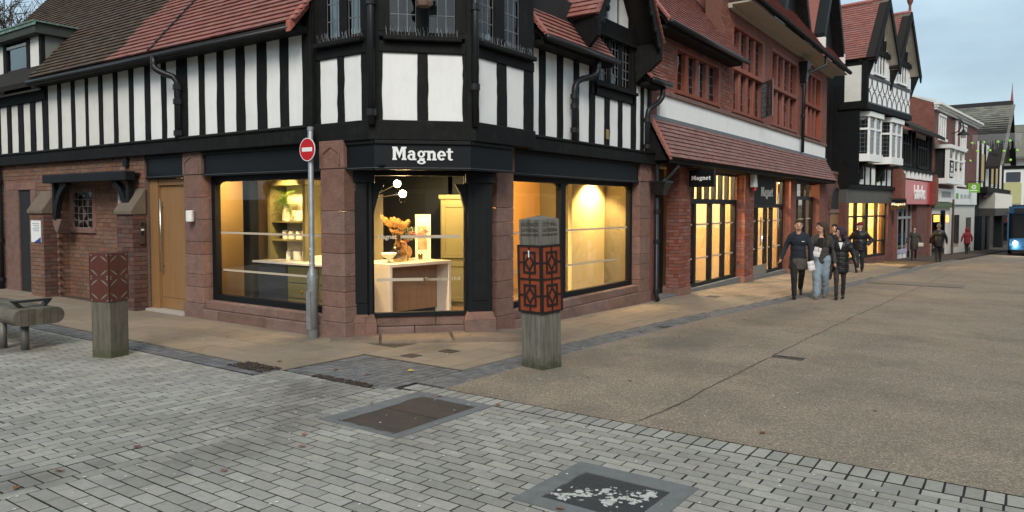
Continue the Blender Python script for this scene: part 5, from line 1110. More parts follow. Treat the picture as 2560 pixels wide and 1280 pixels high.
MB().prism([(18.12, 6.0, 5.75), (18.2, 6.0, 5.75), (18.2, 7.0, 7.1), (18.12, 7.0, 7.1)], (0, .05, -.3)).build('lead_flashing', M_lead, lr)
# main roof, wide soffit, gutter, gabled dormer with black bargeboards
mv = Vector((0, math.cos(R(55)), math.sin(R(55)))); p0 = Vector((18.1, 5.36, 6.74))
mr_ = MB().prism([p0 + Vector((0, 0, -.03)), p0 + Vector((12.2, 0, -.03)), p0 + Vector((12.2, 0, -.03)) + mv * 4.6, p0 + Vector((0, 0, -.03)) + mv * 4.6], (0, .05, -.06)).build('main_roof', M_under, B)
tile_roof(mr_, p0, (1, 0, 0), mv, 12.2, 4.5, mats=M_tile, tw=.33, th=.105, cap=120)
bb('soffit', M_soffit, 18.1, 30.2, 6.58, 6.62, -.05, .58); bb('eaves_board', M_soffit, 18.1, 30.2, 6.50, 6.58, .0, .1)
MB().tube([(18.0, 5.34, 6.68), (30.4, 5.34, 6.68)], .07, 8).build('gutter', M_timber, B, smooth=True)
downpipe(B, [(26.2, 5.36, 6.62), (26.2, 5.36, 6.3), (25.5, 5.88, 5.95), (25.5, 5.9, 3.4)], .055, ((25.5, 5.9, 4.6), (25.5, 5.9, 5.6)))
hp = MB(); hp.hexa([(25.4, 5.8, 5.7), (25.6, 5.8, 5.7), (25.6, 6.0, 5.7), (25.4, 6.0, 5.7), (25.25, 5.72, 6.35), (25.75, 5.72, 6.35), (25.75, 6.0, 6.35), (25.25, 6.0, 6.35)]); hp.build('rain_hopper', M_pipe, B)
for gx, gy in ((24.6, 5.9), (28.4, 5.55)):
    for sgn in (-1, 1):
        e = Vector((gx + sgn * 1.75, gy, 7.5)); t_ = Vector((gx, gy, 10.4)); nr = Vector((sgn * 2.9, 0, 1.75)).normalized()
        g_ = MB().prism([e, t_, t_ - nr * .06, e - nr * .06], (0, 3.4, 0)).build('dormer_roof', M_tile, B)
        MB().prism([e + Vector((0, -.04, 0)), t_ + Vector((0, -.04, .02)), t_ + Vector((0, -.04, -.45)), e + Vector((-sgn * .05, -.04, -.38))], (0, .35, 0)).build('bargeboard', M_black, g_)
        MB().box(e.x - .07 - sgn * .05, e.x + .07 - sgn * .05, gy - .06, gy + .25, 7.0, 7.35).build('bargeboard_foot', M_whitep, g_)
    MB().prism([(gx - 1.55, gy + .32, 7.4), (gx + 1.55, gy + .32, 7.4), (gx, gy + .32, 10.1)], (0, .05, 0)).build('dormer_gable', M_timber, B)
# narrow wing with an arched oak door
bb('wing_wall', M_brickfar2, 29.7, 33.4, -1.0, 2.9, -.5, -.02); bb('wing_timber', M_black, 29.65, 33.4, 3.0, 6.5, -.5, -.3); bb('wing_ledge', M_sand, 29.6, 33.4, 2.9, 3.0, -.5, .0)
for k in range(4): bb('wing_post', M_timber, 29.8 + k * .95, 30.0 + k * .95, 3.0, 6.5, -.3, -.22)
od = bb('arched_door', M_oak, 30.6, 32.4, -.9, 1.35, -.015, .01); bb('door_lintel', M_sand, 30.4, 32.6, 1.35, 1.5, -.02, .05, od)
FR.poly(MB(), [(31.5 + 1.0 * math.cos(math.pi * k / 12), 1.5 + .85 * math.sin(math.pi * k / 12)) for k in range(13)], -.015, .008).build('fanlight', M_dark, od)
ab = MB()
for k in range(12):
    a0, a1 = math.pi * k / 12 + .01, math.pi * (k + 1) / 12 - .01
    FR.poly(ab, [(31.5 + r_ * math.cos(a), 1.5 + r_ * .86 * math.sin(a)) for r_, a in ((1.0, a0), (1.22, a0), (1.22, a1), (1.0, a1))], -.02, .04)
o = ab.build('arch_voussoirs', M_brickD, od); o['kind'] = 'stuff'
# interior of the brick shop: warm painted rooms
br = thing('brick_shop_interior', 'warm cream lit room behind the brick building shop windows', 'room', (21, 7, -.5))
M_cream2 = mat('warm_cream', (.66, .47, .22), .7, .06, 1.5, .02)
for n_, m_, bx_ in (('floor', M_floor, (13.8, 29, 6.3, 9.0, -.6, -.5)), ('ceiling', M_ceil, (13.8, 29, 6.42, 9.0, 2.46, 2.5)), ('back_wall', M_cream2, (13.8, 29, 8.2, 8.3, -.5, 2.46)), ('side_wall', M_cream2, (15.8, 15.9, 6.6, 8.2, -.5, 2.46)), ('side_wall', M_cream2, (20.0, 20.1, 6.5, 8.2, -.5, 2.46)), ('side_wall', M_cream2, (24.8, 24.9, 6.5, 8.2, -.5, 2.46)), ('skirting', M_chalk, (15.9, 28.9, 8.17, 8.199, -.5, -.32))):
    MB().box(*bx_).build(n_, m_, br)
for i, (x, pw_) in enumerate(((16.9, 75), (18.7, 75), (21.6, 70), (23.6, 70), (27.0, 45))):
    t = thing('ceiling_downlight', ('downlight nearest the corner building', 'second downlight behind the hanging sign window', 'downlight behind the brick shop door', 'downlight behind the narrow pane right of the door', 'downlight behind the far brick shop window')[i] + ' in the brick shop', 'downlight', (x, 7.0, 2.45))
    MB().lathe([(.06, 0), (.075, .01), (.075, .025)], 14, (x, 7.1, 2.43)).build('downlight_rim', M_whitep, t); bulb(t, 'downlight_bulb', (x, 7.1, 2.40), .03, E_spot, pw_, (1, .76, .44))

# ================================================================== FAR BUILDINGS
def fb(fr, par): return lambda name, m, u0, u1, z0, z1, n0, n1, p=None, bevel=0: fbox(fr, name, m, p or par, u0, u1, z0, z1, n0, n1, bevel)
# --- twin gabled black and white building
F3 = Fr((32.0, 5.72), (5.8, -.93)); T3 = thing('twin_gabled_building', 'black and white building with twin red tiled gables and white bay windows', 'building', (34.9, 5.25, -.85)); b3 = fb(F3, T3)
b3('core_wall', M_dark, 0, 5.87, 2.3, 7.4, -6, -.35); b3('shop_side', M_warmw, 0, .1, -1, 2.3, -2.2, -.35); b3('shop_side', M_warmw, 5.77, 5.87, -1, 2.3, -2.2, -.35)
M_amber = emit('amber_interior', (1.0, .62, .12), .9)
b3('shop_surround', mat('grey_shopfront', (.10, .095, .085), .6, .15, 4, .05), 0, 5.87, 1.75, 2.35, -.35, .04); b3('shop_cornice', M_timber, -.05, 5.92, 2.35, 2.5, -.35, .14)
for u0, u1 in ((0, .35), (5.3, 5.87)): b3('shop_pier', M_brickfar2, u0, u1, -1.2, 1.75, -.35, .03)
sf = b3('shop_window', M_fascia, .35, 5.3, -.62, -.5, -.2, -.08)
for k, u in enumerate((.35, 1.5, 2.6, 2.85, 4.1, 5.18)): b3('mullion', M_fascia, u, u + .12, -.5, 1.75, -.2, -.07, sf)
b3('window_rail', M_fascia, .47, 5.18, 1.15, 1.22, -.19, -.09, sf); b3('window_rail', M_fascia, .47, 5.18, .05, .12, -.19, -.09, sf)
b3('glass_pane', M_glass, .4, 5.25, -.5, 1.75, -.15, -.145, sf); b3('shop_sill', M_brickfar2, .35, 5.3, -1.2, -.62, -.35, .0, sf)
b3('shop_floor', M_floor, .3, 5.5, -1.0, -.9, -2.2, -.36); b3('shop_back', M_warmw, .3, 5.5, -.9, 2.3, -2.2, -2.1)
t = thing('ceiling_strip', 'warm strip light inside the twin gabled shop', 'strip light', F3.p(2.8, 1.9, -1)); o = F3.box(MB(), .8, 4.9, 1.92, 1.95, -1.0, -.9).build('strip_tube', E_strip, t)
for u in (1.4, 4.0): bulb(t, 'strip_bulb', F3.p(u, 1.85, -.95), .05, E_spot, 170, (1, .62, .14))
for k in range(8): b3('plaster_panel', M_white, .12 + k * .72, .68 + k * .72, 2.55, 3.3, -.35, .0)
for k in range(9): b3('stud', M_timber, -.04 + k * .72, .12 + k * .72, 2.5, 3.35, -.35, .02)
b3('beam', M_timber, -.05, 5.9, 3.3, 3.45, -.35, .06)
b3('panel_wall', M_timber, 0, 5.87, 3.45, 5.55, -.35, -.02); b3('plaster_panel', M_white, .02, .35, 3.5, 5.2, -.1, 0)
for a in (.45, 3.25):                            # white oriel windows
    pl3 = [(a, 0), (a + .35, .6), (a + 1.85, .6), (a + 2.2, 0)]
    def ring(z0, z1, e, name, m, par):
        pts = [F3.p(u + (e if i > 1 else -e), z0, n_ + (e if 0 < i < 3 else 0)) for i, (u, n_) in enumerate(pl3)]; return MB().prism(pts, (0, 0, z1 - z0)).build(name, m, par)
    ob = ring(3.45, 3.75, .06, 'oriel', M_whitep, T3); ring(5.25, 5.45, .08, 'oriel_cornice', M_whitep, ob); ring(3.75, 5.25, -.10, 'oriel_core', M_dark, ob)
    for (u0, n0), (u1, n1) in zip(pl3, pl3[1:]):
        A_, B_ = F3.p(u0, 0, n0), F3.p(u1, 0, n1); ff = Fr((A_.x, A_.y), (B_ - A_).xy); L3 = (B_ - A_).length; k_ = 2 if L3 > 1 else 1
        for i in range(k_ + 1): fbox(ff, 'oriel_post', M_whitep, ob, max(0, L3 * i / k_ - .06), min(L3, L3 * i / k_ + .06), 3.75, 5.25, -.08, .02)
        fbox(ff, 'oriel_rail', M_whitep, ob, 0, L3, 4.72, 4.80, -.08, .018); fbox(ff, 'pane', M_paneold, ob, .05, L3 - .05, 3.78, 5.22, -.04, -.035)
        lg = MB()
        for i in range(int(L3 / .16)): ff.box(lg, .06 + i * .16, .07 + i * .16, 3.78, 5.22, -.036, -.03)
        for i in range(8): ff.box(lg, .05, L3 - .05, 3.85 + .18 * i, 3.862 + .18 * i, -.036, -.029)
        lo_ = lg.build('lead_came', M_lead, ob)
    F3.poly(MB(), [(a + .9, 3.45), (a + 1.3, 3.45), (a + 1.3, 2.75), (a + .9, 2.75)], 0, .1).build('oriel_bracket', M_timber, ob)
    MB().prism([F3.p(a + .5, 3.44, 0), F3.p(a + .5, 3.44, .5), F3.p(a + .5, 3.1, .18), F3.p(a + .5, 2.7, .05), F3.p(a + .5, 2.7, 0)], F3.u * .18).build('oriel_bracket', M_timber, ob)
JN = .7
b3('jetty', M_timber, -.1, 5.95, 5.5, 5.72, -.3, JN + .06); b3('jetty_floor', M_timber, 0, 5.87, 5.55, 7.45, -.3, JN - .06)
b3('plaster_panel', M_white, .05, 5.82, 5.75, 6.75, JN - .06, JN)
M_ornam = mat('grey_ornament', (.10, .105, .115), .7, .1, 4, 0)
on = MB()
for k in range(9):                              # rows of cusped ornament
    c_ = .35 + k * .645
    for zc, s_ in ((5.78, 1), (6.72, -1)):
        pts = []
        for i in range(13): an = math.pi * i / 12; pts.append((c_ + .29 * math.cos(an), zc + s_ * .44 * math.sin(an)))
        for (u0, z0), (u1, z1) in zip(pts, pts[1:]):
            d_ = Vector((u1 - u0, z1 - z0)).normalized() * .022; on.hexa([F3.p(u0 - d_.y, z0 + d_.x, JN), F3.p(u1 - d_.y, z1 + d_.x, JN), F3.p(u1 + d_.y, z1 - d_.x, JN), F3.p(u0 + d_.y, z0 - d_.x, JN), F3.p(u0 - d_.y, z0 + d_.x, JN + .02), F3.p(u1 - d_.y, z1 + d_.x, JN + .02), F3.p(u1 + d_.y, z1 - d_.x, JN + .02), F3.p(u0 + d_.y, z0 - d_.x, JN + .02)])
o = on.build('cusped_ornament', M_ornam, T3); o['kind'] = 'stuff'
b3('ornament_rail', M_ornam, 0, 5.87, 6.75, 6.87, JN - .06, JN + .05); b3('ornament_rail', M_ornam, 0, 5.87, 5.70, 5.78, JN - .06, JN + .05)
b3('window_band', M_white, .05, 5.82, 6.87, 7.5, JN - .06, JN - .01)
for a in (.75, 3.7):
    wf = b3('gable_window', M_whitep, a, a + 1.5, 6.9, 6.98, JN - .04, JN + .12)
    for k in range(5): b3('mullion', M_whitep, a + .36 * k, a + .36 * k + .08, 6.98, 7.75, JN - .03, JN + .03, wf)
    b3('pane', M_paneold, a, a + 1.5, 6.98, 7.75, JN - .0, JN + .005, wf)
for gi, gu in enumerate((1.47, 4.42)):
    e_z, t_z, hw = 7.45, 10.0, 1.62; n1, n0 = 1.05, -6
    F3.poly(MB(), [(gu - 1.42, 7.5), (gu + 1.42, 7.5), (gu, 9.75)], JN - .1, JN - .02).build('gable_wall', M_white, T3)
    b3('gable_tie', M_timber, gu - 1.2, gu + 1.2, 7.76, 7.95, JN - .02, JN + .1)
    for k in range(-4, 5):
        zt = 9.7 - abs(k * .26) * 1.58
        b3('stud', M_timber, gu + k * .26 - .05, gu + k * .26 + .05, 7.95, max(8.0, zt), JN - .02, JN + .03)
    for sgn in (-1, 1):
        E_, T_ = F3.p(gu + sgn * hw, e_z, n1), F3.p(gu, t_z, n1); nr = (F3.u * sgn * (t_z - e_z) + Vector((0, 0, hw))).normalized()
        rf = MB().prism([E_, T_, T_ - nr * .1, E_ - nr * .1], -F3.n * 7.2).build('gable_roof', M_under, T3)
        if sgn < 0: tile_roof(rf, E_ - F3.n * 7.1 + nr * .004, F3.n, T_ - E_, 6.93, (T_ - E_).length, mats=M_tile, tw=.33, th=.12, cap=60, name='roof_tile')
        MB().prism([E_ + nr * .03, T_ + nr * .03, T_ - Vector((0, 0, .34)), E_ - Vector((0, 0, .30)) - F3.u * sgn * .05], F3.n * .06).build('bargeboard', M_timber, T3)
        MB().prism([E_ - nr * .12, T_ - nr * .12, T_ - nr * .14, E_ - nr * .14], -F3.n * .6).build('verge_soffit', M_soffit, T3)
        MB().prism([F3.p(gu + sgn * 1.45, 7.45, 1.02), F3.p(gu + sgn * 1.45, 7.45, JN), F3.p(gu + sgn * 1.45, 6.5, JN), F3.p(gu + sgn * 1.45, 6.9, JN + .12)], F3.u * .12).build('gable_bracket', M_timber, T3)
    rg = MB()
    for k in range(24): rg.tube([F3.p(gu, t_z + .01, n1 - k * .3), F3.p(gu, t_z + .015, n1 - k * .3 - .29)], .09, 8)
    rg.build('ridge_tile', M_ridge, T3)
MB().lathe([(.06, 0), (.05, .25), (.12, .42), (.13, .5), (.09, .58), (.02, .66)], 10, F3.p(4.42, 10.05, 1.0)).build('finial', M_tilemid, T3)
b3('side_panel', M_cream, -.04, -.01, 5.8, 7.2, -.1, .62); b3('side_post', M_timber, -.06, .1, 5.5, 7.5, .55, JN + .08)
b3('side_wall', M_black, -.03, 0, 2.5, 7.5, -4, .5)
# --- betting shop
F4 = Fr((37.95, 4.74), (8.6, -.81)); T4 = thing('betting_shop', 'low black and white shop with a wide red fascia between brick corbels', 'building', (42, 4.3, -1.0)); b4 = fb(F4, T4)
b4('upper_wall', M_cream, 0, 8.6, 3.1, 5.4, -3, -.1); b4('lower_wall', M_dark, 0, 8.6, -1.6, 3.1, -3, -.9)
fa = b4('fascia', mat('red_fascia', (.50, .016, .022), .3, .08, 2, 0, coat=.3), .75, 8.1, 1.72, 2.92, -.3, .12, None, .02)
text('sign_lettering', 'Ladbrokes', 1.0, M_letter, fa, F4.M(5.0, 2.3, .13), .02, .016, sx=.62)
for a, b in ((0, .75), (8.1, 8.6)):
    b4('brick_pier', M_brickfar, a, b, -1.6, 1.7, -.9, .05); F4.poly(MB(), [(a, 1.7), (b, 1.7), (b, 3.1), (a, 3.35)], -.3, .35).build('brick_corbel', M_brickfar, T4)
b4('brick_panel', M_brickfar2, 5.4, 8.1, -1.6, 1.7, -.9, -.05)
sg = b4('shopfront', mat('grey_frame', (.33, .35, .36), .5, .08, 4, 0), .75, 5.4, 1.0, 1.12, -.35, -.28)
for u in (.75, 2.3, 3.4, 4.3, 5.3): b4('mullion', M_galv, u, u + .09, -1.4, 1.7, -.35, -.28, sg)
b4('glass_pane', M_paneold, .8, 5.35, -.7, 1.7, -.32, -.315, sg); b4('lilac_band', mat('lilac', (.42, .38, .52), .5, .05, 4, 0), .8, 4.3, -.72, -.52, -.3, -.26, sg); b4('stall_riser', M_whitep, .8, 4.3, -1.4, -.72, -.36, -.30, sg)
t = thing('ceiling_strip', 'cool strip light inside the betting shop', 'strip light', F4.p(4.6, 1.6, -.6)); F4.box(MB(), 3.6, 4.6, 1.60, 1.63, -.7, -.62).build('strip_tube', E_strip, t)
for k in range(9): b4('plaster_panel', M_white, .3 + k * .9, .75 + k * .9, 3.0, 3.35, -.1, .16)
b4('beam', M_timber, 0, 8.6, 3.35, 3.5, -.1, .2)
for a in (.7, 4.6):
    wf = b4('casement_window', M_timber, a, a + 2.3, 3.55, 3.7, -.08, .15)
    for k in range(5): b4('mullion', M_timber, a + k * .54, a + k * .54 + .13, 3.7, 5.1, -.08, .1, wf)
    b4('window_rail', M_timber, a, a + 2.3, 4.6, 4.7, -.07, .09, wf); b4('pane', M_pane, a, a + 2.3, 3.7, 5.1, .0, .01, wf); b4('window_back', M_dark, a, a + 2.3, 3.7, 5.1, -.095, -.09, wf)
for u in (.2, 3.2, 4.1, 7.4, 8.2): b4('stud', M_timber, u, u + .22, 3.5, 5.4, -.1, .04)
Vs = (Vector((0, 0, .55)) - F4.n * .9).normalized(); e0 = F4.p(-.1, 5.35, .6)
rf = MB().prism([e0, e0 + F4.u * 8.8, e0 + F4.u * 8.8 + Vs * 1.6, e0 + Vs * 1.6], (0, 0, -.15)).build('roof', M_under, T4)
tile_roof(rf, e0, F4.u, Vs, 8.8, 1.6, mats=M_slate, tw=.35, th=.2, cap=40)
# --- brick shop with white bays
F5 = Fr((46.62, 3.9), (14.2, -1.55)); T5 = thing('white_bay_building', 'dark red brick building with white bay windows over pale shopfronts', 'building', (53, 3.2, -1.3)); b5 = fb(F5, T5)
b5('brick_wall', M_brickfar2, 0, 13.9, 2.6, 7.3, -9, 0)
F5.poly(MB(), [(-.02, 7.3), (13.9, 7.3), (13.9, 7.31), (-.02, 7.31)], -9, 0).build('roof_deck', M_lead, T5)
MB().prism([F5.p(-.03, 2, 0), F5.p(-.03, 7.35, 0), F5.p(-.03, 7.8, -1.2), F5.p(-.03, 8.6, -5), F5.p(-.03, 2, -5)], F5.u * .02).build('side_wall', M_brickfar, T5)
MB().prism([F5.p(-.06, 7.38, .1), F5.p(-.06, 7.8, -1.2), F5.p(-.06, 8.6, -5), F5.p(-.06, 8.75, -5), F5.p(-.06, 7.9, -1.2), F5.p(-.06, 7.5, .1)], F5.u * .25).build('coping', M_cream, T5)
b5('cornice', M_cream, -.05, 13.9, 7.10, 7.22, 0, .25); b5('cornice_top', M_cream, -.1, 13.9, 7.22, 7.34, 0, .38); 
den = MB()
for k in range(50): F5.box(den, k * .27, k * .27 + .13, 6.98, 7.10, 0, .16)
o = den.build('dentil_row', M_whitep, T5); o['kind'] = 'stuff'
def sash(a, w_, z0, z1, bar=3):
    wf = b5('sash_window', M_whitep, a, a + w_, z0 - .12, z0, -.02, .15); b5('window_head', M_whitep, a, a + w_, z1, z1 + .12, -.02, .08, wf)
    for k in range(bar + 1): b5('glazing_bar', M_whitep, a + (w_ - .1) * k / bar, a + (w_ - .1) * k / bar + .1, z0, z1, -.02, .05, wf)
    b5('pane', M_paneold, a, a + w_, z0, z1, .005, .012, wf)
sash(1.2, 1.9, 5.5, 6.75); sash(7.6, 2.0, 5.35, 6.75)
bo = b5('bay_window', M_whitep, .5, 5.0, 2.9, 3.2, 0, .7); b5('bay_cornice', M_whitep, .4, 5.1, 4.85, 5.05, 0, .8, bo); b5('bay_core', M_dark, .6, 4.9, 3.2, 4.85, 0, .6, bo)
for u in (.5, 2.0, 3.4, 4.85): b5('bay_post', M_whitep, u, u + .15, 3.2, 4.85, .5, .7, bo)
b5('bay_rail', M_whitep, .65, 4.85, 4.2, 4.3, .6, .69, bo); b5('notice_panel', M_dark, .8, 1.9, 3.25, 4.15, .62, .68, bo); b5('pane', M_paneold, .65, 4.85, 4.3, 4.85, .62, .64, bo); b5('pane', M_paneold, 2.2, 4.85, 3.2, 4.2, .62, .64, bo)
for k, wd in enumerate(('WE', 'BUY', 'BOOKS')): text('notice_word', wd, .3, M_letter, bo, F5.M(1.35, 3.95 - .28 * k, .69), .005, .004, sx=.9)
sash(6.8, 2.4, 3.0, 4.5)
b5('downpipe', M_whitep, 6.1, 6.22, 2.7, 7.0, 0, .12)
sfr = b5('shopfront', mat('pale_shopfront', (.62, .61, .56), .6, .08, 3, .03), -.02, 13.9, -1.9, 2.6, -.5, -.05)
b5('green_fascia', mat('dull_green', (.09, .13, .06), .6, .1, 4, 0), .1, 5.2, 1.55, 1.85, -.05, .12, sfr); b5('sign_board', M_whitep, .2, 5.2, 1.9, 2.65, -.05, .1, sfr); b5('sign_board', M_whitep, 5.7, 13.6, 1.75, 2.75, -.05, .1, sfr)
b5('sign_mark', mat('leaf_green', (.10, .35, .04), .5, .05, 4, 0), 6.2, 7.0, 2.1, 2.45, .1, .11, sfr); b5('sign_mark', mat('print_grey2', (.33, .34, .33), .6, .05, 4, 0), 2.0, 4.6, 2.15, 2.5, .1, .11, sfr)
for k in range(3): b5('sign_print', mat('print_grey3', (.4, .41, .41), .6, .05, 4, 0), 7.6 + k * 1.2, 8.5 + k * 1.2, 2.15, 2.4, .1, .11, sfr)
for a, b, z0, z1 in ((.4, 2.4, -1.4, 1.2), (2.6, 3.9, -1.6, 1.4), (5.9, 8.3, -.9, 1.1), (10.7, 12.5, -1.75, .9)):
    w_ = b5('shop_window', M_dark, a, b, z0, z1, -.1, -.045, sfr); 
    wg = b5('glass_pane', M_paneold, a, b, z0, z1, -.04, -.035, sfr)
M_neon = emit('orange_neon', (1, .30, .04), 3.0)
for a, z in ((.9, .75), (4.2, .7)):
    o = F5.box(MB(), a, a + (1.2 if a < 2 else .6), z, z + .38, -.03, .0).build('neon_panel', M_neon, None, bevel=.05); tag(o, ('wide orange lit panel in the first pale shop window' if a < 2 else 'small orange lit panel beside the doorway of the pale shops'), 'lit sign')
# --- slate roofed shop with heart sign
F6 = Fr((61.0, 2.33), (14, -1.25)); T6 = thing('slate_roofed_building', 'timbered building with a steep mossy slate roof beyond the brick shop', 'building', (67, 1.8, -1.6)); b6 = fb(F6, T6)
b6('wall', M_cream, 0, 14, 2.8, 6.2, -8, 0); b6('shop_wall', M_dark, 0, 14, -2.2, 2.8, -8, -.3)
rz, ez = 10.2, 5.4; gu = 11.0; E_, T_ = F6.p(gu - 6.2, ez, .9), F6.p(gu, rz, .9)
nr = (F6.u * -(rz - ez) + Vector((0, 0, 6.2))).normalized()
rf = MB().prism([F6.p(gu - 7.5, ez - .8, .9), T_, T_ - nr * .2, F6.p(gu - 7.5, ez - 1.0, .9)], -F6.n * 14).build('slate_roof', M_under, T6)
tile_roof(rf, F6.p(gu - 7.3, ez - .75, .9) - F6.n * 13.9 + nr * .01, F6.n, T_ - F6.p(gu - 7.3, ez - .75, .9), 13.9, 8.6, mats=M_slate, tw=.6, th=.3, cap=60, name='slate')
MB().prism([T_, F6.p(gu + 3.4, ez, .9), F6.p(gu + 3.4, ez - .3, .9), T_ - Vector((0, 0, .6))], -F6.n * .4).build('bargeboard', M_timber, T6); MB().prism([T_, F6.p(gu + 3.4, ez, .9), F6.p(gu + 3.4, ez - .1, .9), T_ - Vector((0, 0, .2))], -F6.n * 14).build('slate_roof', M_slate, T6)
F6.poly(MB(), [(gu - 3, ez), (gu + 3.2, ez), (gu, rz - .6)], -.2, -.1).build('gable_wall', M_timber, T6)
MB().lathe([(.10, 0), (.08, .3), (.04, .8), (.01, 1.5)], 8, F6.p(gu, rz - .1, .8)).build('finial', mat('red_finial', (.30, .06, .05), .6, .1, 4, 0), T6)
for u in (.3, 2.6, 5.6, 8.2, 10.6, 13.4): b6('stud', M_timber, u, u + .5, 2.8, 6.2, 0, .1)
for u in (1.2, 6.4, 9.0): b6('shutter_board', mat('boarded_window', (.50, .36, .17), .7, .1, 3, .02), u, u + 1.4, 3.4, 5.4, 0, .05)
b6('beam', M_timber, 0, 14, 2.6, 3.0, -.1, .6); b6('corrugated_fascia', mat('corrugated', (.36, .35, .31), .6, .1, 5, 0), 3.2, 14.1, 1.5, 2.65, -.3, .7)
co = MB()
for k in range(36): F6.box(co, 3.25 + k * .3, 3.4 + k * .3, 1.5, 2.6, .7, .74)
o = co.build('corrugation', M_cream, T6); o['kind'] = 'stuff'
b6('fascia_foot', mat('dark_grey', (.05, .048, .046), .6, .1, 4, 0), 3.1, 14.2, .95, 1.5, -.3, .75)
for u, w_ in ((.2, 1.6), (3.0, 1.2), (11.5, 1.4)): b6('dark_pillar', M_fascia, u, u + w_, -2.3, .95, -.3, .3)
b6('shop_display', mat('display_brown', (.16, .07, .04), .7, .4, 2, 0, col2=(.32, .18, .10), f2=.9), 4.3, 11.4, -2.0, .9, -.25, -.2); b6('glass_pane', M_paneold, 4.2, 11.5, -2.0, .95, .0, .01)
# --- building closing the street
F7 = Fr((84, 3.0), (0, -1)); T7 = thing('street_end_building', 'white and timber house closing the view behind the bus', 'building', (84, -1, -2)); b7 = fb(F7, T7)
b7('wall', M_white, 0, 16, 1.7, 6.4, -6, 0); b7('shop_wall', mat('dark_shop', (.06, .055, .05), .6, .2, 3, 0), 0, 16, -2.6, 1.7, -6, -.02)
for u in (3.6, 5.6, 8): b7('post', M_timber, u, u + .5, -2.4, 6.4, 0, .12)
b7('beam', M_timber, 0, 16, 1.5, 1.8, 0, .15); b7('beam', M_timber, 0, 16, 5.2, 5.5, 0, .1)
b7('notice_board', mat('slate_board', (.05, .06, .08), .6, .1, 4, 0), 2.1, 3.2, 4.0, 4.9, .01, .1); b7('notice_board', mat('yellow_board', (.50, .50, .24), .7, .1, 4, 0), 1.9, 3.3, 1.9, 3.9, .01, .08)
b7('shop_board', mat('ochre_board', (.50, .33, .10), .7, .1, 4, 0), 6.2, 8, 2.2, 4.0, .01, .08); b7('red_awning', M_redsign, 1.9, 3.4, .2, .6, .01, .5); b7('window', M_paneold, 1.8, 3.5, -1.6, .1, .01, .04)
MB().prism([F7.p(-.5, 6.3, .8), F7.p(16, 6.3, .8), F7.p(16, 9.6, -3), F7.p(-.5, 9.6, -3)], (0, 0, -.2)).build('roof', M_slate, T7)
# ================================================================== BUILDINGS ACROSS THE STREETS (seen only mirrored in the glass)
M_pale = mat('pale_front', (.42, .40, .36), .8, .12, 1.5, .05)
def terrace(name, label, fr, L_, H_, m, step):
    t = thing(name, label, 'building', fr.p(L_ / 2, -.2, 0)); fbox(fr, 'front_wall', m, t, 0, L_, -2, H_, -6, 0); k = 1.0
    while k < L_ - 2:
        for z0, z1 in ((3.6, 5.2), (5.9, 7.1)):
            w_ = fbox(fr, 'window', M_whitep, t, k, k + 1.3, z0 - .1, z1 + .1, -.02, .04); fbox(fr, 'pane', M_paneold, w_, k + .08, k + 1.22, z0, z1, .041, .045); fbox(fr, 'glazing_bar', M_whitep, w_, k + .62, k + .68, z0, z1, .046, .06)
        fbox(fr, 'shop_window', M_dark, t, k - .6, k + 1.9, -.1, 2.2, .0, .03); k += step
    fbox(fr, 'shop_fascia', M_fascia, t, 0, L_, 2.4, 3.0, 0, .15); fbox(fr, 'parapet', M_sand, t, 0, L_, H_, H_ + .3, -.4, .15)
    return t
terrace('facing_terrace', 'pale terrace across the street mirrored in the shop windows', Fr((50, -11), (-1, 0)), 62, 8, M_pale, 3.6)
terrace('facing_terrace', 'brick terrace across the side street mirrored in the left shop window', Fr((-15, -2), (0, 1)), 40, 7.5, M_brickfar2, 3.6)

# ================================================================== STREET FURNITURE
# carved oak post with orange fretwork
px_, py_ = 6.66, 4.20; g0 = gz(px_, py_)
P1 = thing('carved_waymarker_post', 'tall square oak post with orange fretwork panels before the right shop window', 'post', (px_, py_, g0), R(-9))
PMx = Matrix.Translation((px_, py_, g0)) @ Matrix.Rotation(R(-9), 4, 'Z') @ Matrix.Rotation(R(-1.2), 4, 'Y') @ Matrix.Rotation(R(-.6), 4, 'X')
hw = .152
def pbox(name, m, x0, x1, y0, y1, z0, z1, par=P1, bevel=0): return MB().box(x0, x1, y0, y1, z0, z1).xf(PMx).build(name, m, par, bevel=bevel)
M_postwood = mat('post_oak', (.21, .20, .165), .85, .3, 4, .5, 30, aniso=(8, 8, .45), col2=(.075, .07, .055), f2=1, stain=.4, stcol=(.06, .056, .042), sts=4)
def moss(m, zb, hgt, col):           # green growth at the damp foot of the post
    t = m.node_tree; N = t.nodes; L = t.links; b = N['Principled BSDF']; src = b.inputs['Base Color'].links[0].from_socket; g = N.new('ShaderNodeNewGeometry'); sp = N.new('ShaderNodeSeparateXYZ'); L.new(g.outputs['Position'], sp.inputs[0])
    nz = N.new('ShaderNodeTexNoise'); nz.inputs['Scale'].default_value = 16; nz.inputs['Detail'].default_value = 6; L.new(g.outputs['Position'], nz.inputs['Vector'])
    ad = N.new('ShaderNodeMath'); ad.operation = 'MULTIPLY_ADD'; ad.inputs[1].default_value = -.22; L.new(nz.outputs['Fac'], ad.inputs[0]); L.new(sp.outputs['Z'], ad.inputs[2])
    mr = N.new('ShaderNodeMapRange'); mr.inputs['From Min'].default_value = zb - .10; mr.inputs['From Max'].default_value = zb - .10 + hgt; mr.inputs['To Min'].default_value = .85; mr.inputs['To Max'].default_value = 0; L.new(ad.outputs[0], mr.inputs['Value'])
    mi = N.new('ShaderNodeMix'); mi.data_type = 'RGBA'; mi.inputs['B'].default_value = (*col, 1); L.new(mr.outputs[0], mi.inputs['Factor']); L.new(src, mi.inputs['A']); L.new(mi.outputs['Result'], b.inputs['Base Color'])
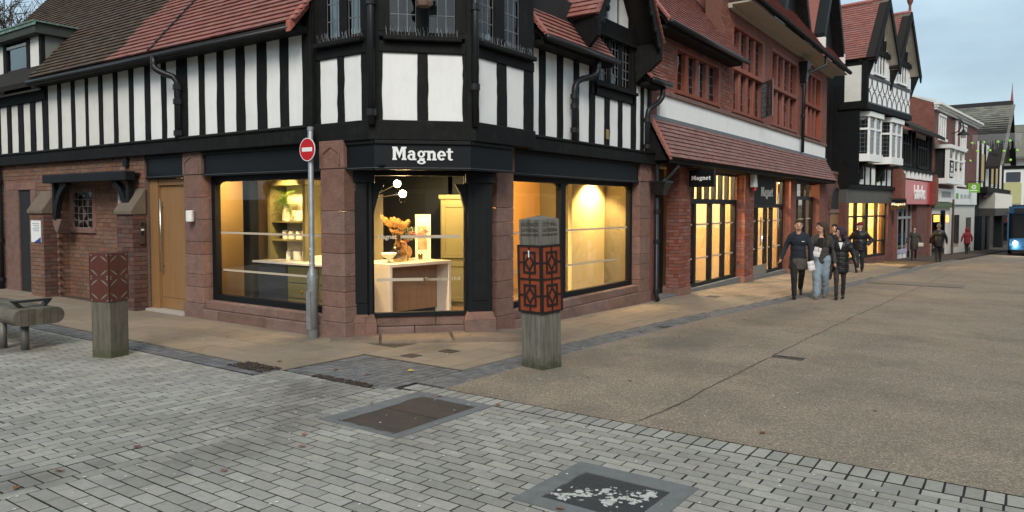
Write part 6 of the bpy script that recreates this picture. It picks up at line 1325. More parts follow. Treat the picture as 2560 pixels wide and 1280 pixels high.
moss(M_postwood, g0, .15, (.045, .056, .022)); moss(M_greywood, g0 + .1, .12, (.07, .075, .035))
pbox('post_base', M_postwood, -hw, hw, -hw, hw, -.05, .61, P1, .008); pbox('post_core', M_postwood, -hw + .01, hw - .01, -hw + .01, hw - .01, .61, 1.33)
tb = MB(); tb.add([(-hw, -hw, 1.33), (hw, -hw, 1.33), (hw, hw, 1.33), (-hw, hw, 1.33), (-hw, -hw, 1.60), (hw, -hw, 1.60), (hw, hw, 1.60), (-hw, hw, 1.60), (0, 0, 1.64)], [(0, 3, 2, 1), (0, 1, 5, 4), (1, 2, 6, 5), (2, 3, 7, 6), (3, 0, 4, 7), (4, 5, 8), (5, 6, 8), (6, 7, 8), (7, 4, 8)]); tp_ = tb.xf(PMx).build('post_top', M_postwood, P1)
W_ = hw + .012
for fi, rz in enumerate((0, 90, 180, 270)):            # four faces: local face frame x along, z up, outwards -y
    RM = PMx @ Matrix.Rotation(R(rz), 4, 'Z')
    def fbx(mb, x0, x1, z0, z1, d0, d1): return mb.box(x0, x1, -W_ - d1, -W_ - d0, z0, z1)
    pn = fbx(MB(), -W_ + .004, W_ - .004, .625, 1.315, -.012, 0).xf(RM).build('enamel_panel', M_orange, P1)
    fr_ = MB()
    for a, b, c_, d_ in ((-W_ - .004, -W_ + .02, .61, 1.33), (W_ - .02, W_ + .004, .61, 1.33)): fbx(fr_, a, b, c_, d_, 0, .010)
    for z in (.61, .96, 1.312): fbx(fr_, -W_ + .02, W_ - .02, z, z + .018, 0, .0095)
    for zc in (.795, 1.145):
        for a, b, c_, d_ in ((-.088, .088, zc + .095, zc + .118), (-.088, .088, zc - .118, zc - .095), (-.088, -.066, zc - .095, zc + .095), (.066, .088, zc - .095, zc + .095)): fbx(fr_, a, b, c_, d_, 0, .009)
        fbx(fr_, -.009, .009, zc + .118, zc + .165, 0, .008); fbx(fr_, -.009, .009, zc - .165, zc - .118, 0, .008)
        fbx(fr_, -W_ + .02, -.088, zc - .009, zc + .009, 0, .008); fbx(fr_, .088, W_ - .02, zc - .009, zc + .009, 0, .008)
        ro, ri = .098, .062; kx = .72
        for (x0, z0), (x1, z1) in (((0, 1), (1, 0)), ((1, 0), (0, -1)), ((0, -1), (-1, 0)), ((-1, 0), (0, 1))):
            a = [(x0 * ro * kx, z0 * ro), (x1 * ro * kx, z1 * ro), (x1 * ri * kx, z1 * ri), (x0 * ri * kx, z0 * ri)]
            fr_.prism([(u, -W_ - .0085, zc + v) for u, v in a], (0, .0085, 0))
    o = fr_.xf(RM).build('fretwork', M_fret, P1); o['kind'] = 'stuff'
    if rz in (0, 270):
        ws = ('CITY WALL', 'CATHEDRAL', 'FRODSHAM STREET') if rz == 0 else ('KALEYARDS', 'CATHEDRAL', 'FRODSHAM STREET')
        for wd, z, s_, sx in zip(ws, (1.545, 1.485, 1.435), (.058, .052, .034), (.80, .84, .86)):
            text('carved_word', wd, s_, mat('carved_shadow', (.028, .024, .018), .95, .1, 5, 0), tp_, RM @ Matrix(((1, 0, 0, 0), (0, 0, -1, -hw - .0015), (0, 1, 0, z), (0, 0, 0, 1))), .0008, .0004, sx=sx)
o = MB().box(-.008, .008, -W_ - .013, -W_ - .0105, 1.20, 1.275).xf(PMx @ Matrix.Rotation(R(270), 4, 'Z')).build('sticker', M_letter, P1)
# lower oak post with rusted steel sleeve
qx, qy = 4.12, 8.27; g1 = gz(qx, qy)
P2 = thing('carved_bollard', 'low square oak bollard with a rusty cut steel sleeve beside the bench', 'bollard', (qx, qy, g1), R(18))
QM = Matrix.Translation((qx, qy, g1)) @ Matrix.Rotation(R(18), 4, 'Z'); h2 = .128
MB().box(-h2, h2, -h2, h2, -.05, .625).xf(QM).build('post_base', M_greywood, P2, bevel=.008); MB().box(-h2 + .004, h2 - .004, -h2 + .004, h2 - .004, .625, 1.14).xf(QM).build('post_core', M_hole, P2)
def lens(cx, cz, ang, l, w_):
    pts = []
    for i in range(9): t = i / 8; pts.append((-l + 2 * l * t, w_ * math.sin(math.pi * t)))
    for i in range(8, -1, -1): t = i / 8; pts.append((-l + 2 * l * t, -w_ * .4 * math.sin(math.pi * t)))
    return [(cx + u * math.cos(ang) - v * math.sin(ang), cz + u * math.sin(ang) + v * math.cos(ang)) for u, v in pts]
for rz in (0, 90, 180, 270):
    RM = QM @ Matrix.Rotation(R(rz), 4, 'Z'); H_ = h2 + .006
    sl = MB().box(-H_, H_, -H_, -h2 + .003, .62, 1.15).xf(RM).build('steel_sleeve', M_rust, P2)
    cu = MB()
    for zc in (.755, 1.015):
        for sx in (-1, 1):
            for sz in (-1, 1):
                cu.prism([(u, -H_ - .0012, v) for u, v in lens(sx * .068, zc + sz * .075, -sx * sz * .62, .062, .012)][:18], (0, .001, 0))
                cu.prism([(u, -H_ - .0012, v) for u, v in ((sx * .118, zc + sz * .105), (sx * .088, zc + sz * .118), (sx * .118, zc + sz * .128))], (0, .001, 0))
    cu.xf(RM).build('cut_out', M_hole, sl)
MB().box(-h2 - .006, h2 + .006, -h2 - .006, h2 + .006, 1.1505, 1.154).xf(QM).build('sleeve_top', M_rust, P2)
# bench
bx0, bx1, by0, by1 = 3.53, 4.07, 9.22, 11.9; gB = gz(3.8, 10)
BN = thing('timber_bench', 'thick grey timber bench with rounded ends and a metal armrest', 'bench', (3.8, 10.3, gB)); th = .095; zc = gB + .385
n_ = 7
for k in range(n_):
    a, b = bx0 + (bx1 - bx0) * k / n_, bx0 + (bx1 - bx0) * (k + 1) / n_; pts = []
    def hgt(x):
        d = min(x - bx0, bx1 - x); return th if d > th else math.sqrt(max(1e-5, th * th - (th - d) ** 2))
    us = [a + .0015 + (b - a - .003) * i / 6 for i in range(7)]
    pts = [(u, by0, zc + hgt(u)) for u in us] + [(u, by0, zc - hgt(u)) for u in us[::-1]]
    MB().prism(pts, (0, by1 - by0, 0)).build('seat_timber', M_benchwood, BN)
for (x, y) in ((3.70, 9.36), (3.59, 9.66), (3.95, 11.3), (3.65, 11.4)): MB().tube([(x, y, gB - .03), (x, y, zc - .06)], .042, 12).build('leg', mat('bench_steel', (.16, .155, .14), .55, .2, 9, .1, metal=.4), BN, smooth=True)
ar = MB(); z0 = zc + th
ar.prism([(3.60, 9.40, z0 + .085), (4.02, 9.40, z0 + .085), (3.99, 9.40, z0 + .06), (3.63, 9.40, z0 + .06)], (0, .09, 0))
ar.prism([(3.60, 9.40, z0 + .08), (3.66, 9.40, z0 + .06), (3.73, 9.40, z0 - .005), (3.69, 9.40, z0 - .005)], (0, .09, 0)); ar.prism([(4.02, 9.40, z0 + .08), (3.96, 9.40, z0 + .06), (3.91, 9.40, z0 - .005), (3.95, 9.40, z0 - .005)], (0, .09, 0))
ar.build('armrest', mat('armrest_metal', (.05, .05, .048), .45, .2, 9, .1, metal=.5), BN)
# no entry sign
sx_, sy_ = 6.36, 7.56; gS = gz(sx_, sy_)
NS = thing('no_entry_sign', 'round red no entry sign on a grey galvanised pole', 'road sign', (sx_, sy_, gS))
MB().lathe([(.066, -.05), (.066, .80), (.062, .84), (.040, .90), (.036, .92), (.035, 2.74), (.030, 2.75)], 16, (sx_, sy_, gS)).build('pole', M_galv, NS, smooth=True)
MB().lathe([(.041, 0), (.041, .05)], 16, (sx_, sy_, gS + 2.70)).build('pole_cap', M_galv, NS); MB().lathe([(.067, 0), (.067, .12)], 16, (sx_, sy_, gS - .01)).build('pole_foot', M_conc, NS)
MB().box(sx_ - .072, sx_ - .05, sy_ - .04, sy_ + .04, gS + .12, gS + .62).build('pole_hatch', M_galv, NS)
for z in (.98, 1.10, 1.17): MB().tube([(sx_ - .0375, sy_ - .012, gS + z), (sx_ - .0335, sy_ - .012, gS + z)], .016, 8).build('sticker_remnant', M_litter, NS)
FS = Fr((sx_ - .05, 0), (0, 1), True); zc = gS + 2.455
def disc(r, n0, n1, m, name, par): return FS.poly(MB(), [(sy_ + r * math.cos(2 * math.pi * k / 32), zc + r * math.sin(2 * math.pi * k / 32)) for k in range(32)], n0, n1).build(name, m, par)
pl0 = disc(.150, 0, .006, M_letter, 'sign_plate', NS); disc(.140, .0061, .0075, M_redsign, 'sign_face', pl0); fbox(FS, 'sign_bar', M_letter, pl0, sy_ - .098, sy_ + .098, zc - .026, zc + .026, .0076, .009)
# projecting box signs
def boxsign(label, x, y0, y1, z0, z1, size, arm=True):
    t = thing('hanging_sign', label, 'hanging sign', (x, (y0 + y1) / 2, z0)); f = Fr((x, 0), (0, 1), True)
    fbox(f, 'sign_box', M_fascia, t, y0, y1, z0, z1, -.06, .06, .004); fbox(f, 'sign_face', mat('sign_black', (.006, .006, .007), .4, .1, 4, 0), t, y0 + .012, y1 - .012, z0 + .012, z1 - .012, .0605, .062)
    slab_word(t, f.M((y0 + y1) / 2, (z0 + z1) / 2, .0635), size * .62, M_letter, 1, .003)
    if arm: MB().tube([(x, y0, z1 + .03), (x, y1 + .1, z1 + .03)], .015, 6).build('sign_arm', M_pipe, t)
boxsign('black square hanging sign with white lettering on the first brick pier', 15.5, 5.38, 5.94, 2.02, 2.40, .145)
boxsign('small black hanging sign with white lettering beside the red fascia', 37.3, 4.12, 4.72, 1.5, 1.94, .19)
al_ = thing('alarm_box', 'white wedge alarm box on the second brick pier', 'alarm box', (20.1, 5.95, 2.1))
MB().prism([(19.95, 5.84, 2.12), (20.3, 5.84, 2.12), (20.24, 5.86, 2.56), (20.02, 5.86, 2.56)], (0, .12, 0)).build('alarm_case', M_whitep, al_, bevel=.02); MB().box(20.05, 20.2, 5.86, 5.92, 2.03, 2.118).build('alarm_lens', M_redsign, al_)
s2 = thing('number_sign', 'yellow lit number two in the far brick shop window', 'lit sign', (26.2, 6.34, 1.3)); text('lit_figure', '2', .55, emit('yellow_neon', (1, .62, .05), 3.5), s2, FR.M(26.1, 1.38, -.34), .01, .01)
def flagsign(label, x, y0, y1, z0, z1, m):
    t = thing('hanging_sign', label, 'hanging sign', (x, (y0 + y1) / 2, z0)); f = Fr((x, 0), (0, 1), True); fbox(f, 'sign_panel', m, t, y0, y1, z0, z1, -.03, .03); MB().tube([(x, y0 - .2, z1 + .12), (x, y1 + .5, z1 + .12)], .02, 6).build('sign_arm', M_pipe, t); return t, f
t, f = flagsign('bright green square hanging sign with a white flower on the pale shops', 57.2, 2.05, 2.72, 2.55, 3.16, mat('bright_green', (.16, .42, .03), .5, .05, 4, 0))
for k in range(6): a = k * math.pi / 3; f.poly(MB(), [(2.385 + .10 * math.cos(a) + .05 * math.cos(b), 2.92 + .10 * math.sin(a) + .05 * math.sin(b)) for b in [i * math.pi / 4 for i in range(8)]], .031, .034 + .0005 * k).build('flower_petal', M_letter, t)
fbox(f, 'sign_print', M_letter, t, 2.2, 2.6, 2.66, 2.72, .031, .034)
t, f = flagsign('dark red square hanging sign with a white heart outline', 64.2, 1.48, 2.14, 2.2, 2.98, mat('heart_red', (.30, .012, .03), .5, .05, 4, 0))
hp_ = []
for i in range(24): a = 2 * math.pi * i / 24; hp_.append((.0125 * 16 * math.sin(a) ** 3, .0125 * (13 * math.cos(a) - 5 * math.cos(2 * a) - 2 * math.cos(3 * a) - math.cos(4 * a))))
for i, ((u0, z0), (u1, z1)) in enumerate(zip(hp_, hp_[1:] + hp_[:1])):
    pass
MB().tube([f.p(1.81 + u, 2.70 + v, .035) for u, v in hp_ + hp_[:1]], .016, 5).build('heart_outline', M_letter, t)
for z, h in ((2.40, .05), (2.30, .05)): fbox(f, 'sign_print', M_letter, t, 1.6, 2.05, z, z + h, .031, .034)
# street lamps on swan neck brackets
for label, x, y, z in (('black swan neck lamp with a scroll on the dark brick building', 51.5, 2.75, 6.0), ('black swan neck lamp beyond the first, before the corrugated fascia', 65.5, 1.25, 4.95)):
    t = thing('street_lamp', label, 'street lamp', (x, y, z))
    MB().tube(arc((x, y + 1.0, z + 1.3), (x, y + 1.0, z - .4), (x, y + .35, z + .85), 6) + arc((x, y, z + .95), (x, y + .35, z + .85), (x, y, z + .12), 6), .035, 8).build('swan_neck', M_pipe, t, smooth=True)
    MB().tube([(x, y + .55 + .42 * math.cos(a), z + .45 + .42 * math.sin(a)) for a in [k * math.pi / 8 for k in range(17)]], .03, 6).build('scroll', M_pipe, t, smooth=True)
    MB().lathe([(.07, .22), (.09, .12), (.34, -.06), (.36, -.10), (.33, -.10), (.06, .08)], 16, (x, y, z)).build('lamp_shade', M_pipe, t, smooth=True); MB().lathe([(.05, -.3), (.13, -.28), (.16, -.08)], 12, (x, y, z)).build('lamp_glass', M_paneold, t)
    MB().tube([(x, y + 1.0, z - .8), (x, y + 1.0, z + .3)], .04, 6).build('wall_bracket', M_pipe, t); MB().tube([(x, y + .98, z - .35), (x, y + 1.7, z - .35)], .03, 6).build('wall_bracket', M_pipe, t)
# festive strings across the far street
fs = thing('festive_light_string', 'string of icicle lights hung across the far street', 'light string', (60, 1, 6)); XB = 58.0
cbm = MB().tube([(XB, 2.6 - .35 * k, 6.45 - .02 * (k % 3)) for k in range(18)], .012, 4)
o = cbm.build('cable', M_fret, fs); ic_ = MB()
for k in range(60): y = 2.55 - .045 * k; l = random.uniform(.35, 1.1); ic_.tube([(XB, y, 6.42), (XB, y, 6.42 - l)], .007, 3)
o = ic_.build('icicle_strand', mat('icicle', (.55, .56, .58), .6, .05, 4, 0), fs); o['kind'] = 'stuff'
M_baub = emit('green_bauble', (.30, .62, .10), .12)
bme = MB().ell((0, 0, 0), .085, 12, 8).mesh('bauble', M_baub, True)
for k, (u, v) in enumerate(((2430, 358), (2460, 356), (2495, 355), (2443, 378), (2475, 376), (2510, 378), (2425, 402), (2525, 352), (2543, 376), (2526, 400))):
    d = CF + CR * ((u - 1280) / 1829) - CU * ((v - 597) / 1829); t_ = (XB - .2 - .1 * (k % 2)) / d.x
    o = inst('bauble', bme, Matrix.Translation(Vector((0, 0, 1.58)) + d * t_)); tag(o, 'green lit bauble hanging over the far street', 'bauble', 'green baubles over the street')
# no-thing traffic pole before the pale shops
tp = thing('sign_pole', 'slim brown pole standing before the pale shops', 'pole', (49.5, 3.0, gz(49.5, 3))); MB().lathe([(.06, 0), (.055, 3.2), (.02, 3.25)], 8, (49.5, 3.05, gz(49.5, 3) - .02)).build('pole_shaft', mat('brown_pole', (.08, .05, .04), .6, .1, 4, 0), tp)
# bare tree behind the roof
tr = thing('bare_tree', 'leafless winter tree rising behind the left roof', 'tree', (14.0, 36.0, 0)); tk = MB(); tw = MB(); rng = random.Random(11)
def grow(p, d, l, r, dep):
    n = 5; pts = [p]; rs = [r]
    for i in range(n):
        d = (d + Vector((rng.gauss(0, .10), rng.gauss(0, .10), rng.gauss(0.01, .06)))).normalized(); pts.append(pts[-1] + d * l / n); rs.append(max(.014, r * (1 - .5 * (i + 1) / n)))
    (tk if dep < 2 else tw).tube(pts, rs, 8 if dep < 2 else 4 if dep < 4 else 3, cap=False)
    if dep >= 6: return
    for k in range(3 if dep < 4 else 4):
        q_ = pts[rng.randint(2, n)]; a = rng.uniform(0, 6.3); s = d.orthogonal().normalized(); s2 = d.cross(s); sp = rng.uniform(.35, .85)
        grow(q_, (d + (s * math.cos(a) + s2 * math.sin(a)) * sp).normalized(), l * rng.uniform(.55, .8), rs[-1] * rng.uniform(.55, .85), dep + 1)
grow(Vector((14.0, 36.0, -.3)), Vector((0, 0, 1)), 5.2, .34, 0)
tk.build('trunk', M_bark, tr, smooth=True); o = tw.build('crown', M_bark, tr); o['kind'] = 'stuff'
# ================================================================== BUS
bx, byl, byr, gb_ = 51.0, .42, -2.08, gz(51, 0)
BS = thing('blue_bus', 'blue and white single deck bus with lit headlamps driving towards the corner', 'bus', (56, -.83, gb_))
M_bblue = mat('bus_blue', (.03, .12, .25), .3, .1, 3, 0, coat=.4); M_bwhite = mat('bus_white', (.62, .60, .62), .3, .1, 3, 0, coat=.4)
def prof(z0, z1, inset, x0, x1, r=.28):
    a, b = byr + inset, byl - inset; pts = []
    for (cx, cy, s0) in ((x0 + r, b - r, 90), (x0 + r, a + r, 180)):
        for k in range(5): an = R(s0 + 90 * k / 4); pts.append((cx + r * math.cos(an), cy + r * math.sin(an), z0))
    pts += [(x1, a, z0), (x1, b, z0)]; return MB().prism(pts, (0, 0, z1 - z0))
prof(gb_ + .35, gb_ + 1.0, 0, bx, bx + 11).build('lower_body', M_bblue, BS); prof(gb_ + 1.0, gb_ + 2.45, .04, bx + .08, bx + 11, .25).build('cab_glazing', mat('bus_glass', (.015, .017, .02), .08, .1, 3, 0), BS); prof(gb_ + 2.45, gb_ + 2.85, .02, bx + .05, bx + 11, .3).build('roof_dome', M_bblue, BS)
for y in (byl, byr): MB().box(bx + .12, bx + .42, y - (.05 if y > 0 else -.02), y + (.012 if y > 0 else .05), gb_ + .95, gb_ + 2.5).build('corner_pillar', M_bblue, BS)
MB().prism([(bx - .02, byl - .1, gb_ + .55), (bx - .02, byl - .1, gb_ + .98), (bx - .02, byl - .9, gb_ + 1.05), (bx - .02, byr + .9, gb_ + 1.05), (bx - .02, byr + .1, gb_ + .98), (bx - .02, byr + .1, gb_ + .55)], (.05, 0, 0)).build('front_panel', M_bblue, BS)
MB().box(bx - .01, bx + .08, byr + .3, byl - .3, gb_ + 2.5, gb_ + 2.75).build('destination_box', M_dark, BS)
for y in (byl - .38, byr + .38):
    o = bulb(BS, 'headlamp', (bx - .06, y, gb_ + .75), .11, emit('headlamp_glow', (1, .93, .82), 14), 8, (1, .93, .82)); o.modifiers.clear()
for y in (byl - .14, byr + .14):
    for x in (bx + 2.2, bx + 8): MB().tube([(x, y - .13, gb_ + .48), (x, y + .13, gb_ + .48)], .48, 20).build('wheel', M_fret, BS)
MB().box(bx + .1, bx + 10.5, byr + .2, byl - .2, gb_ + .18, gb_ + .35).build('underframe', M_fret, BS)
MB().box(bx - .30, bx - .22, byl + .04, byl + .26, gb_ + 1.9, gb_ + 2.35).build('wing_mirror', M_fret, BS); MB().tube([(bx + .1, byl, gb_ + 2.5), (bx - .25, byl + .15, gb_ + 2.42)], .02, 6).build('mirror_arm', M_fret, BS)
# ================================================================== PEOPLE
def skin(mb, name, m, parent, voxel, M, it=4, fold=0, fs=9):
    me0 = bpy.data.meshes.new('raw'); me0.from_pydata(mb.v, [], mb.f); o = bpy.data.objects.new('raw', me0)
    r = o.modifiers.new('r', 'REMESH'); r.mode = 'VOXEL'; r.voxel_size = voxel; s = o.modifiers.new('s', 'SMOOTH'); s.factor = .5; s.iterations = it
    me = evalmesh(o); bpy.data.objects.remove(o)
    if fold:
        n = len(me.vertices); co = np.empty(n * 3, 'f'); me.vertices.foreach_get('co', co); co = co.reshape(-1, 3); nr = np.empty(n * 3, 'f'); me.vertices.foreach_get('normal', nr)
        x, y, z = (co * fs * 2.2).T; ph = sum(map(ord, name)) * .37
        k = np.sin(x + 1.3 * np.sin(z * .9 + ph) + ph) * np.sin(z * 1.3 + 1.1 * np.sin(y * 1.2 + ph)) + .6 * np.sin(2.3 * z + 1.7 * x + 2 * np.sin(y + ph)) + .35 * np.sin(4.1 * y - 3.1 * z + 2 * np.sin(2 * x))
        me.vertices.foreach_set('co', (co + nr.reshape(-1, 3) * (k * fold * .6)[:, None]).ravel()); me.update()
    me.materials.clear(); me.materials.append(m); me.polygons.foreach_set('use_smooth', [True] * len(me.polygons)); me.transform(M); me.name = name
    ob = bpy.data.objects.new(name, me); COL.objects.link(ob); ob.parent = parent; ob.matrix_parent_inverse = PINV(parent); return ob
M_skin = mat('skin', (.56, .34, .26), .6, .1, 20, .02)
def cloth(n, c, r=.85, v=.2): return mat(n, c, r, v, 14, .25, 90)
def person(label, x, y, head, h, top, legs, shoe, hair, legf=((.10, 0), (-.10, 0)), arms=None, turn=0, nod=0, topz=.47, bulk=1, legw=1., hood=None, skirt=None, vox=.011, long=0, scarf=None, tights=None, hat=None):
    g = gz(x, y); t = thing('person', label, 'person', (x, y, g), R(head)); M = Matrix.Translation((x, y, g)) @ Matrix.Rotation(R(head), 4, 'Z'); V3 = lambda a, b, c: Vector((a, b, c)) * h
    b = MB(); tp = MB(); lg = MB(); sh_ = MB()
    # legs: (foot forward offset, lift) for right (-y) and left (+y)
    for s, (fx, lift) in zip((-1, 1), legf):
        hip = V3(0, s * .05, .50); ank = V3(fx, s * .045, .055 + lift); mid = (hip + ank) / 2; kn = mid + V3(.035 + lift * .55, 0, .01)
        lw = min(1, legw * .92); b.caps(hip, kn, .050 * h * lw, .034 * h * lw); b.caps(kn, ank, .033 * h * lw, .021 * h * lw)
        lg.caps(hip + V3(0, 0, .02), kn, .058 * h * legw, .043 * h * legw); lg.caps(kn, ank + V3(0, 0, .0), .042 * h * legw, .033 * h * (legw if legw < 1.15 else legw * 1.12))
        pitch = lift * 5.5; d = Vector((math.cos(pitch), 0, -math.sin(pitch))); heel = ank + V3(-.015, 0, -.028); sh_.caps(heel, heel + d * .125 * h, .027 * h, .021 * h); sh_.caps(heel + V3(0, 0, .02), ank + V3(0, 0, .012), .026 * h, .028 * h)
    # torso
    b.ell(V3(0, 0, .52), (.062 * h, .085 * h, .06 * h)); b.ell(V3(0, 0, .62), (.058 * h, .075 * h, .10 * h)); b.ell(V3(.005, 0, .73), (.068 * h, .098 * h, .10 * h))
    b.caps(V3(0, 0, .80), V3(.012, 0, .875), .034 * h, .032 * h); lg.ell(V3(0, 0, .52), (.070 * h, .092 * h, .055 * h))
    tp.ell(V3(0, 0, .73), (.076 * h * bulk, .108 * h * bulk, .105 * h)); tp.ell(V3(0, 0, .62), (.072 * h * bulk, .096 * h * bulk, .11 * h)); tp.ell(V3(0, 0, .79), (.055 * h, .085 * h, .035 * h))
    zz = .60
    while zz > topz: tp.ell(V3(0, 0, zz - .02), (.075 * h * bulk, .098 * h * bulk, .05 * h)); zz -= .03
    # arms
    arms = arms or (((.03, -.17, .64), (.09, -.19, .50)), ((-.02, .17, .64), (.02, .19, .49)))
    for s, (el, wr) in zip((-1, 1), arms):
        shd = V3(0, s * .098, .785); el_, wr_ = V3(*el), V3(*wr); tp.caps(V3(-.005, s * .012, .838), V3(0, s * .096, .792), .030 * h, .034 * h)
        b.caps(shd, el_, .030 * h, .024 * h); b.caps(el_, wr_, .024 * h, .016 * h)
        tp.caps(shd, el_, .037 * h * bulk, .032 * h * bulk); tp.caps(el_, wr_ - (wr_ - el_).normalized() * .01 * h, .032 * h * bulk, .025 * h * bulk)
        d = (wr_ - el_).normalized(); sd2 = d.cross(Vector((0, 1, 0))); sd2 = (sd2 if sd2.length > .3 else d.cross(Vector((1, 0, 0)))).normalized(); nn = d.cross(sd2).normalized()
        pm_ = wr_ + d * .028 * h; b.caps(wr_, pm_, .014 * h, .018 * h)
        for k in range(4):
            r0 = pm_ + sd2 * (.0105 * h * (k - 1.5)); l = (.030, .036, .034, .027)[k] * h; k1 = r0 + d * l * .6 + nn * s * -.004 * h; b.caps(r0, k1, .0052 * h, .0050 * h, 6); b.caps(k1, k1 + d * l * .45 + nn * s * -.010 * h, .0050 * h, .0042 * h, 6)
        th0 = wr_ + d * .010 * h + sd2 * .014 * h; b.caps(th0, th0 + d * .022 * h + sd2 * .014 * h, .0058 * h, .0048 * h, 6)
    # head, turned on the neck
    hc = V3(.018, 0, .932); HR = Matrix.Rotation(R(turn), 3, 'Z') @ Matrix.Rotation(R(nod), 3, 'Y'); hp = lambda a, c, d: hc + HR @ (V3(a, c, d) * 1.05)
    b.ell(hp(0, 0, .005), (.058 * h, .047 * h, .062 * h), 16, 12, HR); b.ell(hp(.014, 0, -.032), (.040 * h, .036 * h, .036 * h), 12, 8, HR); b.caps(hp(.056, 0, .008), hp(.066, 0, -.014), .007 * h, .0085 * h, 8)
    for s in (-1, 1): b.ell(hp(-.004, s * .047, -.002), (.010 * h, .005 * h, .017 * h), 8, 6, HR)
    b.caps(hp(.053, -.011, -.037), hp(.053, .011, -.037), .0042 * h, .0042 * h, 6)
    bo = skin(b, 'body', M_skin, t, min(vox, .010), M, 3)
    for s in (-1, 1):
        o = MB().ell(hp(.0535, s * .019, .006), (.004 * h, .006 * h, .0028 * h), 8, 5, HR).xf(M).build('eye', M_dark, t); o = MB().caps(hp(.054, s * .008, .019), hp(.050, s * .030, .018), .0018 * h, .0018 * h, 6).xf(M).build('eyebrow', hair, t)
    o = MB().caps(hp(.0555, -.014, -.036), hp(.0555, .014, -.036), .0018 * h, .0018 * h, 6).xf(M).build('mouth', mat('lip', (.32, .12, .10), .5, .1, 9, 0), t)
    if not hood:
        hb = MB(); hb.ell(hp(-.010, 0, .022), (.062 * h, .054 * h, .056 * h), 16, 10, HR); hb.ell(hp(-.026, 0, -.008), (.046 * h, .051 * h, .052 * h), 14, 9, HR); hb.caps(hp(.038, -.028, .052), hp(.038, .028, .052), .018 * h, .017 * h)
        if long:
            for s in (-1, 1): hb.caps(hp(-.018, s * .042, .0), hp(-.035, s * .062, -.05 - long * .5), .022 * h, .020 * h); hb.caps(hp(-.035, s * .062, -.05 - long * .5), hp(-.02, s * .07, -.06 - long), .020 * h, .012 * h)
            hb.caps(hp(-.045, 0, -.0), hp(-.065, 0, -.05 - long), .045 * h, .03 * h)
        if hat: 
            hm = MB(); hm.ell(hp(-.006, 0, .030), (.064 * h, .056 * h, .052 * h), 16, 10, HR); hm.caps(hp(.045, -.02, .026), hp(.045, .02, .026), .018 * h, .018 * h); skin(hm, 'beanie', hat, t, vox, M, 3, .003)
        else: skin(hb, 'hair', hair, t, vox, M, 3, .006, 16)
    else:
        hb = MB()
        for k in range(9):
            a = R(-20 + 220 * k / 8); c0 = hp(-.012, .058 * math.cos(a), .004 + .066 * math.sin(a)); c1 = hp(.034, .052 * math.cos(a), .004 + .066 * math.sin(a)); hb.caps(c0, c1, .022 * h, .016 * h)
        hb.ell(hp(-.034, 0, .004), (.048 * h, .062 * h, .068 * h), 14, 9, HR); hb.caps(hp(-.02, -.05, -.06), hp(-.02, .05, -.06), .035 * h, .035 * h); skin(hb, 'hood', hood, t, vox, M, 4, .004); 
        fr2 = MB(); fr2.caps(hp(.030, -.030, .052), hp(.030, .030, .052), .012 * h, .012 * h); fr2.xf(M).build('hair', hair, t)
    skin(lg, 'trousers', legs, t, vox, M, 4, .006); skin(tp, 'jacket', top, t, vox, M, 4, .0045 * bulk); skin(sh_, 'shoe_pair', shoe, t, vox, M, 2)
    if skirt:
        sk = MB(); sm, z0, z1 = skirt; zz = z1
        while zz > z0: sk.ell(V3(0, 0, zz), (.092 * h, .116 * h, .04 * h)); zz -= .025
        skin(sk, 'shorts', sm, t, vox, M, 4, .006)
    if scarf: MB().prism([M @ V3(.092 * bulk * .95, -.028, .805), M @ V3(.092 * bulk * .95, .028, .805), M @ V3(.086 * bulk, .0, .70)], M.to_3x3() @ Vector((.012, 0, 0))).build('shirt_front', scarf, t)
    return t, M, h
blk1, navy, gry = cloth('black_cloth', (.014, .014, .015)), cloth('navy_cloth', (.016, .021, .032)), cloth('grey_cloth', (.085, .072, .066))
puff = mat('black_puffer', (.013, .013, .015), .45, .2, 8, .3, 25); jean = cloth('pale_denim', (.24, .31, .37)); olive = cloth('charcoal_jacket', (.055, .052, .045)); brn = cloth('brown_hair', (.055, .033, .02)); dkb = cloth('dark_hair', (.022, .016, .012)); grh = cloth('grey_hair', (.12, .115, .11))
tight = cloth('sheer_tights', (.035, .026, .026)); redc = cloth('burgundy_cloth', (.17, .012, .022)); purp = cloth('plum_cloth', (.035, .025, .04)); leath = mat('black_leather', (.012, .012, .012), .4, .2, 9, .1)
M_paper = mat('paper', (.72, .69, .68), .8, .05, 6, .05)
def sheet_paper(label, M, h, c, rz, w_=.075, l=.115):
    b = MB(); n = 5
    for i in range(n):
        for j in range(n): b.v.append(tuple(M @ (Vector(c) * h + Matrix.Rotation(R(rz), 3, 'X') @ Vector((.01 * math.sin(i * 1.3) + .008 * (j % 2), (i / (n - 1) - .5) * w_ * h, (j / (n - 1) - .5) * l * h)))))
    for i in range(n - 1):
        for j in range(n - 1): b.f.append([i * n + j, (i + 1) * n + j, (i + 1) * n + j + 1, i * n + j + 1]); b.mi.append(0)
    o = b.build('paper_sheet', M_paper); s = o.modifiers.new('s', 'SOLIDIFY'); s.thickness = .002; tag(o, label, 'paper')
t, M, h = person('young man in a navy pullover and grey shorts over black leggings walking', 16.45, 3.86, 196, 1.69, navy, blk1, leath, brn, ((.12, 0), (-.19, .065)), (((-.02, -.15, .655), (.03, -.205, .50)), ((.02, .15, .64), (.10, .155, .49))), 4, topz=.50, legw=.95, skirt=(gry, .37, .49))
sheet_paper('white folded paper held low by the young man in navy', M, h, (.135, .15, .43), 12)
MB().prism([M @ (Vector((.0905, .035, .735)) * h), M @ (Vector((.0885, .07, .733)) * h), M @ (Vector((.0885, .07, .727)) * h), M @ (Vector((.0905, .035, .729)) * h)], M.to_3x3() @ Vector((.01, 0, 0))).build('chest_logo', M_letter, t)
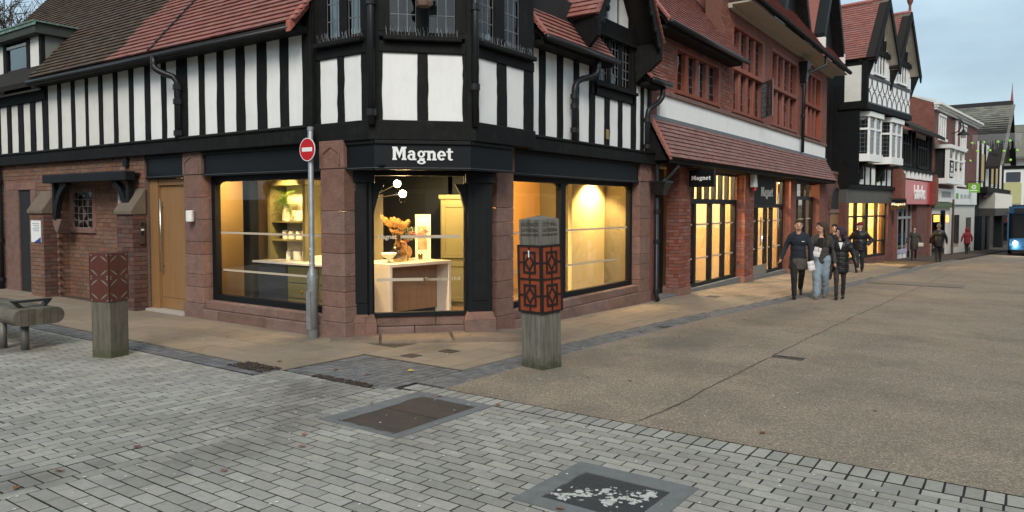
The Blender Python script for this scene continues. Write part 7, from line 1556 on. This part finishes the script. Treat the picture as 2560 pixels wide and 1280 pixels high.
t, M, h = person('young woman in a charcoal jacket and pale jeans with long brown hair', 16.75, 3.45, 188, 1.65, olive, jean, mat('canvas_shoe', (.05, .05, .055), .7, .3, 30, .1, col2=(.5, .5, .48), f2=.6), brn, ((.10, 0), (-.10, .03)), (((.05, -.14, .66), (.15, -.05, .66)), ((-.03, .145, .64), (.03, .165, .47))), -62, topz=.50, legw=1.22, long=.15)
MB().prism([M @ (Vector((.086, -.035, .80)) * h), M @ (Vector((.086, .03, .80)) * h), M @ (Vector((.098, .025, .66)) * h), M @ (Vector((.098, -.02, .66)) * h)], M.to_3x3() @ Vector((.012, 0, 0))).build('black_top', blk1, t); MB().ell(M @ (Vector((.060, 0, .80)) * h), (.032, .05, .05), 10, 8).build('neckline', M_skin, t)
sheet_paper('white paper held up by the young woman in pale jeans', M, h, (.185, -.04, .62), -16, .085, .12)
person('person in a black hooded padded coat, black tights and white collar', 16.9, 3.10, 192, 1.53, puff, tight, leath, dkb, ((.12, .015), (-.09, .01)), (((-.02, -.165, .64), (.02, -.19, .47)), ((.0, .175, .64), (.05, .215, .46))), -58, topz=.40, bulk=1.2, legw=.78, hood=purp, scarf=M_letter)
person('man in a burgundy beanie and black puffer coat with hands in pockets', 27.2, 4.38, 186, 1.70, puff, cloth('dark_denim', (.022, .026, .034)), leath, grh, ((.10, 0), (-.08, .02)), (((-.05, -.21, .65), (.07, -.15, .55)), ((-.05, .21, .65), (.07, .15, .55))), -55, topz=.46, bulk=1.25, hat=redc, vox=.016)
person('dark haired person half hidden behind the young woman in jeans', 23.2, 4.42, 184, 1.62, blk1, blk1, leath, dkb, ((.12, 0), (-.12, .03)), vox=.016)
t, M, h = person('woman in a knee length dark grey coat carrying a white bag', 39.3, 3.98, 186, 1.60, cloth('dark_coat', (.05, .047, .045)), blk1, leath, brn, ((.12, 0), (-.10, .02)), topz=.33, bulk=1.08, legw=.8, vox=.018)
o = MB().box(-.05, .05, -.11, .11, -.09, .08).xf(M @ Matrix.Translation((.14, .28, .76))).build('handbag', M_chalk, None, bevel=.02); tag(o, 'small white bag held by the woman in the grey coat', 'bag')
person('grey haired man in a black jacket walking away up the street', 38.1, 2.88, 8, 1.74, puff, blk1, leath, grh, ((.08, 0), (-.07, .01)), topz=.44, bulk=1.15, vox=.018)
person('person in a hooded burgundy coat walking away past the pale shops', 51.5, 2.42, 20, 1.56, redc, blk1, leath, brn, ((.10, 0), (-.06, .01)), topz=.42, bulk=1.18, legw=.85, hood=redc, vox=.02)
mn = person('shop mannequin in a red top standing in the far display window', 65.5, 2.05, 186, 1.65, mat('red_top', (.45, .01, .015), .7, .1, 9, 0), blk1, leath, M_chalk, ((.02, 0), (-.02, 0)), topz=.46, vox=.025)[0]; mn['category'] = 'mannequin'; mn.name = 'mannequin'
bpy.data.scenes.remove(TMP)
